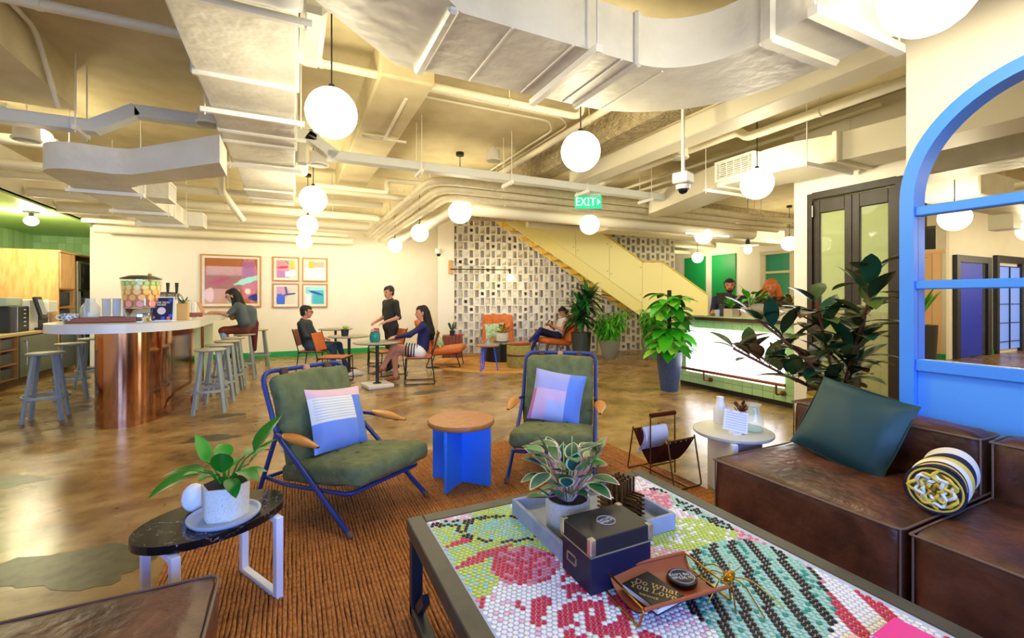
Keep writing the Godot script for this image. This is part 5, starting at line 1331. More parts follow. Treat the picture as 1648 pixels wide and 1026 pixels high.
func armchair(label: String, at: Vector3, turn: float) -> Node3D:
	var c := thing("lounge_armchair", label, "armchair", at, turn, "green canvas armchairs with blue tube frames")
	var tube := mat("2b3f86", 0.35, 0.3)
	var canvas: StandardMaterial3D = mats.get("canvas")
	if canvas == null:
		canvas = relief(tri_mat(noise_tex(["4a5230", "5f6840", "717a4e"], 0.015, 5, 181, 512), 1.0, 0.85, 0.0, false), noise_tex(["000000", "ffffff"], 0.02, 4, 182), 1.0)
		mats["canvas"] = canvas
	var w := 0.335
	for sd in [-1, 1]:
		part(c, "side_tube", MB.new().tube(bend([V(sd * w, 0.015, 0.46), V(sd * w, 0.5, -0.28)], 0.1), 0.017, 10), tube)
		part(c, "rear_leg", MB.new().tube([V(sd * w, 0.53, -0.27), V(sd * w, 0.012, -0.52)], 0.016, 10), tube)
		part(c, "foot", MB.new().cyl(V(sd * w, 0.0, 0.475), V(sd * w, 0.03, 0.452), 0.02, -1, 10), mat("6b4a38", 0.6))
		var arm := part(c, "arm_tube", MB.new().tube(bend([V(sd * w, 0.51, -0.28), V(sd * (w + 0.03), 0.515, -0.18), V(sd * (w + 0.04), 0.505, 0.14)], 0.05), 0.014, 8), tube)
		var pad := MB.new()
		var ring := []
		for j in 9:
			var t := j / 8.0
			var wd := 0.012 + 0.038 * sin(PI * pow(t, 0.6))
			for k in 9:
				var a := TAU * k / 8
				ring.append(V(sd * (w + 0.04) + cos(a) * wd, 0.535 + sin(a) * 0.018 * (0.4 + sin(PI * t)) - 0.025 * t, -0.14 + 0.36 * t))
		pad.grid(ring, 9, 9)
		part(arm, "wooden_armrest", pad, mat("c07f36", 0.35))
	part(c, "back_frame", MB.new().tube(bend([V(-w, 0.5, -0.28), V(-w, 0.91, -0.47), V(w, 0.91, -0.47), V(w, 0.5, -0.28)], 0.09), 0.017, 10), tube)
	part(c, "seat_frame", MB.new().tube(bend([V(-w + 0.02, 0.17, -0.44), V(-w + 0.02, 0.17, -0.2), V(-w + 0.03, 0.235, 0.42), V(w - 0.03, 0.235, 0.42), V(w - 0.02, 0.17, -0.2), V(w - 0.02, 0.17, -0.44), V(-w + 0.02, 0.17, -0.44)], 0.06), 0.014, 8), tube)
	var seat := part(c, "seat_cushion", MB.new().soft(V(0, 0.295, 0.12), V(0.63, 0.13, 0.8), 0.045, V(0, 0.03, 0.015), 12, rot(-9, 0, 0), 0.004), canvas)
	for q in [[-0.1, 0.05], [0.1, 0.05], [-0.1, 0.25], [0.1, 0.25]]: part(seat, "tuft_button", MB.new().sphere(V(q[0], 0.375 + q[1] * 0.12, q[1]), V(0.012, 0.006, 0.012), 8), mat("3c4228", 0.8))
	var bk := part(c, "back_cushion", MB.new().soft(V(0, 0.58, -0.29), V(0.62, 0.64, 0.13), 0.05, V(0, 0.015, 0.02), 12, rot(-20, 0, 0), 0.004), canvas)
	part(bk, "seam", MB.new().tube([V(-0.3, 0.44, -0.175), V(0.0, 0.445, -0.155), V(0.3, 0.44, -0.175)], 0.004, 5).tube([V(0.02, 0.85, -0.34), V(0.02, 0.46, -0.15)], 0.003, 5), mat("3c4228", 0.8))
	for x in [-0.18, 0.0, 0.18]:
		part(c, "strap", MB.new().bbox(V(x, 0.885, -0.445), V(0.05, 0.08, 0.05), 0.008, rot(-20, 0, 0)), mat(["4a2f2a", "b8806a", "4a2f2a"][int(x / 0.18) + 1], 0.7))
	return c
func paint_cloth(cells: Array, ground: String, w := 128, h := 128) -> StandardMaterial3D:
	var im := Image.create(w, h, false, Image.FORMAT_RGB8)
	im.fill(Color(ground))
	for c in cells: im.fill_rect(Rect2i(int(c[0] * w), int(c[1] * h), int(c[2] * w), int(c[3] * h)), Color(c[4]))
	var m := StandardMaterial3D.new()
	m.albedo_texture = ImageTexture.create_from_image(im); m.roughness = 0.85
	m.rim_enabled = true; m.rim = 0.3
	return m
func build_front() -> void:
	m_leather = relief(tri_mat(noise_tex(["2a160d", "47281a", "5c3624", "734834"], 0.006, 5, 191, 512, FastNoiseLite.TYPE_SIMPLEX_SMOOTH, 40.0), 0.9, 0.36, 0.0, false), noise_tex(["000000", "ffffff"], 0.03, 5, 192), 0.5)
	m_leather.roughness_texture = noise_tex(["8a8a8a", "ffffff"], 0.02, 4, 193); m_leather.roughness = 0.5
	# sofa
	module("sofa_module", "brown leather sofa module with teal cushion, left of the pair", V(2.44, 0, -2.06), [["base_cushion", V(0.51, 0.22, 0.5), V(1.02, 0.42, 1.0), 0.04, V(0, 0.015, 0.006), 1], ["backrest", V(0.92, 0.5, 0.5), V(0.24, 0.46, 1.0), 0.06, V(0.01, 0.015, 0.0), 1]])
	module("sofa_module", "brown leather sofa module at the right edge of the picture", V(2.44, 0, -1.03), [["base_cushion", V(0.51, 0.22, 0.55), V(1.02, 0.42, 1.1), 0.04, V(0, 0.015, 0.006), 1], ["backrest", V(0.92, 0.5, 0.55), V(0.24, 0.46, 1.1), 0.06, V(0.01, 0.015, 0.0), 1]])
	module("leather_ottoman", "brown leather seat corner cut off at the bottom left", V(-0.24, 0, -1.98), [["base_cushion", V(-0.6, 0.225, 0.5), V(1.2, 0.45, 1.0), 0.05, V(0.0, 0.012, 0.0), 1]])
	# rug: parallel braided cords
	var rug := thing("jute_rug", "large brown braided rug under the coffee table and armchairs", "rug", V(0, 0, 0))
	var cord := tri_mat(noise_tex(["4a280e", "87501f", "aa6b30", "c28644", "6c3f18"], 0.06, 4, 201, 512), 1.6, 0.9)
	cord.uv1_scale = V(2.5, 2.5, 0.9)
	var edge := PackedVector2Array()
	edge.append_array(arc(-0.22, -3.75, 0.4, 180, 270, 6)); edge.append(Vector2(2.82, -4.15)); edge.append(Vector2(2.82, 0.6)); edge.append(Vector2(-0.62, 0.6))
	part(rug, "backing", MB.new().prism(edge, 0.001, 0.008), mat("3a200f", 0.95))
	var cords := MB.new()
	var r2 := RandomNumberGenerator.new()
	r2.seed = 5
	for k in 172:
		var x := -0.61 + k * 0.02
		var zs := -4.145
		if x < -0.22: zs = -3.75 - sqrt(maxf(0.0, 0.16 - pow(x + 0.22, 2)))
		var n := 60
		var pts := []
		var rad := []
		for j in n + 1:
			var z := lerpf(zs, 0.58, float(j) / n)
			pts.append(V(x + r2.randf_range(-0.0025, 0.0025), 0.008 + r2.randf_range(-0.001, 0.003), z)); rad.append(0.0105 + r2.randf_range(-0.002, 0.002))
		cords.tube(pts, rad, 5)
	part(rug, "braided_cords", cords, cord).set_meta("kind", "stuff")
	# armchairs with cushions
	armchair("green canvas armchair with striped cushion, left of the blue stool", V(0.34, 0.018, -3.44), 33)
	armchair("green canvas armchair with blue patchwork cushion, right of the blue stool", V(2.05, 0.018, -3.36), -37)
	var cells := [[0.0, 0.0, 1.0, 0.17, "d9b7c0"], [0.0, 0.17, 0.74, 0.4, "dfe0da"], [0.0, 0.57, 1.0, 0.43, "6f8fd6"], [0.74, 0.17, 0.26, 0.83, "5b7fd0"]]
	for k in 8: cells.append([0.05, 0.2 + k * 0.045, 0.69, 0.014, "a8a88e"])
	var f1: StandardMaterial3D = paint_cloth(cells, "7f98d8")
	var cu := solo("throw_cushion", "square cushion with blue, pink and grey stripes on the left armchair", "cushion", pillow_mesh(0.46, 0.46, 0.17), f1)
	cu.transform = Transform3D(rot(0, 33, 0) * rot(-24, 0, -6), V(0.34, 0.018, -3.44) + rot(0, 33, 0) * V(0.02, 0.56, -0.1))
	var f2: StandardMaterial3D = paint_cloth([[0, 0, 0.7, 0.42, "9aa2dc"], [0.0, 0.42, 0.08, 0.6, "b06aa8"], [0.08, 0.4, 0.62, 0.6, "c9b0d8"], [0.35, 0.62, 0.35, 0.38, "a9b8ea"], [0.7, 0.0, 0.3, 1.0, "5e86dc"]], "7d98de")
	var cv := solo("throw_cushion", "square patchwork cushion in lilac and blue on the right armchair", "cushion", pillow_mesh(0.46, 0.46, 0.17), f2)
	cv.transform = Transform3D(rot(0, -37, 0) * rot(-24, 0, -8), V(2.05, 0.018, -3.36) + rot(0, -37, 0) * V(0.0, 0.56, -0.1))
	var teal := mat("043c42", 0.55)
	teal.rim_enabled = true; teal.rim = 0.15; teal.rim_tint = 0.8
	var tp := thing("velvet_cushion", "large dark teal velvet cushion on the leather sofa", "cushion")
	tp.transform = Transform3D(rot(0, -90, 0) * rot(-28, 0, -10), V(3.12, 0.66, -1.62))
	part(tp, "cover", pillow_mesh(0.56, 0.5, 0.2, 0.1), teal)
	var pip := []
	for k in 33:
		var a := TAU * k / 32.0
		pip.append(V(0.272 * signf(cos(a)) * pow(absf(cos(a)), 0.35), 0.243 * signf(sin(a)) * pow(absf(sin(a)), 0.35), 0))
	part(tp, "piping", MB.new().tube(pip, 0.006, 6, true), mat("032c30", 0.6))
	# rolled blanket: a striped spiral
	var rb := thing("rolled_blanket", "rolled blanket with navy, yellow and white stripes on the sofa", "blanket")
	rb.transform = Transform3D(rot(0, 12, 0), V(2.74, 0.545, -1.06))
	var im := Image.create(128, 8, false, Image.FORMAT_RGB8)
	var bands := [["14183c", 10], ["e8c638", 7], ["14183c", 9], ["f0eee6", 22], ["e8cf5a", 18], ["14183c", 22], ["f0eee6", 40]]
	var px := 0
	for q in bands:
		for k in q[1]:
			if px < 128:
				for j in 8: im.set_pixel(px, j, Color(q[0]))
				px += 1
	var bm := StandardMaterial3D.new()
	bm.albedo_texture = ImageTexture.create_from_image(im); bm.roughness = 0.9
	var rp := []
	for j in 2:
		for k in 61: pass
	var out := MB.new()
	var oi := out.v.size()
	for k in 49:
		var a := TAU * k / 48
		var rr := 0.112 + 0.004 * sin(a * 3)
		var d := V(0, cos(a), sin(a))
		for j in 13:
			var t := j / 12.0
			var sh := 0.008 * sin(t * 9 + a * 2)
			out.vert(V(t * 0.42, 0, 0) + d * (rr + sh * 0.4) , d, Vector2(t, 0.5))
	for k in 48:
		for j in 12:
			var q := oi + k * 13 + j
			out.tri(q, q + 14, q + 1); out.tri(q, q + 13, q + 14)
	part(rb, "outer_wrap", out, bm)
	for q in [[0.108, "14183c"], [0.098, "e8c638"], [0.089, "14183c"]]:
		part(rb, "outer_layer", MB.new().tube(ring_yz(q[0], 0.0), 0.0055, 8, true), mat(q[1], 0.9))
	var cols := ["e8c638", "f0eee6", "e8cf5a", "f0eee6", "e8c638", "8a6a1c"]
	for k in 6:
		var R := 0.079 - k * 0.0135
		var pts := []
		for j in 49:
			var a := TAU * j / 48.0
			var q := R + 0.007 * sin(a * 7 + k * 2.1) + 0.006 * sin(a * 3 + k * 1.1) + 0.004 * sin(a * 11 + k)
			pts.append(V(-0.004 + 0.008 * sin(a * 5 + k), q * cos(a + k), q * sin(a + k)))
		part(rb, "inner_fold", MB.new().tube(pts, 0.0075, 8, true), mat(cols[k], 0.9))
	part(rb, "core", MB.new().cyl(V(0.015, 0, 0), V(0.41, 0, 0), 0.1, -1, 24), mat("c8a840", 0.9))
	# blue cross-base stool
	var bt := thing("side_table", "blue cross-base side table with round wooden top", "table", V(1.185, 0.018, -3.35))
	var bl := mat("2f7ff0", 0.4)
	part(bt, "cross_panel", MB.new().bbox(V(0, 0.235, 0), V(0.5, 0.45, 0.024), 0.004, rot(0, -47, 0)), bl)
	part(bt, "cross_panel", MB.new().bbox(V(0, 0.235, 0), V(0.5, 0.45, 0.026), 0.004, rot(0, 43, 0)), bl)
	part(bt, "round_top", MB.new().lathe([Vector2(0, 0.46), Vector2(0.252, 0.46), Vector2(0.258, 0.466), Vector2(0.258, 0.49), Vector2(0.252, 0.497), Vector2(0, 0.497)], 48), tri_mat(noise_tex(["9a5f2c", "a86d36", "b67c44"], 0.02, 4, 211, 512), 1.5, 0.45))
	# magazine rack
	var mr := thing("magazine_rack", "brass wire magazine rack with dark leather sling and newspaper", "magazine rack", V(2.69, 0.018, -2.76), -90)
	var br := mat("7a5a34", 0.3, 0.9)
	for sd in [-1, 1]:
		part(mr, "side_hoop", MB.new().tube(bend([V(sd * 0.19, 0.37, 0.14), V(sd * 0.26, 0.006, 0.14), V(sd * 0.26, 0.006, -0.14), V(sd * 0.19, 0.37, -0.14)], 0.02), 0.006, 8), br)
		part(mr, "sling_rod", MB.new().tube([V(sd * 0.194, 0.35, -0.145), V(sd * 0.194, 0.35, 0.145)], 0.006, 6), br)
	for z in [-0.13, 0.13]: part(mr, "handle_post", MB.new().tube([V(0, 0.1, z), V(0, 0.5, z)], 0.006, 8), br)
	part(mr, "base_bar", MB.new().tube([V(-0.26, 0.008, 0), V(0.26, 0.008, 0)], 0.006, 6).tube([V(0, 0.1, -0.13), V(0, 0.1, 0.13)], 0.006, 6).tube([V(0, 0.1, -0.13), V(0.0, 0.008, -0.13)], 0.006, 6).tube([V(0, 0.1, 0.13), V(0.0, 0.008, 0.13)], 0.006, 6), br)
	part(mr, "handle_grip", MB.new().tube([V(0, 0.5, -0.13), V(0, 0.502, 0.13)], 0.018, 12), dull("4a1c10", 0.7))
	var sp := []
	for j in 5:
		for i in 13:
			var t := i / 12.0 * 2 - 1
			sp.append(V(t * 0.194, 0.12 + 0.23 * pow(absf(t), 1.4), -0.135 + 0.27 * j / 4.0))
	var sl := MB.new().grid(sp, 13, 5)
	var s2 := []
	for q in sp: s2.append(q - V(0, 0.005, 0))
	part(mr, "leather_sling", sl.grid(s2, 13, 5), dull("3a1410", 0.8))
	for k in 5:
		for sd in [-1, 1]: part(mr, "rivet", MB.new().sphere(V(sd * 0.188, 0.335, -0.11 + 0.055 * k), V(0.006, 0.006, 0.006), 6), mat("d8c8a0", 0.3, 1.0))
	var np := thing("newspaper", "folded newspaper sticking out of the magazine rack", "newspaper", V(2.69, 0.018, -2.76), -90)
	var npp := []
	for j in 5:
		for i in 9:
			var t := i / 8.0
			npp.append(V(-0.12 + 0.05 * sin(t * 3.0) + 0.05 * t, 0.2 + 0.2 * t, -0.1 + 0.24 * j / 4.0 + 0.02))
	var nm := MB.new().grid(npp, 9, 5)
	var np2 := []
	for q in npp: np2.append(q + V(0.02, 0.002, 0))
	part(np, "pages", nm.grid(np2, 9, 5).tube([npp[0] + V(0.008, 0, -0.0), npp[36] + V(0.008, 0, 0)], 0.012, 8), mat("d4d6de", 0.7))
	part(np, "headline", MB.new().box(V(-0.058, 0.36, 0.04), V(0.004, 0.02, 0.18)), mat("23252e", 0.7))
	# white side table behind the sofa arm
	var wt := thing("side_table", "white round side table beside the sofa end", "table", V(3.0, 0, -2.36))
	var wh := mat("dfe2ea", 0.4)
	part(wt, "round_top", MB.new().lathe([Vector2(0, 0.43), Vector2(0.27, 0.43), Vector2(0.28, 0.44), Vector2(0.28, 0.455), Vector2(0.27, 0.46), Vector2(0, 0.46)], 40), mat("c9c9bc", 0.5))
	part(wt, "slab_leg", MB.new().bbox(V(-0.14, 0.215, 0.02), V(0.04, 0.43, 0.4), 0.004, rot(0, -25, 0)), wh)
	part(wt, "slab_leg", MB.new().bbox(V(0.06, 0.215, 0.0), V(0.36, 0.43, 0.035), 0.004, rot(0, -25, 0)), wh)
	var va := thing("vase", "tall white bottle vase on the white side table", "vase", V(3.06, 0.46, -2.52))
	part(va, "bottle", MB.new().lathe([Vector2(0, 0), Vector2(0.045, 0), Vector2(0.05, 0.02), Vector2(0.05, 0.12), Vector2(0.028, 0.17), Vector2(0.026, 0.2), Vector2(0.03, 0.21), Vector2(0.022, 0.208), Vector2(0, 0.18)], 24), mat("e4e6ec", 0.3))
	var ja := thing("glass_jar", "clear glass bottle with wide lip on the white side table", "jar", V(3.1, 0.46, -2.26))
	part(ja, "jar_body", MB.new().lathe([Vector2(0, 0.002), Vector2(0.06, 0.002), Vector2(0.068, 0.015), Vector2(0.066, 0.1), Vector2(0.04, 0.16), Vector2(0.036, 0.18), Vector2(0.055, 0.2), Vector2(0.056, 0.205)], 28), glass("d8f0e0", 0.28))
	part(ja, "water", MB.new().lathe([Vector2(0, 0.01), Vector2(0.06, 0.012), Vector2(0.061, 0.03), Vector2(0, 0.03)], 24), glass("c8e8d4", 0.4))
	var fl := thing("dried_flowers", "small reddish dried posy behind the glass bottle", "plant", V(3.22, 0.46, -2.45))
	part(fl, "pot", MB.new().cyl(V(0, 0, 0), V(0, 0.08, 0), 0.04, 0.05, 14), mat("2c3038", 0.5))
	leafy(fl, V(0, 0.08, 0), 20, 0.06, 0.03, 0.05, 0.06, [mat("6a2c24", 0.6), mat("4a3a22", 0.6), mat("8a4034", 0.6)], 31, 0.1)
	var cal := thing("desk_calendar", "white printed card tilted on a round stand on the white side table", "card", V(2.93, 0.46, -2.28), -30)
	part(cal, "stand", MB.new().cyl(V(0, 0, 0), V(0, 0.014, 0), 0.045, -1, 20), mat("e0e2e8", 0.4))
	var crd := part(cal, "card", MB.new().box(V(0, 0.09, 0), V(0.17, 0.15, 0.012), rot(-20, 0, -12)), mat("e6e8f2", 0.6))
	for k in 7: part(crd, "printed_line", MB.new().box(V(0, 0.09, 0) + rot(-20, 0, -12) * V(0, -0.055 + 0.018 * k, 0.0065), V(0.145, 0.003, 0.001), rot(-20, 0, -12)), mat("8c92c4", 0.6))
	for x in [-0.04, 0.03]: part(crd, "red_mark", MB.new().sphere(V(0, 0.09, 0) + rot(-20, 0, -12) * V(x, 0.066, 0.007), V(0.006, 0.004, 0.002), 6), mat("d02828", 0.5))
	# marble side table
	var mt := thing("marble_table", "oval black marble side table with white square legs", "table", V(-0.33, 0.0, -2.52), 28)
	var marb := tri_mat(noise_tex(["0b0a0b", "151313", "1d1a1a", "e8dcd6", "171515", "0d0c0c"], 0.006, 6, 221, 1024, FastNoiseLite.TYPE_SIMPLEX_SMOOTH, 90.0, [0.0, 0.3, 0.535, 0.55, 0.565, 1.0]), 1.4, 0.12)
	var ov := PackedVector2Array()
	for k in 48: ov.append(Vector2(cos(TAU * k / 48) * 0.31, sin(TAU * k / 48) * 0.22))
	part(mt, "marble_top", MB.new().prism(ov, 0.405, 0.44, Transform3D.IDENTITY, true), marb)
	var ov2 := PackedVector2Array()
	for q in ov: ov2.append(q * 0.985)
	for sd in [-1, 1]:
		var x: float = sd * 0.21
		part(mt, "leg_frame", MB.new().bbox(V(x, 0.2, -0.18), V(0.035, 0.4, 0.035), 0.003).bbox(V(x, 0.2, 0.18), V(0.035, 0.4, 0.035), 0.003).bbox(V(x, 0.018, 0), V(0.035, 0.035, 0.33), 0.003).bbox(V(x, 0.385, 0), V(0.035, 0.03, 0.33), 0.003), mat("e6e9f2", 0.35))
	part(mt, "cross_rail", MB.new().bbox(V(0, 0.388, 0), V(0.4, 0.025, 0.03), 0.003), mat("e6e9f2", 0.35))
	var tray := thing("saucer_tray", "round pale grey tray on the marble table", "tray", V(-0.28, 0.44, -2.46), 0)
	part(tray, "dish", MB.new().lathe([Vector2(0, 0), Vector2(0.13, 0), Vector2(0.145, 0.012), Vector2(0.148, 0.024), Vector2(0.138, 0.024), Vector2(0.13, 0.012), Vector2(0, 0.01)], 40), mat("b4bfcf", 0.45))
	var terr := tri_mat(noise_tex(["5a5a58", "d6d4c8", "e2e0d4", "d8d6ca", "e6e4da"], 0.15, 2, 231, 256, FastNoiseLite.TYPE_SIMPLEX_SMOOTH, 0.0, [0.0, 0.28, 0.5, 0.7, 1.0]), 3.0, 0.7)
	mats["terrazzo"] = terr
	var po := thing("potted_plant", "green pothos in a hexagonal speckled pot on the marble table", "plant", V(-0.275, 0.45, -2.46), 20)
	part(po, "pot", MB.new().cyl(V(0, 0.002, 0), V(0, 0.15, 0), 0.095, 0.1, 6), terr)
	part(po, "soil", MB.new().cyl(V(0, 0.146, 0), V(0, 0.153, 0), 0.09, -1, 6), mat("231a12", 0.95))
	var gl := [mat("1d8f1a", 0.35), mat("2aa320", 0.35), mat("177415", 0.35), mat("3bb32c", 0.35)]
	for q in [[30, 10, 0.17, 0.16], [80, 35, 0.15, 0.14], [150, 15, 0.17, 0.12], [190, 5, 0.2, 0.15], [230, 30, 0.13, 0.12], [290, 10, 0.14, 0.12], [340, 55, 0.16, 0.13], [10, 60, 0.2, 0.2], [120, 70, 0.14, 0.16], [250, 60, 0.16, 0.15], [200, 40, 0.12, 0.1], [320, 20, 0.12, 0.08], [60, 20, 0.12, 0.09], [270, -10, 0.12, 0.06], [355, -5, 0.1, 0.06]]:
		var a := deg_to_rad(q[0])
		var e := deg_to_rad(q[1])
		var d := V(cos(a) * cos(e), sin(e), -sin(a) * cos(e))
		var root := V(cos(a), 0, -sin(a)) * 0.02 + V(0, 0.15, 0)
		var tip: Vector3 = root + V(cos(a), 0, -sin(a)) * q[3] * 0.55 + V(0, q[3] * 0.55, 0)
		part(po, "leaf", MB.new().tube([root, root.lerp(tip, 0.6) + V(0, 0.02, 0), tip], 0.004, 5).leaf(tip, d, q[2], q[2] * 0.55, 0.7, 0.22, 0.75, 8), gl[int(q[0]) % 4])
	solo("ceramic_egg", "white round ceramic ornament behind the speckled pot", "ornament", MB.new().sphere(V(0, 0.065, 0), V(0.05, 0.065, 0.05), 20), mat("e8e8ec", 0.35), V(-0.42, 0.44, -2.6))
	build_coffee_table()
func tile_color(x: float, z: float) -> int:
	# 0 white 1 pale pink 2 red 3 lime 4 mint 5 black 6 teal 7 mid pink
	var p := Vector2(x, z)
	var h := fposmod(sin(x * 311.7 + z * 173.3) * 43758.5, 1.0)
	var ell := func(cx: float, cz: float, rx: float, rz: float, ang: float) -> float:
		var q := (p - Vector2(cx, cz)).rotated(deg_to_rad(ang))
		return pow(q.x / rx, 2) + pow(q.y / rz, 2)
	# black-outlined pale leaf at the back left
	var l0: float = ell.call(0.83, -1.8, 0.2, 0.12, -25)
	if l0 < 1.0: return 5 if l0 > 0.62 and h > 0.25 else (4 if h > 0.25 else 3)
	if ell.call(0.66, -1.93, 0.13, 0.03, -20) < 1: return 5 if h > 0.4 else 4
	if z < -1.93 and x < 0.75: return 1 if h > 0.35 else 0
	if ell.call(0.68, -1.79, 0.12, 0.022, 12) < 1 or ell.call(0.68, -1.64, 0.13, 0.026, 12) < 1: return 2
	# red flowers
	var f1: float = ell.call(0.79, -1.52, 0.13, 0.12, 0)
	if f1 < 1: return 2 if h > 0.42 else 7
	var c2 := Vector2(0.86, -1.17)
	var d2 := p.distance_to(c2)
	var a2 := (p - c2).angle()
	if d2 < 0.07 + 0.19 * absf(cos(a2 * 2.5)): return 2 if sin(d2 * 70 + a2 * 2) > -0.1 or h > 0.75 else 0
	if d2 < 0.36 and x < 1.15: return 0 if h > 0.12 else 1
	if z > -1.42 and x < 0.75: return 2 if h > 0.5 else 7
	# striped leaf in the middle right
	var lf: float = ell.call(1.42, -1.05, 0.36, 0.24, 28)
	if lf < 1.0:
		var st := sin((x * 0.85 + z * 0.6) * 75)
		return 5 if st > 0.25 else (4 if h > 0.2 else 6)
	var lf2: float = ell.call(1.2, -0.92, 0.18, 0.14, 0)
	if lf2 < 1: return 6 if sin(x * 60 + z * 30) > -0.3 else 5
	if ell.call(1.5, -1.72, 0.24, 0.13, 10) < 1: return 7 if h > 0.3 else 1
	if ell.call(1.72, -1.6, 0.05, 0.25, 0) < 1: return 5 if h > 0.45 else 4
	if ell.call(1.52, -1.42, 0.22, 0.13, -15) < 1: return 3 if h > 0.2 else 0
	if ell.call(1.68, -1.2, 0.1, 0.26, -8) < 1: return 7 if h > 0.35 else 1
	if z > -1.02 and x > 1.45: return 2 if sin(x * 42 + z * 25) > 0.35 else 0
	if x < 0.95: return 3 if h > 0.22 else 4
	if z < -1.55: return 0 if h > 0.3 else 1
	return 1 if h > 0.45 else 0
func build_coffee_table() -> void:
	var t := thing("coffee_table", "low coffee table with dark metal frame and flower mosaic top", "table", V(0, 0.018, 0))
	var fm := tri_mat(noise_tex(["35332a", "403e33", "4a473b"], 0.03, 3, 241, 256), 1.0, 0.45)
	var x0 := 0.47
	var x1 := 1.84
	var z0 := -2.07
	var z1 := -0.42
	var y := 0.432
	for sd in [0, 1]:
		var x := x0 + 0.036 if sd == 0 else x1 - 0.036
		part(t, "side_beam", MB.new().bbox(V(x, y - 0.035, (z0 + z1) * 0.5), V(0.072, 0.07, z1 - z0), 0.004), fm)
		part(t, "end_beam", MB.new().bbox(V((x0 + x1) * 0.5, y - 0.035, (z0 + 0.036) if sd == 0 else (z1 - 0.036)), V(x1 - x0 - 0.146, 0.07, 0.072), 0.004), fm)
		for z in [z0 + 0.03, z1 - 0.03]:
			part(t, "leg", MB.new().bbox(V(x, 0.18, z), V(0.05, 0.36, 0.05), 0.004), mat("262b3a", 0.4, 0.4))
			var s := 1.0 if z < -1.2 else -1.0
			part(t, "gusset", MB.new().box(V(x, 0.09, z + s * 0.09), V(0.03, 0.04, 0.22), rot(-45 * s, 0, 0)), mat("262b3a", 0.4, 0.4))
		part(t, "runner", MB.new().bbox(V(x, 0.025, (z0 + z1) * 0.5), V(0.05, 0.05, z1 - z0 - 0.02), 0.004), fm)
	var bed := part(t, "mosaic_bed", MB.new().span(V(x0 + 0.072, y - 0.04, z0 + 0.072), V(x1 - 0.072, y - 0.004, z1 - 0.072)), mat("b9c8e6", 0.5), "pale blue grout bed")
	var pal := ["f6f6f4", "eebfcd", "d2284c", "c2d85a", "9fd8c0", "16181c", "1f9a86", "e07f98"]
	var ms := []
	for q in pal: ms.append(mat(q, 0.18))
	var disc := MB.new().lathe([Vector2(0.0086, -0.003), Vector2(0.0086, 0.0012), Vector2(0.0072, 0.0024), Vector2(0, 0.0026)], 10)
	var dmesh := disc.mesh()
	var spots := []
	var pitch := 0.0196
	var rowd := pitch * 0.866
	var nz := int((z1 - z0 - 0.16) / rowd)
	var nx := int((x1 - x0 - 0.16) / pitch)
	for j in nz:
		for i in nx:
			var x := x0 + 0.085 + i * pitch + (pitch * 0.5 if j % 2 else 0.0)
			var z := z0 + 0.085 + j * rowd
			var q := V(x, y - 0.003, z)
			var dd := x * 0.4363 - z * 0.8998
			var lat := x * 0.8998 + z * 0.4363
			var py := 480.0 + 730.0 * (1.45 - 0.45) / maxf(dd, 0.05)
			var pxl := 824.0 + 730.0 * lat / maxf(dd, 0.05)
			var covered := (x > 0.88 and x < 1.5 and z < -1.24 and z > -1.92)
			spots.append([dd if (py < 1024 and pxl < 1640 and not covered) else dd + 100.0, q, tile_color(x, z)])
	spots.sort_custom(func(a, b): return a[0] < b[0])
	var mm := MultiMesh.new()
	mm.transform_format = MultiMesh.TRANSFORM_3D; mm.use_colors = true; mm.mesh = dmesh
	mm.instance_count = spots.size() - 300
	for k in spots.size():
		if k < 300:
			var o := part(bed, "mosaic_tile", dmesh, ms[spots[k][2]])
			o.position = spots[k][1]
		else:
			mm.set_instance_transform(k - 300, Transform3D(Basis.IDENTITY, spots[k][1]))
			mm.set_instance_color(k - 300, Color(pal[spots[k][2]]).srgb_to_linear())
	var mi := MultiMeshInstance3D.new()
	mi.name = "more_mosaic_tiles"; mi.multimesh = mm
	var mc := StandardMaterial3D.new()
	mc.vertex_color_use_as_albedo = true; mc.roughness = 0.18
	mi.material_override = mc
	bed.add_child(mi); mi.set_meta("kind", "stuff")
func lettering_round(parent: Node, at: Vector3, turn: float, s: float, m: Material) -> void:
	var b := rot(0, turn, 0) * rot(-90, 0, 0)
	text(parent, "Do What", s * 0.5, at + b * V(-s * 0.1, s * 0.17, 0), b * rot(0, 0, 8), m, "lettering", 0.001, "Droid Serif")
	text(parent, "You Love", s * 0.5, at + b * V(s * 0.05, -s * 0.25, 0), b * rot(0, 0, 8), m, "lettering", 0.001, "Droid Serif")
	part(parent, "emblem_ring", MB.new().tube(bend_circle(at, s), 0.001, 5, true), m)
func bend_circle(at: Vector3, r: float) -> Array:
	var o := []
	for k in 32: o.append(at + V(cos(TAU * k / 32) * r, 0.0005, sin(TAU * k / 32) * r))
	return o
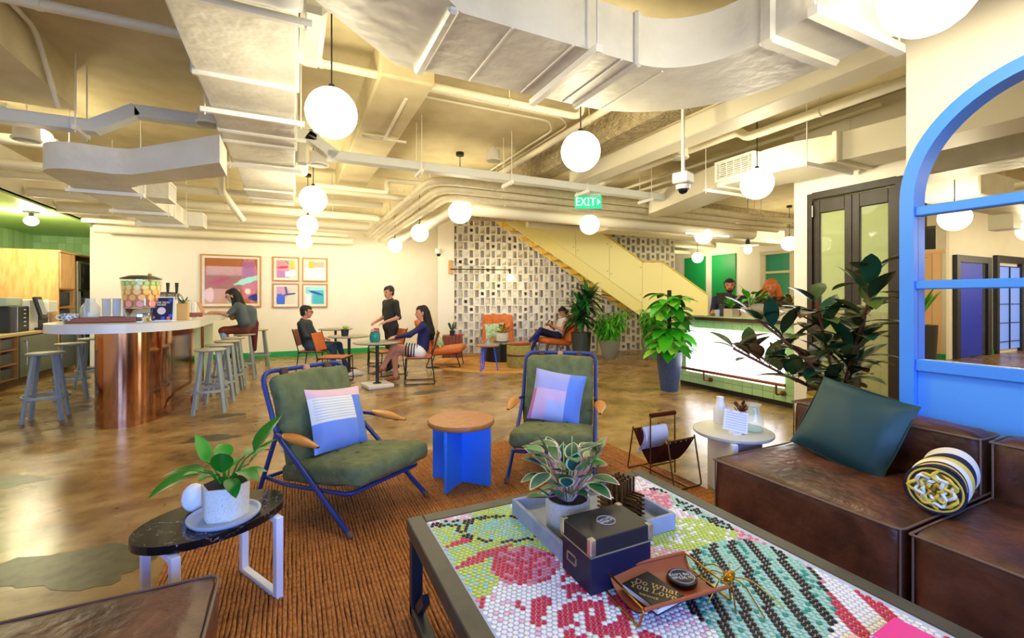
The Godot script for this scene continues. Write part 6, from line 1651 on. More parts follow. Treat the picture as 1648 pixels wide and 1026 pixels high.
func build_table_things() -> void:
	var y := 0.449
	var con := tri_mat(noise_tex(["7f8a9c", "98a3b4", "8b95a6"], 0.02, 4, 251, 256), 1.0, 0.6)
	var tr := thing("concrete_tray", "rectangular grey concrete tray holding the planter", "tray", V(1.21, y, -1.68))
	part(tr, "base", MB.new().bbox(V(0, 0.011, 0), V(0.55, 0.02, 0.41), 0.003), con)
	for sd in [-1, 1]:
		part(tr, "long_side", MB.new().bbox(V(0, 0.035, sd * 0.211), V(0.58, 0.07, 0.018), 0.003), con)
		part(tr, "short_side", MB.new().bbox(V(sd * 0.281, 0.035, 0), V(0.018, 0.07, 0.404), 0.003), con)
	var po := thing("potted_plant", "variegated pink-edged plant in a round speckled pot on the tray", "plant", V(1.06, y + 0.021, -1.64))
	part(po, "pot", MB.new().lathe([Vector2(0, 0), Vector2(0.088, 0), Vector2(0.092, 0.005), Vector2(0.095, 0.135), Vector2(0.086, 0.135), Vector2(0.084, 0.12), Vector2(0, 0.118)], 32), mats["terrazzo"])
	part(po, "soil", MB.new().cyl(V(0, 0.1, 0), V(0, 0.121, 0), 0.083, -1, 20), mat("1c1412", 0.95))
	var gm := [mat("1f6a2c", 0.35), mat("2f8a3a", 0.35), mat("18564a", 0.35), mat("4a9a34", 0.35)]
	var em := [mat("e6c8b8", 0.4), mat("d88a9c", 0.4), mat("cfd89a", 0.4), mat("9a5a74", 0.4)]
	var r := RandomNumberGenerator.new()
	r.seed = 77
	for k in 60:
		var a := k * 2.399
		var e := r.randf_range(-0.1, 1.2)
		var d := V(cos(a) * cos(e), sin(e), sin(a) * cos(e))
		var reach := r.randf_range(0.03, 0.1)
		var root := V(cos(a) * 0.02, 0.12, sin(a) * 0.02)
		var base := V(cos(a) * reach * 1.2, 0.14 + 0.24 * r.randf_range(0.05, 1.0) * (1.0 - reach * 3.0), sin(a) * reach * 1.2)
		var L := r.randf_range(0.09, 0.13)
		var lf := part(po, "leaf", MB.new().tube([root, root.lerp(base, 0.5) + V(0, 0.015, 0), base], 0.003, 5).leaf(base, d, L, L * 0.62, 0.5, 0.14, 0.85, 7), em[k % 4])
		part(lf, "leaf_centre", MB.new().leaf(base + V(0, 0.0015, 0) + d * 0.006, d, L * 0.9, L * 0.47, 0.5, 0.14, 0.85, 7).leaf(base - V(0, 0.0015, 0) + d * 0.006, d, L * 0.9, L * 0.47, 0.5, 0.14, 0.85, 7), gm[(k * 3) % 4])
	for q in [[-0.03, 0.02], [0.03, -0.02]]: part(po, "flower_spike", MB.new().tube([V(q[0], 0.2, q[1]), V(q[0] * 1.3, 0.38, q[1] * 1.3)], [0.003, 0.0025], 6), mat("a8c86a", 0.5))
	# gold stick sculpture
	var st := thing("stick_sculpture", "stack of crossed brass sticks on the concrete tray", "ornament", V(1.36, y + 0.02, -1.66), 20)
	var gold := mat("6e5030", 0.35, 0.8)
	for i in 5:
		for k in 4:
			part(st, "stick", MB.new().bbox(V(-0.05 + i * 0.025, 0.08, -0.04 + k * 0.026), V(0.009, 0.16, 0.009), 0.001), gold)
	for k in 5:
		for i in 4: part(st, "cross_stick", MB.new().bbox(V(-0.0375 + i * 0.025, 0.012 + k * 0.02, 0.0), V(0.009, 0.009, 0.2), 0.001), gold)
	# black box
	var bx := thing("storage_box", "black lidded storage box with metal corners on the coffee table", "box", V(1.035, y, -1.345))
	var blk := mat("0c1030", 0.45)
	part(bx, "body", MB.new().bbox(V(0, 0.065, 0), V(0.262, 0.13, 0.18), 0.002), blk)
	var lid := part(bx, "lid", MB.new().bbox(V(0, 0.16, 0), V(0.27, 0.058, 0.188), 0.003), mat("12121c", 0.5))
	part(bx, "metal_trim", MB.new().bbox(V(0, 0.13, 0), V(0.273, 0.005, 0.191), 0.001), mat("b8b89a", 0.3, 0.8))
	for sx in [-1, 1]:
		for sz in [-1, 1]:
			part(lid, "metal_corner", MB.new().bbox(V(sx * 0.126, 0.163, sz * 0.0855), V(0.024, 0.056, 0.024), 0.003), mat("d8d4c8", 0.2, 0.9))
	part(bx, "label_frame", MB.new().box(V(-0.133, 0.085, -0.025), V(0.004, 0.004, 0.06)).box(V(-0.133, 0.055, -0.025), V(0.004, 0.004, 0.06)).box(V(-0.133, 0.07, -0.053), V(0.004, 0.034, 0.004)).box(V(-0.133, 0.07, 0.003), V(0.004, 0.034, 0.004)), mat("c8c8a8", 0.3, 0.8))
	lettering_round(lid, V(-0.0, 0.1895, 0.0), 180, 0.033, mat("c8c8d0", 0.5))
	# leather valet tray
	var lt := thing("leather_tray", "tan leather valet tray on a brass wire frame", "tray", V(1.135, y, -1.15), -6)
	var pts := []
	for j in 3:
		for i in 9:
			var t := i / 8.0 * 2 - 1
			pts.append(V(-0.16 + 0.16 * j, 0.012 + 0.045 * pow(absf(t), 3.0), t * 0.105))
	var q2 := []
	for q in pts: q2.append(q - V(0, 0.004, 0))
	var sm := MB.new()
	sm.grid(pts, 9, 3); sm.grid(q2, 9, 3)
	part(lt, "leather_sling", sm, mat("9c4722", 0.45))
	var bra := mat("c9962c", 0.2, 1.0)
	for sd in [-1, 1]:
		part(lt, "long_rod", MB.new().tube([V(-0.165, 0.058, sd * 0.106), V(0.165, 0.058, sd * 0.106)], 0.006, 8), mat("9c4722", 0.45))
		part(lt, "end_hoop", MB.new().tube(bend([V(sd * 0.166, 0.058, -0.106), V(sd * 0.18, 0.004, -0.1), V(sd * 0.18, 0.004, 0.1), V(sd * 0.166, 0.058, 0.106), V(sd * 0.166, 0.058, -0.106)], 0.01), 0.0035, 8), bra)
	var bk := thing("book", "small black book with gold script in the leather tray", "book", V(1.07, y + 0.022, -1.145), 6)
	part(bk, "cover", MB.new().bbox(V(0, 0.02, 0), V(0.125, 0.004, 0.15), 0.001).bbox(V(0, 0.0, 0), V(0.125, 0.004, 0.15), 0.001), mat("14130f", 0.6))
	part(bk, "pages", MB.new().box(V(0, 0.01, 0), V(0.12, 0.016, 0.146)), mat("d8d8e0", 0.7))
	var gm2 := mat("d8b878", 0.35, 0.5)
	var fb := rot(0, -62, 0) * rot(-90, 0, 0)
	text(bk, "Do What", 0.034, V(0.018, 0.0225, 0.0), fb, gm2, "lettering", 0.001, "Droid Serif")
	text(bk, "You Love", 0.034, V(-0.008, 0.0225, 0.01), fb, gm2, "lettering", 0.001, "Droid Serif")
	text(bk, "wework", 0.016, V(-0.04, 0.0225, 0.02), fb, gm2, "lettering", 0.001, "Droid Serif")
	var co := thing("coaster", "round black coaster with white lettering in the leather tray", "coaster", V(1.225, y + 0.018, -1.165))
	part(co, "disc", MB.new().lathe([Vector2(0, 0), Vector2(0.048, 0), Vector2(0.05, 0.004), Vector2(0.05, 0.012), Vector2(0.048, 0.014), Vector2(0, 0.014)], 32), mat("0f1012", 0.4))
	lettering_round(co, V(0, 0.0145, 0), 150, 0.04, mat("d0d4dc", 0.5))
	# brass spider-like ornament
	var sp := thing("brass_ornament", "small brass insect ornament with long thin legs", "ornament", V(1.33, y, -1.06), 20)
	part(sp, "body", MB.new().sphere(V(0, 0.06, 0), V(0.024, 0.016, 0.018), 14).sphere(V(0.024, 0.062, 0), V(0.012, 0.01, 0.012), 10), bra)
	for k in 6:
		var a := deg_to_rad([-150, -110, -70, 160, 100, 60][k])
		var L := 0.1 + 0.03 * (k % 3)
		part(sp, "leg", MB.new().tube(bend([V(0, 0.06, 0), V(cos(a) * L * 0.4, 0.07, -sin(a) * L * 0.4), V(cos(a) * L, 0.002, -sin(a) * L)], 0.03), 0.0022, 6), bra)
	for s in [-1, 1]: part(sp, "feeler", MB.new().tube([V(0.03, 0.066, s * 0.006), V(0.055, 0.08, s * 0.02), V(0.07, 0.072, s * 0.016)], 0.0015, 5), bra)
	# books at the bottom edge
	solo("paper_card", "pale pink card at the bottom edge of the coffee table", "card", MB.new().bbox(V(0, 0.003, 0), V(0.16, 0.006, 0.2), 0.001), mat("e8c0b8", 0.7), V(1.44, y, -0.66), 12)
	var mg := thing("magazine", "bright pink magazine at the bottom edge of the coffee table", "magazine", V(1.6, y, -0.62), 4)
	part(mg, "cover", MB.new().bbox(V(0, 0.016, 0), V(0.17, 0.003, 0.24), 0.001), mat("f02a98", 0.35))
	part(mg, "pages", MB.new().box(V(0, 0.0075, 0), V(0.166, 0.013, 0.236)), mat("1c1a22", 0.7))
	part(mg, "patterned_spine", MB.new().box(V(-0.076, 0.0182, 0), V(0.016, 0.001, 0.24)), tri_mat(noise_tex(["2018c0", "d02898", "f0e8f8", "3a20d8"], 0.1, 2, 261, 128), 6.0, 0.4))
func ring_yz(r: float, x: float) -> Array:
	var o := []
	for k in 40: o.append(V(x, r * cos(TAU * k / 40), r * sin(TAU * k / 40)))
	return o
func dull(hex: String, rough: float) -> StandardMaterial3D:
	var key := "dull" + hex
	if not mats.has(key):
		var m := StandardMaterial3D.new()
		m.albedo_color = Color(hex); m.roughness = rough; m.metallic_specular = 0.2
		mats[key] = m
	return mats[key]
# ---------------------------------------------------------------- large plants
func big_pot(t: Node, prof: Array, m: Material, soil_r: float, soil_y: float) -> void:
	part(t, "pot", MB.new().lathe(prof, 36), m)
	part(t, "soil", MB.new().cyl(V(0, soil_y - 0.02, 0), V(0, soil_y, 0), soil_r, -1, 24), mat("231a12", 0.95))
func build_plants() -> void:
	var r := RandomNumberGenerator.new()
	r.seed = 99
	# 1 dracaena-like plant in a dark tall pot
	var a := thing("potted_plant", "tall dark-leaved dracaena in a tall dark grey pot under the stair", "plant", V(6.4, 0, -9.3))
	big_pot(a, [Vector2(0, 0), Vector2(0.2, 0), Vector2(0.25, 0.62), Vector2(0.23, 0.62), Vector2(0, 0.58)], mat("39423a", 0.4), 0.225, 0.6)
	var dg := [mat("12401c", 0.35), mat("1d5a24", 0.35), mat("2c7430", 0.35), mat("183a20", 0.35)]
	for q in [[0.0, 0.0, 0.62], [0.1, 0.05, 0.95], [-0.08, 0.08, 0.35]]:
		part(a, "stem", MB.new().tube([V(q[0] * 0.3, 0.58, q[1] * 0.3), V(q[0], 0.8 + q[2] * 0.4, q[1]), V(q[0] * 1.6, 0.7 + q[2], q[1] * 1.6)], 0.02, 8), mat("6e5236", 0.8))
		for k in 44:
			var an := k * 2.4
			var el := r.randf_range(-0.3, 1.3)
			var d := V(cos(an) * cos(el), sin(el), sin(an) * cos(el))
			part(a, "leaf", MB.new().leaf(V(q[0] * 1.5, 0.62 + q[2] * r.randf_range(0.6, 1.05), q[1] * 1.5), d, r.randf_range(0.45, 0.75), 0.115, 0.9, 0.25, 0.7, 6), dg[k % 4])
	# 2, 3 grassy plants in stone bowls
	var stone := tri_mat(noise_tex(["4b4842", "77736a", "99948a", "5d5a52"], 0.12, 3, 271, 256), 1.6, 0.85)
	var bright := [mat("3aa01c", 0.4), mat("52b828", 0.4), mat("2a7f18", 0.4), mat("73c43a", 0.4)]
	for q in [[V(6.88, 0, -8.8), "feathery green plant in a speckled stone bowl left of the stair post", 3], [V(7.72, 0, -8.27), "feathery green plant in a speckled stone bowl behind the pothos column", 4]]:
		var t := thing("potted_plant", q[1], "plant", q[0])
		big_pot(t, [Vector2(0, 0), Vector2(0.13, 0), Vector2(0.17, 0.06), Vector2(0.24, 0.36), Vector2(0.25, 0.46), Vector2(0.23, 0.46), Vector2(0, 0.4)], stone, 0.225, 0.43)
		var rr := RandomNumberGenerator.new()
		rr.seed = q[2]
		var fr := []
		for k in 4: fr.append(MB.new())
		for k in 30:
			var an := k * 2.4
			var sp := rr.randf_range(0.06, 0.34)
			var hh := rr.randf_range(0.35, 0.8)
			part(t, "stem", MB.new().tube([V(cos(an) * 0.06, 0.42, sin(an) * 0.06), V(cos(an) * sp * 0.7, 0.42 + hh * 0.7, sin(an) * sp * 0.7), V(cos(an) * sp * 1.3, 0.42 + hh, sin(an) * sp * 1.3)], 0.005, 5), bright[2])
			for j in 46:
				var f := rr.randf_range(0.3, 1.0)
				var o := V(cos(an) * sp * f * 1.2, 0.42 + hh * f, sin(an) * sp * f * 1.2)
				var a2 := rr.randf() * TAU
				var el := rr.randf_range(-0.6, 0.7)
				fr[j % 4].leaf(o, V(cos(a2) * cos(el), sin(el), sin(a2) * cos(el)), rr.randf_range(0.18, 0.34), 0.022, 1.9, 0.2, 0.8, 4)
		for k in 4: part(t, "foliage", fr[k], bright[k]).set_meta("kind", "stuff")
	# 4 pothos on a moss pole in the blue pot
	var p := thing("potted_plant", "broad-leaved pothos on a moss pole in a tall blue-grey pot", "plant", V(5.36, 0, -5.36))
	var bp := tri_mat(noise_tex(["26344c", "34466a", "445a86"], 0.06, 3, 281, 256), 2.0, 0.45)
	big_pot(p, [Vector2(0, 0), Vector2(0.13, 0), Vector2(0.165, 0.25), Vector2(0.19, 0.5), Vector2(0.19, 0.62), Vector2(0.17, 0.63), Vector2(0, 0.58)], bp, 0.165, 0.6)
	part(p, "moss_pole", MB.new().cyl(V(0, 0.58, 0), V(0, 1.58, 0), 0.032, -1, 10), mat("2c2114", 0.95))
	var pg := [mat("2c9c12", 0.35), mat("1f7c10", 0.35), mat("44b41c", 0.35), mat("16600e", 0.35), mat("8ac83c", 0.35)]
	for k in 84:
		var an := k * 2.4
		var f := pow(float(k) / 83.0, 1.1)
		var y := 0.62 + f * 0.9
		var L := r.randf_range(0.26, 0.38)
		var reach := lerpf(0.2, 0.1, f) * r.randf_range(0.5, 1.1)
		var el := r.randf_range(-0.5, 0.45)
		var o := V(cos(an) * reach, y + r.randf_range(-0.04, 0.06), sin(an) * reach)
		part(p, "leaf", MB.new().tube([V(0, y - 0.05, 0), o], 0.005, 5).leaf(o, V(cos(an) * cos(el), sin(el), sin(an) * cos(el)), L, L * 0.6, 0.9, 0.18, 0.72, 7), pg[k % 5])
	# 5 rubber plant between sofa and arched window
	var b := thing("potted_plant", "rubber plant with large dark glossy leaves behind the sofa", "plant", V(4.2, 0, -2.26))
	big_pot(b, [Vector2(0, 0), Vector2(0.2, 0), Vector2(0.24, 0.62), Vector2(0.22, 0.62), Vector2(0, 0.58)], mat("e8c400", 0.4), 0.215, 0.6)
	var rg := [mat("2c3d22", 0.22), mat("35502a", 0.22), mat("4a3424", 0.25), mat("23503a", 0.22), mat("5c7236", 0.25)]
	var stems := [[V(0, 0.58, 0), V(-0.22, 0.95, -0.16), V(-0.5, 1.28, -0.42)], [V(0.0, 0.58, 0.0), V(-0.08, 1.0, 0.14), V(-0.16, 1.45, 0.3)], [V(-0.05, 0.58, 0.02), V(-0.14, 1.0, -0.02), V(-0.26, 1.42, -0.04)], [V(0, 0.58, 0), V(-0.35, 0.8, -0.3), V(-0.62, 1.0, -0.55)], [V(0.05, 0.58, 0.0), V(0.0, 1.1, 0.16), V(-0.02, 1.7, 0.26)]]
	for si in stems.size():
		var s: Array = stems[si]
		part(b, "stem", MB.new().tube(bend(s, 0.2), 0.011, 8), mat("7c3a24", 0.6))
		for k in 30:
			var f := 0.15 + 0.85 * k / 29.0
			var o: Vector3 = (s[0] as Vector3).lerp(s[1], minf(f * 2, 1)) if f < 0.5 else (s[1] as Vector3).lerp(s[2], f * 2 - 1)
			var an := k * 2.3 + si
			var el := r.randf_range(0.1, 1.15)
			var d := V(cos(an) * cos(el), sin(el), sin(an) * cos(el))
			part(b, "leaf", MB.new().tube([o, o + d * 0.05], 0.004, 5).leaf(o + d * 0.05, d, r.randf_range(0.24, 0.34), r.randf_range(0.12, 0.155), 0.7, 0.18, 0.95, 7), rg[(k + si) % 5])
	# 6 plant beyond the arched window
	var c := thing("potted_plant", "upright strappy plant in a dark pot beyond the arched window", "plant", V(12.9, 0, -5.35))
	big_pot(c, [Vector2(0, 0), Vector2(0.36, 0), Vector2(0.4, 0.85), Vector2(0.36, 0.85), Vector2(0, 0.8)], mat("1e2226", 0.4), 0.35, 0.82)
	for k in 26:
		var an := k * 2.4
		var el := r.randf_range(1.0, 1.5)
		part(c, "leaf", MB.new().leaf(V(0, 0.8, 0), V(cos(an) * cos(el), sin(el), sin(an) * cos(el)), r.randf_range(0.6, 1.05), 0.12, 0.4, 0.3, 0.8, 7), [mat("2f7a18", 0.4), mat("58a02c", 0.4)][k % 2])
# ---------------------------------------------------------------- people: one continuous surface each, from tapered bones
class Flesh:
	var h := 0.016
	var k := 0.012
	var at := {}
	var sum := PackedFloat32Array()
	var best := PackedFloat32Array()
	var tint := PackedColorArray()
	var cell := PackedInt32Array()
	func key(x: int, y: int, z: int) -> int: return (x + 512) + (y + 512) * 2048 + (z + 512) * 4194304
	func bone(a: Vector3, b: Vector3, ra: float, rb: float, c: Color) -> void:
		var pad := k * 3.2
		var m := maxf(ra, rb) + pad
		var lo := Vector3i(((a.min(b) - Vector3.ONE * m) / h).floor())
		var hi := Vector3i(((a.max(b) + Vector3.ONE * m) / h).ceil())
		var ab := b - a
		var l2 := maxf(ab.length_squared(), 1e-9)
		for z in range(lo.z, hi.z + 1):
			for y in range(lo.y, hi.y + 1):
				for x in range(lo.x, hi.x + 1):
					var p := Vector3(x, y, z) * h
					var t := clampf((p - a).dot(ab) / l2, 0.0, 1.0)
					var d := p.distance_to(a + ab * t) - lerpf(ra, rb, t)
					if d > pad: continue
					var q := (x + 512) + (y + 512) * 2048 + (z + 512) * 4194304
					var i: int = at.get(q, -1)
					if i < 0:
						i = sum.size(); at[q] = i
						sum.append(0.0); best.append(1e9); tint.append(c); cell.append(x); cell.append(y); cell.append(z)
					sum[i] += exp(-maxf(d, -0.25) / k)
					if d < best[i]:
						best[i] = d; tint[i] = c
	func into(mb) -> void:
		var n := sum.size()
		var val := PackedFloat32Array()
		val.resize(n)
		for i in n: val[i] = -k * log(sum[i] + 1e-30)
		var dx := 1
		var dy := 2048
		var dz := 4194304
		var co := [0, dx, dy, dx + dy, dz, dx + dz, dy + dz, dx + dy + dz]
		var made := {}
		var pos := PackedVector3Array()
		var cols := PackedColorArray()
		var keys := at.keys()
		for q in keys:
			var i0: int = at[q]
			var neg := 0
			var vv := [0.0, 0.0, 0.0, 0.0, 0.0, 0.0, 0.0, 0.0]
			var ok := true
			var bc := 0
			var bd := 1e9
			for c in 8:
				var i: int = at.get(q + co[c], -1)
				var w := 0.05 if i < 0 else val[i]
				vv[c] = w
				if w < 0: neg += 1
				if i >= 0 and absf(best[i]) < bd:
					bd = absf(best[i]); bc = i
			if neg == 0 or neg == 8: continue
			var s := Vector3.ZERO
			var m := 0
			for e in [[0, 1], [2, 3], [4, 5], [6, 7], [0, 2], [1, 3], [4, 6], [5, 7], [0, 4], [1, 5], [2, 6], [3, 7]]:
				var A: float = vv[e[0]]
				var B: float = vv[e[1]]
				if (A < 0) != (B < 0):
					var t := A / (A - B)
					var pa := Vector3(e[0] & 1, (e[0] >> 1) & 1, (e[0] >> 2) & 1)
					var pb := Vector3(e[1] & 1, (e[1] >> 1) & 1, (e[1] >> 2) & 1)
					s += pa.lerp(pb, t); m += 1
			made[q] = pos.size()
			pos.append((Vector3(cell[i0 * 3], cell[i0 * 3 + 1], cell[i0 * 3 + 2]) + s / m) * h)
			cols.append(tint[bc])
		var nor := PackedVector3Array()
		nor.resize(pos.size())
		var tris := PackedInt32Array()
		for q in keys:
			var v0 := val[at[q]]
			for ax in 3:
				var st: int = [dx, dy, dz][ax]
				var j: int = at.get(q + st, -1)
				if j < 0: continue
				if (v0 < 0) == (val[j] < 0): continue
				var u: int = [dy, dz, dx][ax]
				var w: int = [dz, dx, dy][ax]
				var a: int = made.get(q, -1)
				var b: int = made.get(q - u, -1)
				var c: int = made.get(q - u - w, -1)
				var d: int = made.get(q - w, -1)
				if a < 0 or b < 0 or c < 0 or d < 0: continue
				if v0 < 0: tris.append_array(PackedInt32Array([a, b, c, a, c, d]))
				else: tris.append_array(PackedInt32Array([a, c, b, a, d, c]))
		for t in range(0, tris.size(), 3):
			var f := (pos[tris[t + 1]] - pos[tris[t]]).cross(pos[tris[t + 2]] - pos[tris[t]])
			for e in 3: nor[tris[t + e]] += f
		var base: int = mb.v.size()
		for i in pos.size():
			mb.col = cols[i]
			mb.vert(pos[i], nor[i].normalized())
		for t in range(0, tris.size(), 3): mb.tri(base + tris[t], base + tris[t + 1], base + tris[t + 2])
var m_person: StandardMaterial3D
func lin(hex: String) -> Color:
	if hex == "skin": hex = "c98f6e"
	return Color(hex).srgb_to_linear()
func hand(f: Flesh, wr: Vector3, dir: Vector3, palm: Vector3, side: float, curl: float, skin: Color) -> void:
	dir = dir.normalized()
	var ac := dir.cross(palm).normalized() * side   # toward the thumb
	palm = ac.cross(dir).normalized() * side
	f.bone(wr, wr + dir * 0.075 + ac * 0.022, 0.024, 0.019, skin); f.bone(wr, wr + dir * 0.075 - ac * 0.024, 0.024, 0.018, skin)
	for q in 4:
		var o := wr + dir * 0.08 + ac * (0.03 - 0.02 * q)
		var L: float = [0.068, 0.078, 0.072, 0.056][q]
		var d1 := (dir + palm * curl * 0.5).normalized()
		var d2 := (dir + palm * curl * 1.3).normalized()
		f.bone(o, o + d1 * L * 0.5, 0.0095, 0.0088, skin); f.bone(o + d1 * L * 0.5, o + d1 * L * 0.5 + d2 * L * 0.55, 0.0088, 0.0075, skin)
	var t0 := wr + dir * 0.03 + ac * 0.028
	var t1 := t0 + (dir * 0.6 + ac * 0.75 + palm * 0.2).normalized() * 0.042
	f.bone(t0, t1, 0.0125, 0.0105, skin); f.bone(t1, t1 + (dir + ac * 0.25 + palm * 0.35 * curl).normalized() * 0.036, 0.0105, 0.0085, skin)
func person(label: String, at: Vector3, turn: float, j: Dictionary, c: Dictionary) -> Node3D:
	if m_person == null:
		m_person = StandardMaterial3D.new()
		m_person.vertex_color_use_as_albedo = true; m_person.roughness = 0.75
	var t := thing("person", label, "person", at, turn)
	var mb := MB.new()
	mb.colored = true
	var skin := lin(c.get("skin", "c98f6e"))
	var top := lin(c.top)
	var arm := lin(c.get("sleeve", c.top))
	var fore := lin(c.get("cuff", c.get("sleeve", c.top))) if c.get("cuff", "") != "skin" else skin
	if c.get("sleeve", "") == "skin": arm = skin; fore = skin
	var bot := lin(c.bottom)
	var shin := lin(c.get("shin", c.bottom)) if c.get("shin", "") != "skin" else skin
	var thigh := lin(c.get("thigh", c.bottom)) if c.get("thigh", "") != "skin" else skin
	var shoe := lin(c.get("shoe", "402818"))
	var hair := lin(c.hair)
	var pel: Vector3 = j.pelvis
	var neck: Vector3 = j.neck
	var sl: Vector3 = j.sl
	var sr: Vector3 = j.sr
	var f := Flesh.new()
	f.h = 0.017; f.k = 0.014
	var ax := (sl - sr).normalized()
	var w: float = c.get("wide", 1.0)
	var waist := pel.lerp(neck, 0.4)
	var chest := pel.lerp(neck, 0.74)
	f.bone(j.hl, j.hr, 0.11 * w, 0.11 * w, bot)
	for s in [-1.0, 1.0]:
		f.bone(pel + ax * s * 0.05 + (waist - pel) * 0.3, waist + ax * s * 0.045, 0.105 * w, 0.098 * w, top)
		f.bone(waist + ax * s * 0.045, chest + ax * s * 0.07, 0.098 * w, 0.1 * w, top)
	f.bone(sl, sr, 0.062 * w, 0.062 * w, top)
	f.bone(chest, neck, 0.1, 0.06, top)
	for s in ["l", "r"]:
		var sh: Vector3 = j["s" + s]
		var el: Vector3 = j["e" + s]
		var wr: Vector3 = j["w" + s]
		f.bone(sh, el, 0.052 * w, 0.042, arm); f.bone(el, wr, 0.042, 0.027, fore)
		if c.get("cuff", "") == "skin" and c.get("sleeve", "") != "skin": f.bone(sh, sh.lerp(el, 0.6), 0.055 * w, 0.05, arm)
		if j.has("k" + s):
			f.bone(j["h" + s], j["k" + s], 0.088 * w, 0.06, thigh); f.bone(j["k" + s], j["a" + s], 0.058, 0.038, shin)
			var an: Vector3 = j["a" + s]
			var to: Vector3 = j["t" + s]
			f.bone(an + V(0, -0.03, 0) - (to - an).normalized() * 0.04, to, 0.036, 0.03, shoe)
			if c.has("sole"): f.bone(an + V(0, -0.055, 0) - (to - an).normalized() * 0.04, to + V(0, -0.018, 0), 0.024, 0.022, lin(c.sole))
	for e in c.get("extra", []): f.bone(e[0], e[1], e[2], e[3], lin(e[4]))
	f.into(mb)
	# hands on a finer grid
	var g := Flesh.new()
	g.h = 0.0065; g.k = 0.003
	for s in ["l", "r"]:
		var wr: Vector3 = j["w" + s]
		var dr: Vector3 = j.get("d" + s, (wr - j["e" + s]).normalized())
		hand(g, wr, dr, j.get("p" + s, V(0, -1, 0)), 1.0 if s == "l" else -1.0, c.get("curl", 0.5), skin)
	# head
	var hc: Vector3 = j.head
	var fw: Vector3 = (j.look as Vector3).normalized()
	var rt := fw.cross(Vector3.UP).normalized()
	var up := rt.cross(fw).normalized()
	var q := Flesh.new()
	q.h = 0.009; q.k = 0.006
	q.bone(neck + V(0, -0.05, 0), hc - up * 0.06 - fw * 0.01, 0.056, 0.05, skin)
	q.bone(hc + up * 0.035 - fw * 0.03, hc + up * 0.03 + fw * 0.022, 0.078, 0.074, skin)
	q.bone(hc - up * 0.02 + fw * 0.025, hc - up * 0.088 + fw * 0.055, 0.062, 0.03, skin if not c.has("beard") else lin(c.beard))
	q.bone(hc + fw * 0.04 + up * 0.0, hc + fw * 0.045 - up * 0.04, 0.058, 0.05, skin)
	q.bone(hc + fw * 0.092 + up * 0.012, hc + fw * 0.112 - up * 0.026, 0.009, 0.013, skin)
	q.bone(hc + fw * 0.088 - up * 0.058 + rt * 0.017, hc + fw * 0.088 - up * 0.058 - rt * 0.017, 0.009, 0.009, lin("a04a42"))
	for s in [-1.0, 1.0]:
		q.bone(hc + rt * s * 0.08 + up * 0.01, hc + rt * s * 0.078 - up * 0.025, 0.013, 0.011, skin)
		q.bone(hc + fw * 0.085 + rt * s * 0.018 + up * 0.026, hc + fw * 0.08 + rt * s * 0.045 + up * 0.026, 0.007, 0.006, hair)
	# hair cap and length
	q.bone(hc + up * 0.055 - fw * 0.035, hc + up * 0.06 + fw * 0.025, 0.082, 0.068, hair)
	q.bone(hc - fw * 0.045 + up * 0.03, hc - fw * 0.05 - up * 0.03, 0.074, 0.06, hair)
	for s in [-1.0, 1.0]: q.bone(hc + rt * s * 0.05 + up * 0.045, hc + rt * s * 0.06 - fw * 0.03 - up * 0.0, 0.042, 0.036, hair)
	if c.has("beard"):
		for s in [-1.0, 1.0]: q.bone(hc + rt * s * 0.066 - up * 0.01 + fw * 0.01, hc + rt * s * 0.03 - up * 0.085 + fw * 0.055, 0.018, 0.024, lin(c.beard))
		q.bone(hc + fw * 0.094 - up * 0.045 + rt * 0.02, hc + fw * 0.094 - up * 0.045 - rt * 0.02, 0.007, 0.007, lin(c.beard))
	for e in c.get("locks", []):
		var A: Vector3 = hc + rt * e[0].x + up * e[0].y + fw * e[0].z
		var B: Vector3 = hc + rt * e[1].x + up * e[1].y + fw * e[1].z
		q.bone(A, B, e[2], e[3], hair)
	g.into(mb); q.into(mb)
	mb.col = lin("1a1210")
	for s in [-1.0, 1.0]: mb.sphere(hc + fw * 0.088 + rt * s * 0.031 + up * 0.008, V(0.012, 0.0065, 0.012), 10)
	part(t, "body", mb, m_person)
	if c.get("glasses", false):
		var gl := MB.new()
		for s in [-1.0, 1.0]:
			var ring := []
			for n in 16: ring.append(hc + fw * 0.108 + rt * (s * 0.034 + 0.026 * cos(TAU * n / 16)) + up * (0.006 + 0.02 * sin(TAU * n / 16)))
			gl.tube(ring, 0.0035, 6, true)
			gl.tube([hc + fw * 0.105 + rt * s * 0.06 + up * 0.012, hc + rt * s * 0.084 + up * 0.012], 0.003, 6)
		gl.tube([hc + fw * 0.112 - rt * 0.01 + up * 0.01, hc + fw * 0.112 + rt * 0.01 + up * 0.01], 0.003, 6)
		part(t, "glasses", gl, m_black)
	return t
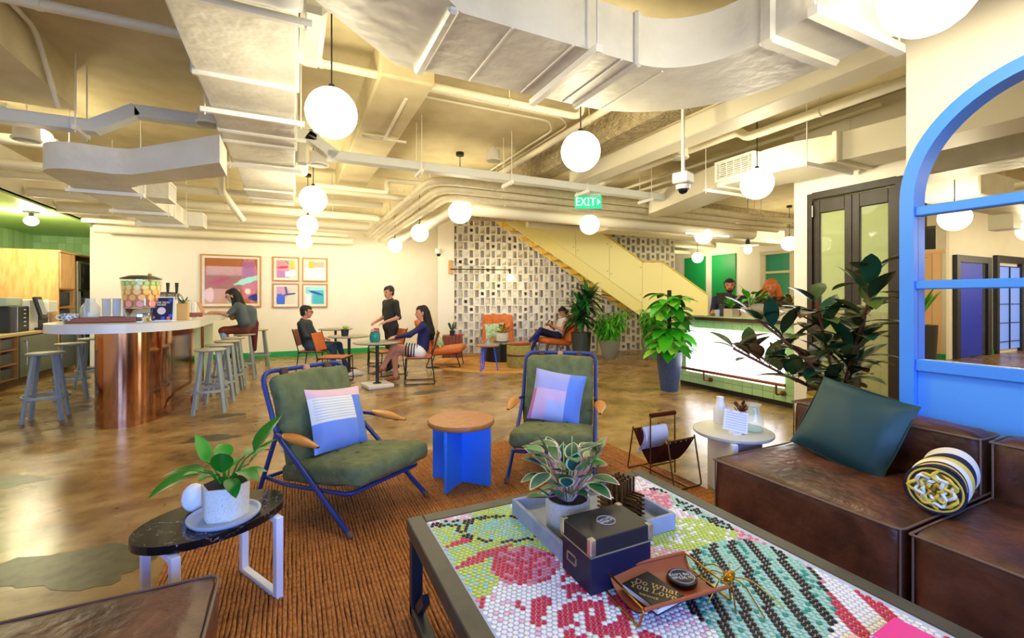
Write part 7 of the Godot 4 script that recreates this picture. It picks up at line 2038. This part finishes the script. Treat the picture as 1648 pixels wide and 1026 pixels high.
func build_people() -> void:
	# local axes: +z is forward, +x is the figure's left
	var w1 := person("woman with glasses and grey shawl typing on a laptop at the bar", V(-0.78, 0, -9.7), -90, {"pelvis": V(0, 0.9, -0.03), "neck": V(0, 1.36, 0.12), "head": V(0, 1.5, 0.2), "look": V(0, -0.35, 1), "sl": V(0.17, 1.31, 0.1), "sr": V(-0.17, 1.31, 0.1), "el": V(0.24, 1.16, 0.24), "er": V(-0.24, 1.16, 0.24), "wl": V(0.1, 1.2, 0.44), "wr": V(-0.1, 1.2, 0.44), "hl": V(0.09, 0.89, 0), "hr": V(-0.09, 0.89, 0), "kl": V(0.11, 0.87, 0.34), "kr": V(-0.11, 0.87, 0.34), "al": V(0.1, 0.42, 0.26), "ar": V(-0.1, 0.42, 0.26), "tl": V(0.1, 0.34, 0.4), "tr": V(-0.1, 0.34, 0.4)},
		{"skin": "d8a488", "top": "4d5456", "sleeve": "4d5456", "cuff": "skin", "bottom": "6e2f14", "shin": "8fb0d8", "shoe": "2a1c18", "hair": "120d0e", "glasses": true, "locks": [[V(0.05, 0, -0.06), V(0.07, -0.2, -0.04), 0.05, 0.035], [V(-0.05, 0, -0.06), V(-0.07, -0.2, -0.04), 0.05, 0.035], [V(0, 0, -0.08), V(0, -0.18, -0.1), 0.06, 0.045], [V(0.06, -0.02, 0.0), V(0.08, -0.2, 0.05), 0.025, 0.02], [V(-0.06, -0.02, 0.0), V(-0.08, -0.2, 0.05), 0.025, 0.02]],
		"extra": [[V(0.2, 1.28, 0.05), V(0.2, 1.02, 0.0), 0.08, 0.1, "4d5456"], [V(-0.2, 1.28, 0.05), V(-0.2, 1.02, 0.0), 0.08, 0.1, "4d5456"], [V(0, 1.2, -0.06), V(0, 0.98, -0.1), 0.13, 0.1, "4d5456"], [V(0, 0.98, -0.14), V(0.05, 0.5, -0.16), 0.08, 0.03, "581020"], [V(0, 1.3, 0.16), V(0, 1.1, 0.2), 0.05, 0.05, "a8743c"]]})
	var m1 := person("man with glasses in dark jacket and jeans leaning back in a chair", V(0.38, 0, -9.5), 70, {"pelvis": V(0, 0.55, -0.08), "neck": V(0, 1.03, -0.2), "head": V(0, 1.19, -0.14), "look": V(0.15, -0.05, 1), "sl": V(0.2, 0.97, -0.17), "sr": V(-0.2, 0.97, -0.17), "el": V(0.26, 0.74, -0.06), "er": V(-0.26, 0.74, -0.06), "wl": V(0.06, 0.68, 0.17), "wr": V(-0.06, 0.69, 0.16), "dl": V(-0.6, -0.1, 0.8), "dr": V(0.6, -0.1, 0.8), "hl": V(0.1, 0.54, -0.02), "hr": V(-0.1, 0.54, -0.02), "kl": V(0.16, 0.54, 0.42), "kr": V(-0.14, 0.53, 0.4), "al": V(0.18, 0.1, 0.56), "ar": V(-0.14, 0.1, 0.4), "tl": V(0.22, 0.045, 0.74), "tr": V(-0.16, 0.045, 0.58)},
		{"skin": "c8896a", "top": "24282c", "bottom": "2c4256", "shoe": "6a2c18", "hair": "15100f", "glasses": true, "wide": 1.08, "extra": [[V(0, 0.95, -0.1), V(0, 0.7, -0.0), 0.06, 0.06, "1a2236"]]})
	person("standing person in black T-shirt and dark trousers behind the round tables", V(1.76, 0, -9.15), -70, {"pelvis": V(0, 0.93, 0), "neck": V(0, 1.42, 0), "head": V(0, 1.57, 0.04), "look": V(0.1, -0.15, 1), "sl": V(0.18, 1.36, 0), "sr": V(-0.18, 1.36, 0), "el": V(0.24, 1.08, -0.04), "er": V(-0.24, 1.08, 0.0), "wl": V(0.16, 1.0, 0.2), "wr": V(-0.18, 1.0, 0.2), "hl": V(0.09, 0.9, 0), "hr": V(-0.09, 0.9, 0), "kl": V(0.1, 0.5, 0.06), "kr": V(-0.1, 0.5, -0.02), "al": V(0.1, 0.1, 0.1), "ar": V(-0.1, 0.1, -0.18), "tl": V(0.12, 0.055, 0.28), "tr": V(-0.12, 0.055, 0.0)},
		{"skin": "c08a6c", "top": "17191a", "sleeve": "17191a", "cuff": "skin", "bottom": "1c1e22", "shoe": "15171c", "sole": "e8e8e8", "hair": "1a1412"})
	var sk := person("woman with long black hair in navy top and striped skirt, legs crossed", V(1.98, 0, -7.75), -105, {"pelvis": V(0, 0.55, -0.06), "neck": V(0, 1.03, -0.08), "head": V(0, 1.2, -0.04), "look": V(0.25, -0.05, 1), "sl": V(0.16, 0.98, -0.06), "sr": V(-0.16, 0.98, -0.06), "el": V(0.24, 0.84, 0.16), "er": V(-0.26, 0.83, 0.14), "wl": V(0.12, 0.79, 0.4), "wr": V(-0.12, 0.785, 0.4), "hl": V(0.09, 0.54, 0), "hr": V(-0.09, 0.54, 0), "kl": V(0.04, 0.62, 0.42), "kr": V(-0.06, 0.53, 0.42), "al": V(-0.08, 0.26, 0.62), "ar": V(-0.1, 0.1, 0.4), "tl": V(-0.1, 0.16, 0.78), "tr": V(-0.1, 0.045, 0.58)},
		{"skin": "d09070", "top": "12184e", "bottom": "e8e6e2", "thigh": "skin", "shin": "skin", "shoe": "a05a34", "hair": "0d0a0b", "locks": [[V(0, 0.0, -0.07), V(0, -0.36, -0.14), 0.075, 0.08], [V(0.05, 0, -0.05), V(0.06, -0.34, -0.1), 0.05, 0.055], [V(-0.05, 0, -0.05), V(-0.06, -0.34, -0.1), 0.05, 0.055], [V(0, -0.3, -0.13), V(0, -0.44, -0.15), 0.08, 0.05]],
		"extra": [[V(0.09, 0.54, 0), V(0.05, 0.58, 0.2), 0.1, 0.085, "e8e6e2"], [V(-0.09, 0.54, 0), V(-0.07, 0.54, 0.2), 0.1, 0.085, "e8e6e2"]]})
	var skirt := MB.new()
	for k in 7:
		for s in [-1.0, 1.0]:
			var z := -0.06 + 0.045 * k
			var pts := []
			for n in 9:
				var a := lerpf(-0.5, 2.6, n / 8.0)
				pts.append(V(s * (0.075 + 0.108 * sin(a)), 0.55 + 0.02 * k / 6.0 + 0.104 * cos(a), z + 0.02 * n / 8.0))
			skirt.tube(pts, 0.011, 5)
	part(sk, "skirt_stripes", skirt, mat("14142c", 0.8))
	var rd := person("woman in pale tank top and navy patterned trousers reading a phone on the orange chair", V(6.05, 0, -10.0), -95, {"pelvis": V(0, 0.5, -0.12), "neck": V(0, 0.95, -0.3), "head": V(0, 1.1, -0.24), "look": V(0, -0.55, 1), "sl": V(0.15, 0.9, -0.27), "sr": V(-0.15, 0.9, -0.27), "el": V(0.22, 0.66, -0.12), "er": V(-0.22, 0.66, -0.12), "wl": V(0.05, 0.76, 0.1), "wr": V(-0.05, 0.76, 0.1), "dl": V(-0.3, 0.6, 0.7), "dr": V(0.3, 0.6, 0.7), "hl": V(0.09, 0.49, -0.05), "hr": V(-0.09, 0.49, -0.05), "kl": V(0.06, 0.66, 0.4), "kr": V(-0.08, 0.58, 0.4), "al": V(-0.06, 0.3, 0.72), "ar": V(-0.1, 0.1, 0.6), "tl": V(-0.06, 0.2, 0.88), "tr": V(-0.1, 0.045, 0.78)},
		{"skin": "c98868", "top": "c8ccd0", "sleeve": "skin", "bottom": "0f1436", "shin": "1a2a78", "shoe": "2a1a16", "hair": "140d0d", "curl": 0.9, "locks": [[V(0, 0, -0.08), V(0, -0.06, -0.13), 0.05, 0.04], [V(0.03, -0.05, -0.1), V(0.09, -0.26, 0.04), 0.035, 0.02]]})
	var ph := solo("phone", "dark phone held by the reading woman", "phone", MB.new().bbox(Vector3.ZERO, V(0.075, 0.15, 0.009), 0.003), m_black)
	ph.transform = Transform3D(rot(0, -95, 0) * rot(-40, 0, 0), V(6.05, 0, -10.0) + rot(0, -95, 0) * V(0, 0.84, 0.17))
	var m2 := person("bearded man in navy shirt with shoulder strap behind the reception desk", V(6.85, 0, -5.45), -52, {"pelvis": V(0, 0.98, 0), "neck": V(0, 1.5, 0.02), "head": V(0, 1.67, 0.05), "look": V(0.05, -0.05, 1), "sl": V(0.21, 1.43, 0), "sr": V(-0.21, 1.43, 0), "el": V(0.27, 1.2, 0.1), "er": V(-0.27, 1.2, 0.1), "wl": V(0.14, 1.2, 0.32), "wr": V(-0.14, 1.2, 0.32), "hl": V(0.1, 0.95, 0), "hr": V(-0.1, 0.95, 0), "kl": V(0.11, 0.52, 0.02), "kr": V(-0.11, 0.52, 0.02), "al": V(0.11, 0.1, 0), "ar": V(-0.11, 0.1, 0), "tl": V(0.13, 0.045, 0.18), "tr": V(-0.13, 0.045, 0.18)},
		{"skin": "c4805c", "top": "141c40", "cuff": "skin", "bottom": "22262e", "hair": "16100e", "beard": "241612", "wide": 1.08})
	part(m2, "strap", MB.new().tube([V(0.16, 1.5, 0.02), V(0.08, 1.4, 0.1), V(-0.04, 1.25, 0.125), V(-0.14, 1.1, 0.11)], 0.022, 8), mat("c4a06a", 0.7))
	person("woman with wavy red hair behind the reception planters", V(6.9, 0, -4.72), -55, {"pelvis": V(0, 0.95, 0), "neck": V(0, 1.47, 0.02), "head": V(0, 1.63, 0.05), "look": V(-0.1, -0.15, 1), "sl": V(0.18, 1.4, 0), "sr": V(-0.18, 1.4, 0), "el": V(0.24, 1.16, 0.06), "er": V(-0.24, 1.16, 0.06), "wl": V(0.14, 1.12, 0.28), "wr": V(-0.14, 1.12, 0.28), "hl": V(0.09, 0.92, 0), "hr": V(-0.09, 0.92, 0), "kl": V(0.1, 0.5, 0.02), "kr": V(-0.1, 0.5, 0.02), "al": V(0.1, 0.1, 0), "ar": V(-0.1, 0.1, 0), "tl": V(0.12, 0.045, 0.16), "tr": V(-0.12, 0.045, 0.16)},
		{"skin": "c87a52", "top": "2a2422", "bottom": "20242c", "hair": "b8601c", "locks": [[V(0.07, 0.02, 0), V(0.12, -0.16, 0.01), 0.045, 0.05], [V(-0.07, 0.02, 0), V(-0.12, -0.16, 0.01), 0.045, 0.05], [V(0.06, 0, -0.06), V(0.1, -0.22, -0.04), 0.06, 0.05], [V(-0.06, 0, -0.06), V(-0.1, -0.22, -0.04), 0.06, 0.05], [V(0, 0.05, -0.05), V(0, -0.2, -0.1), 0.08, 0.06]]})
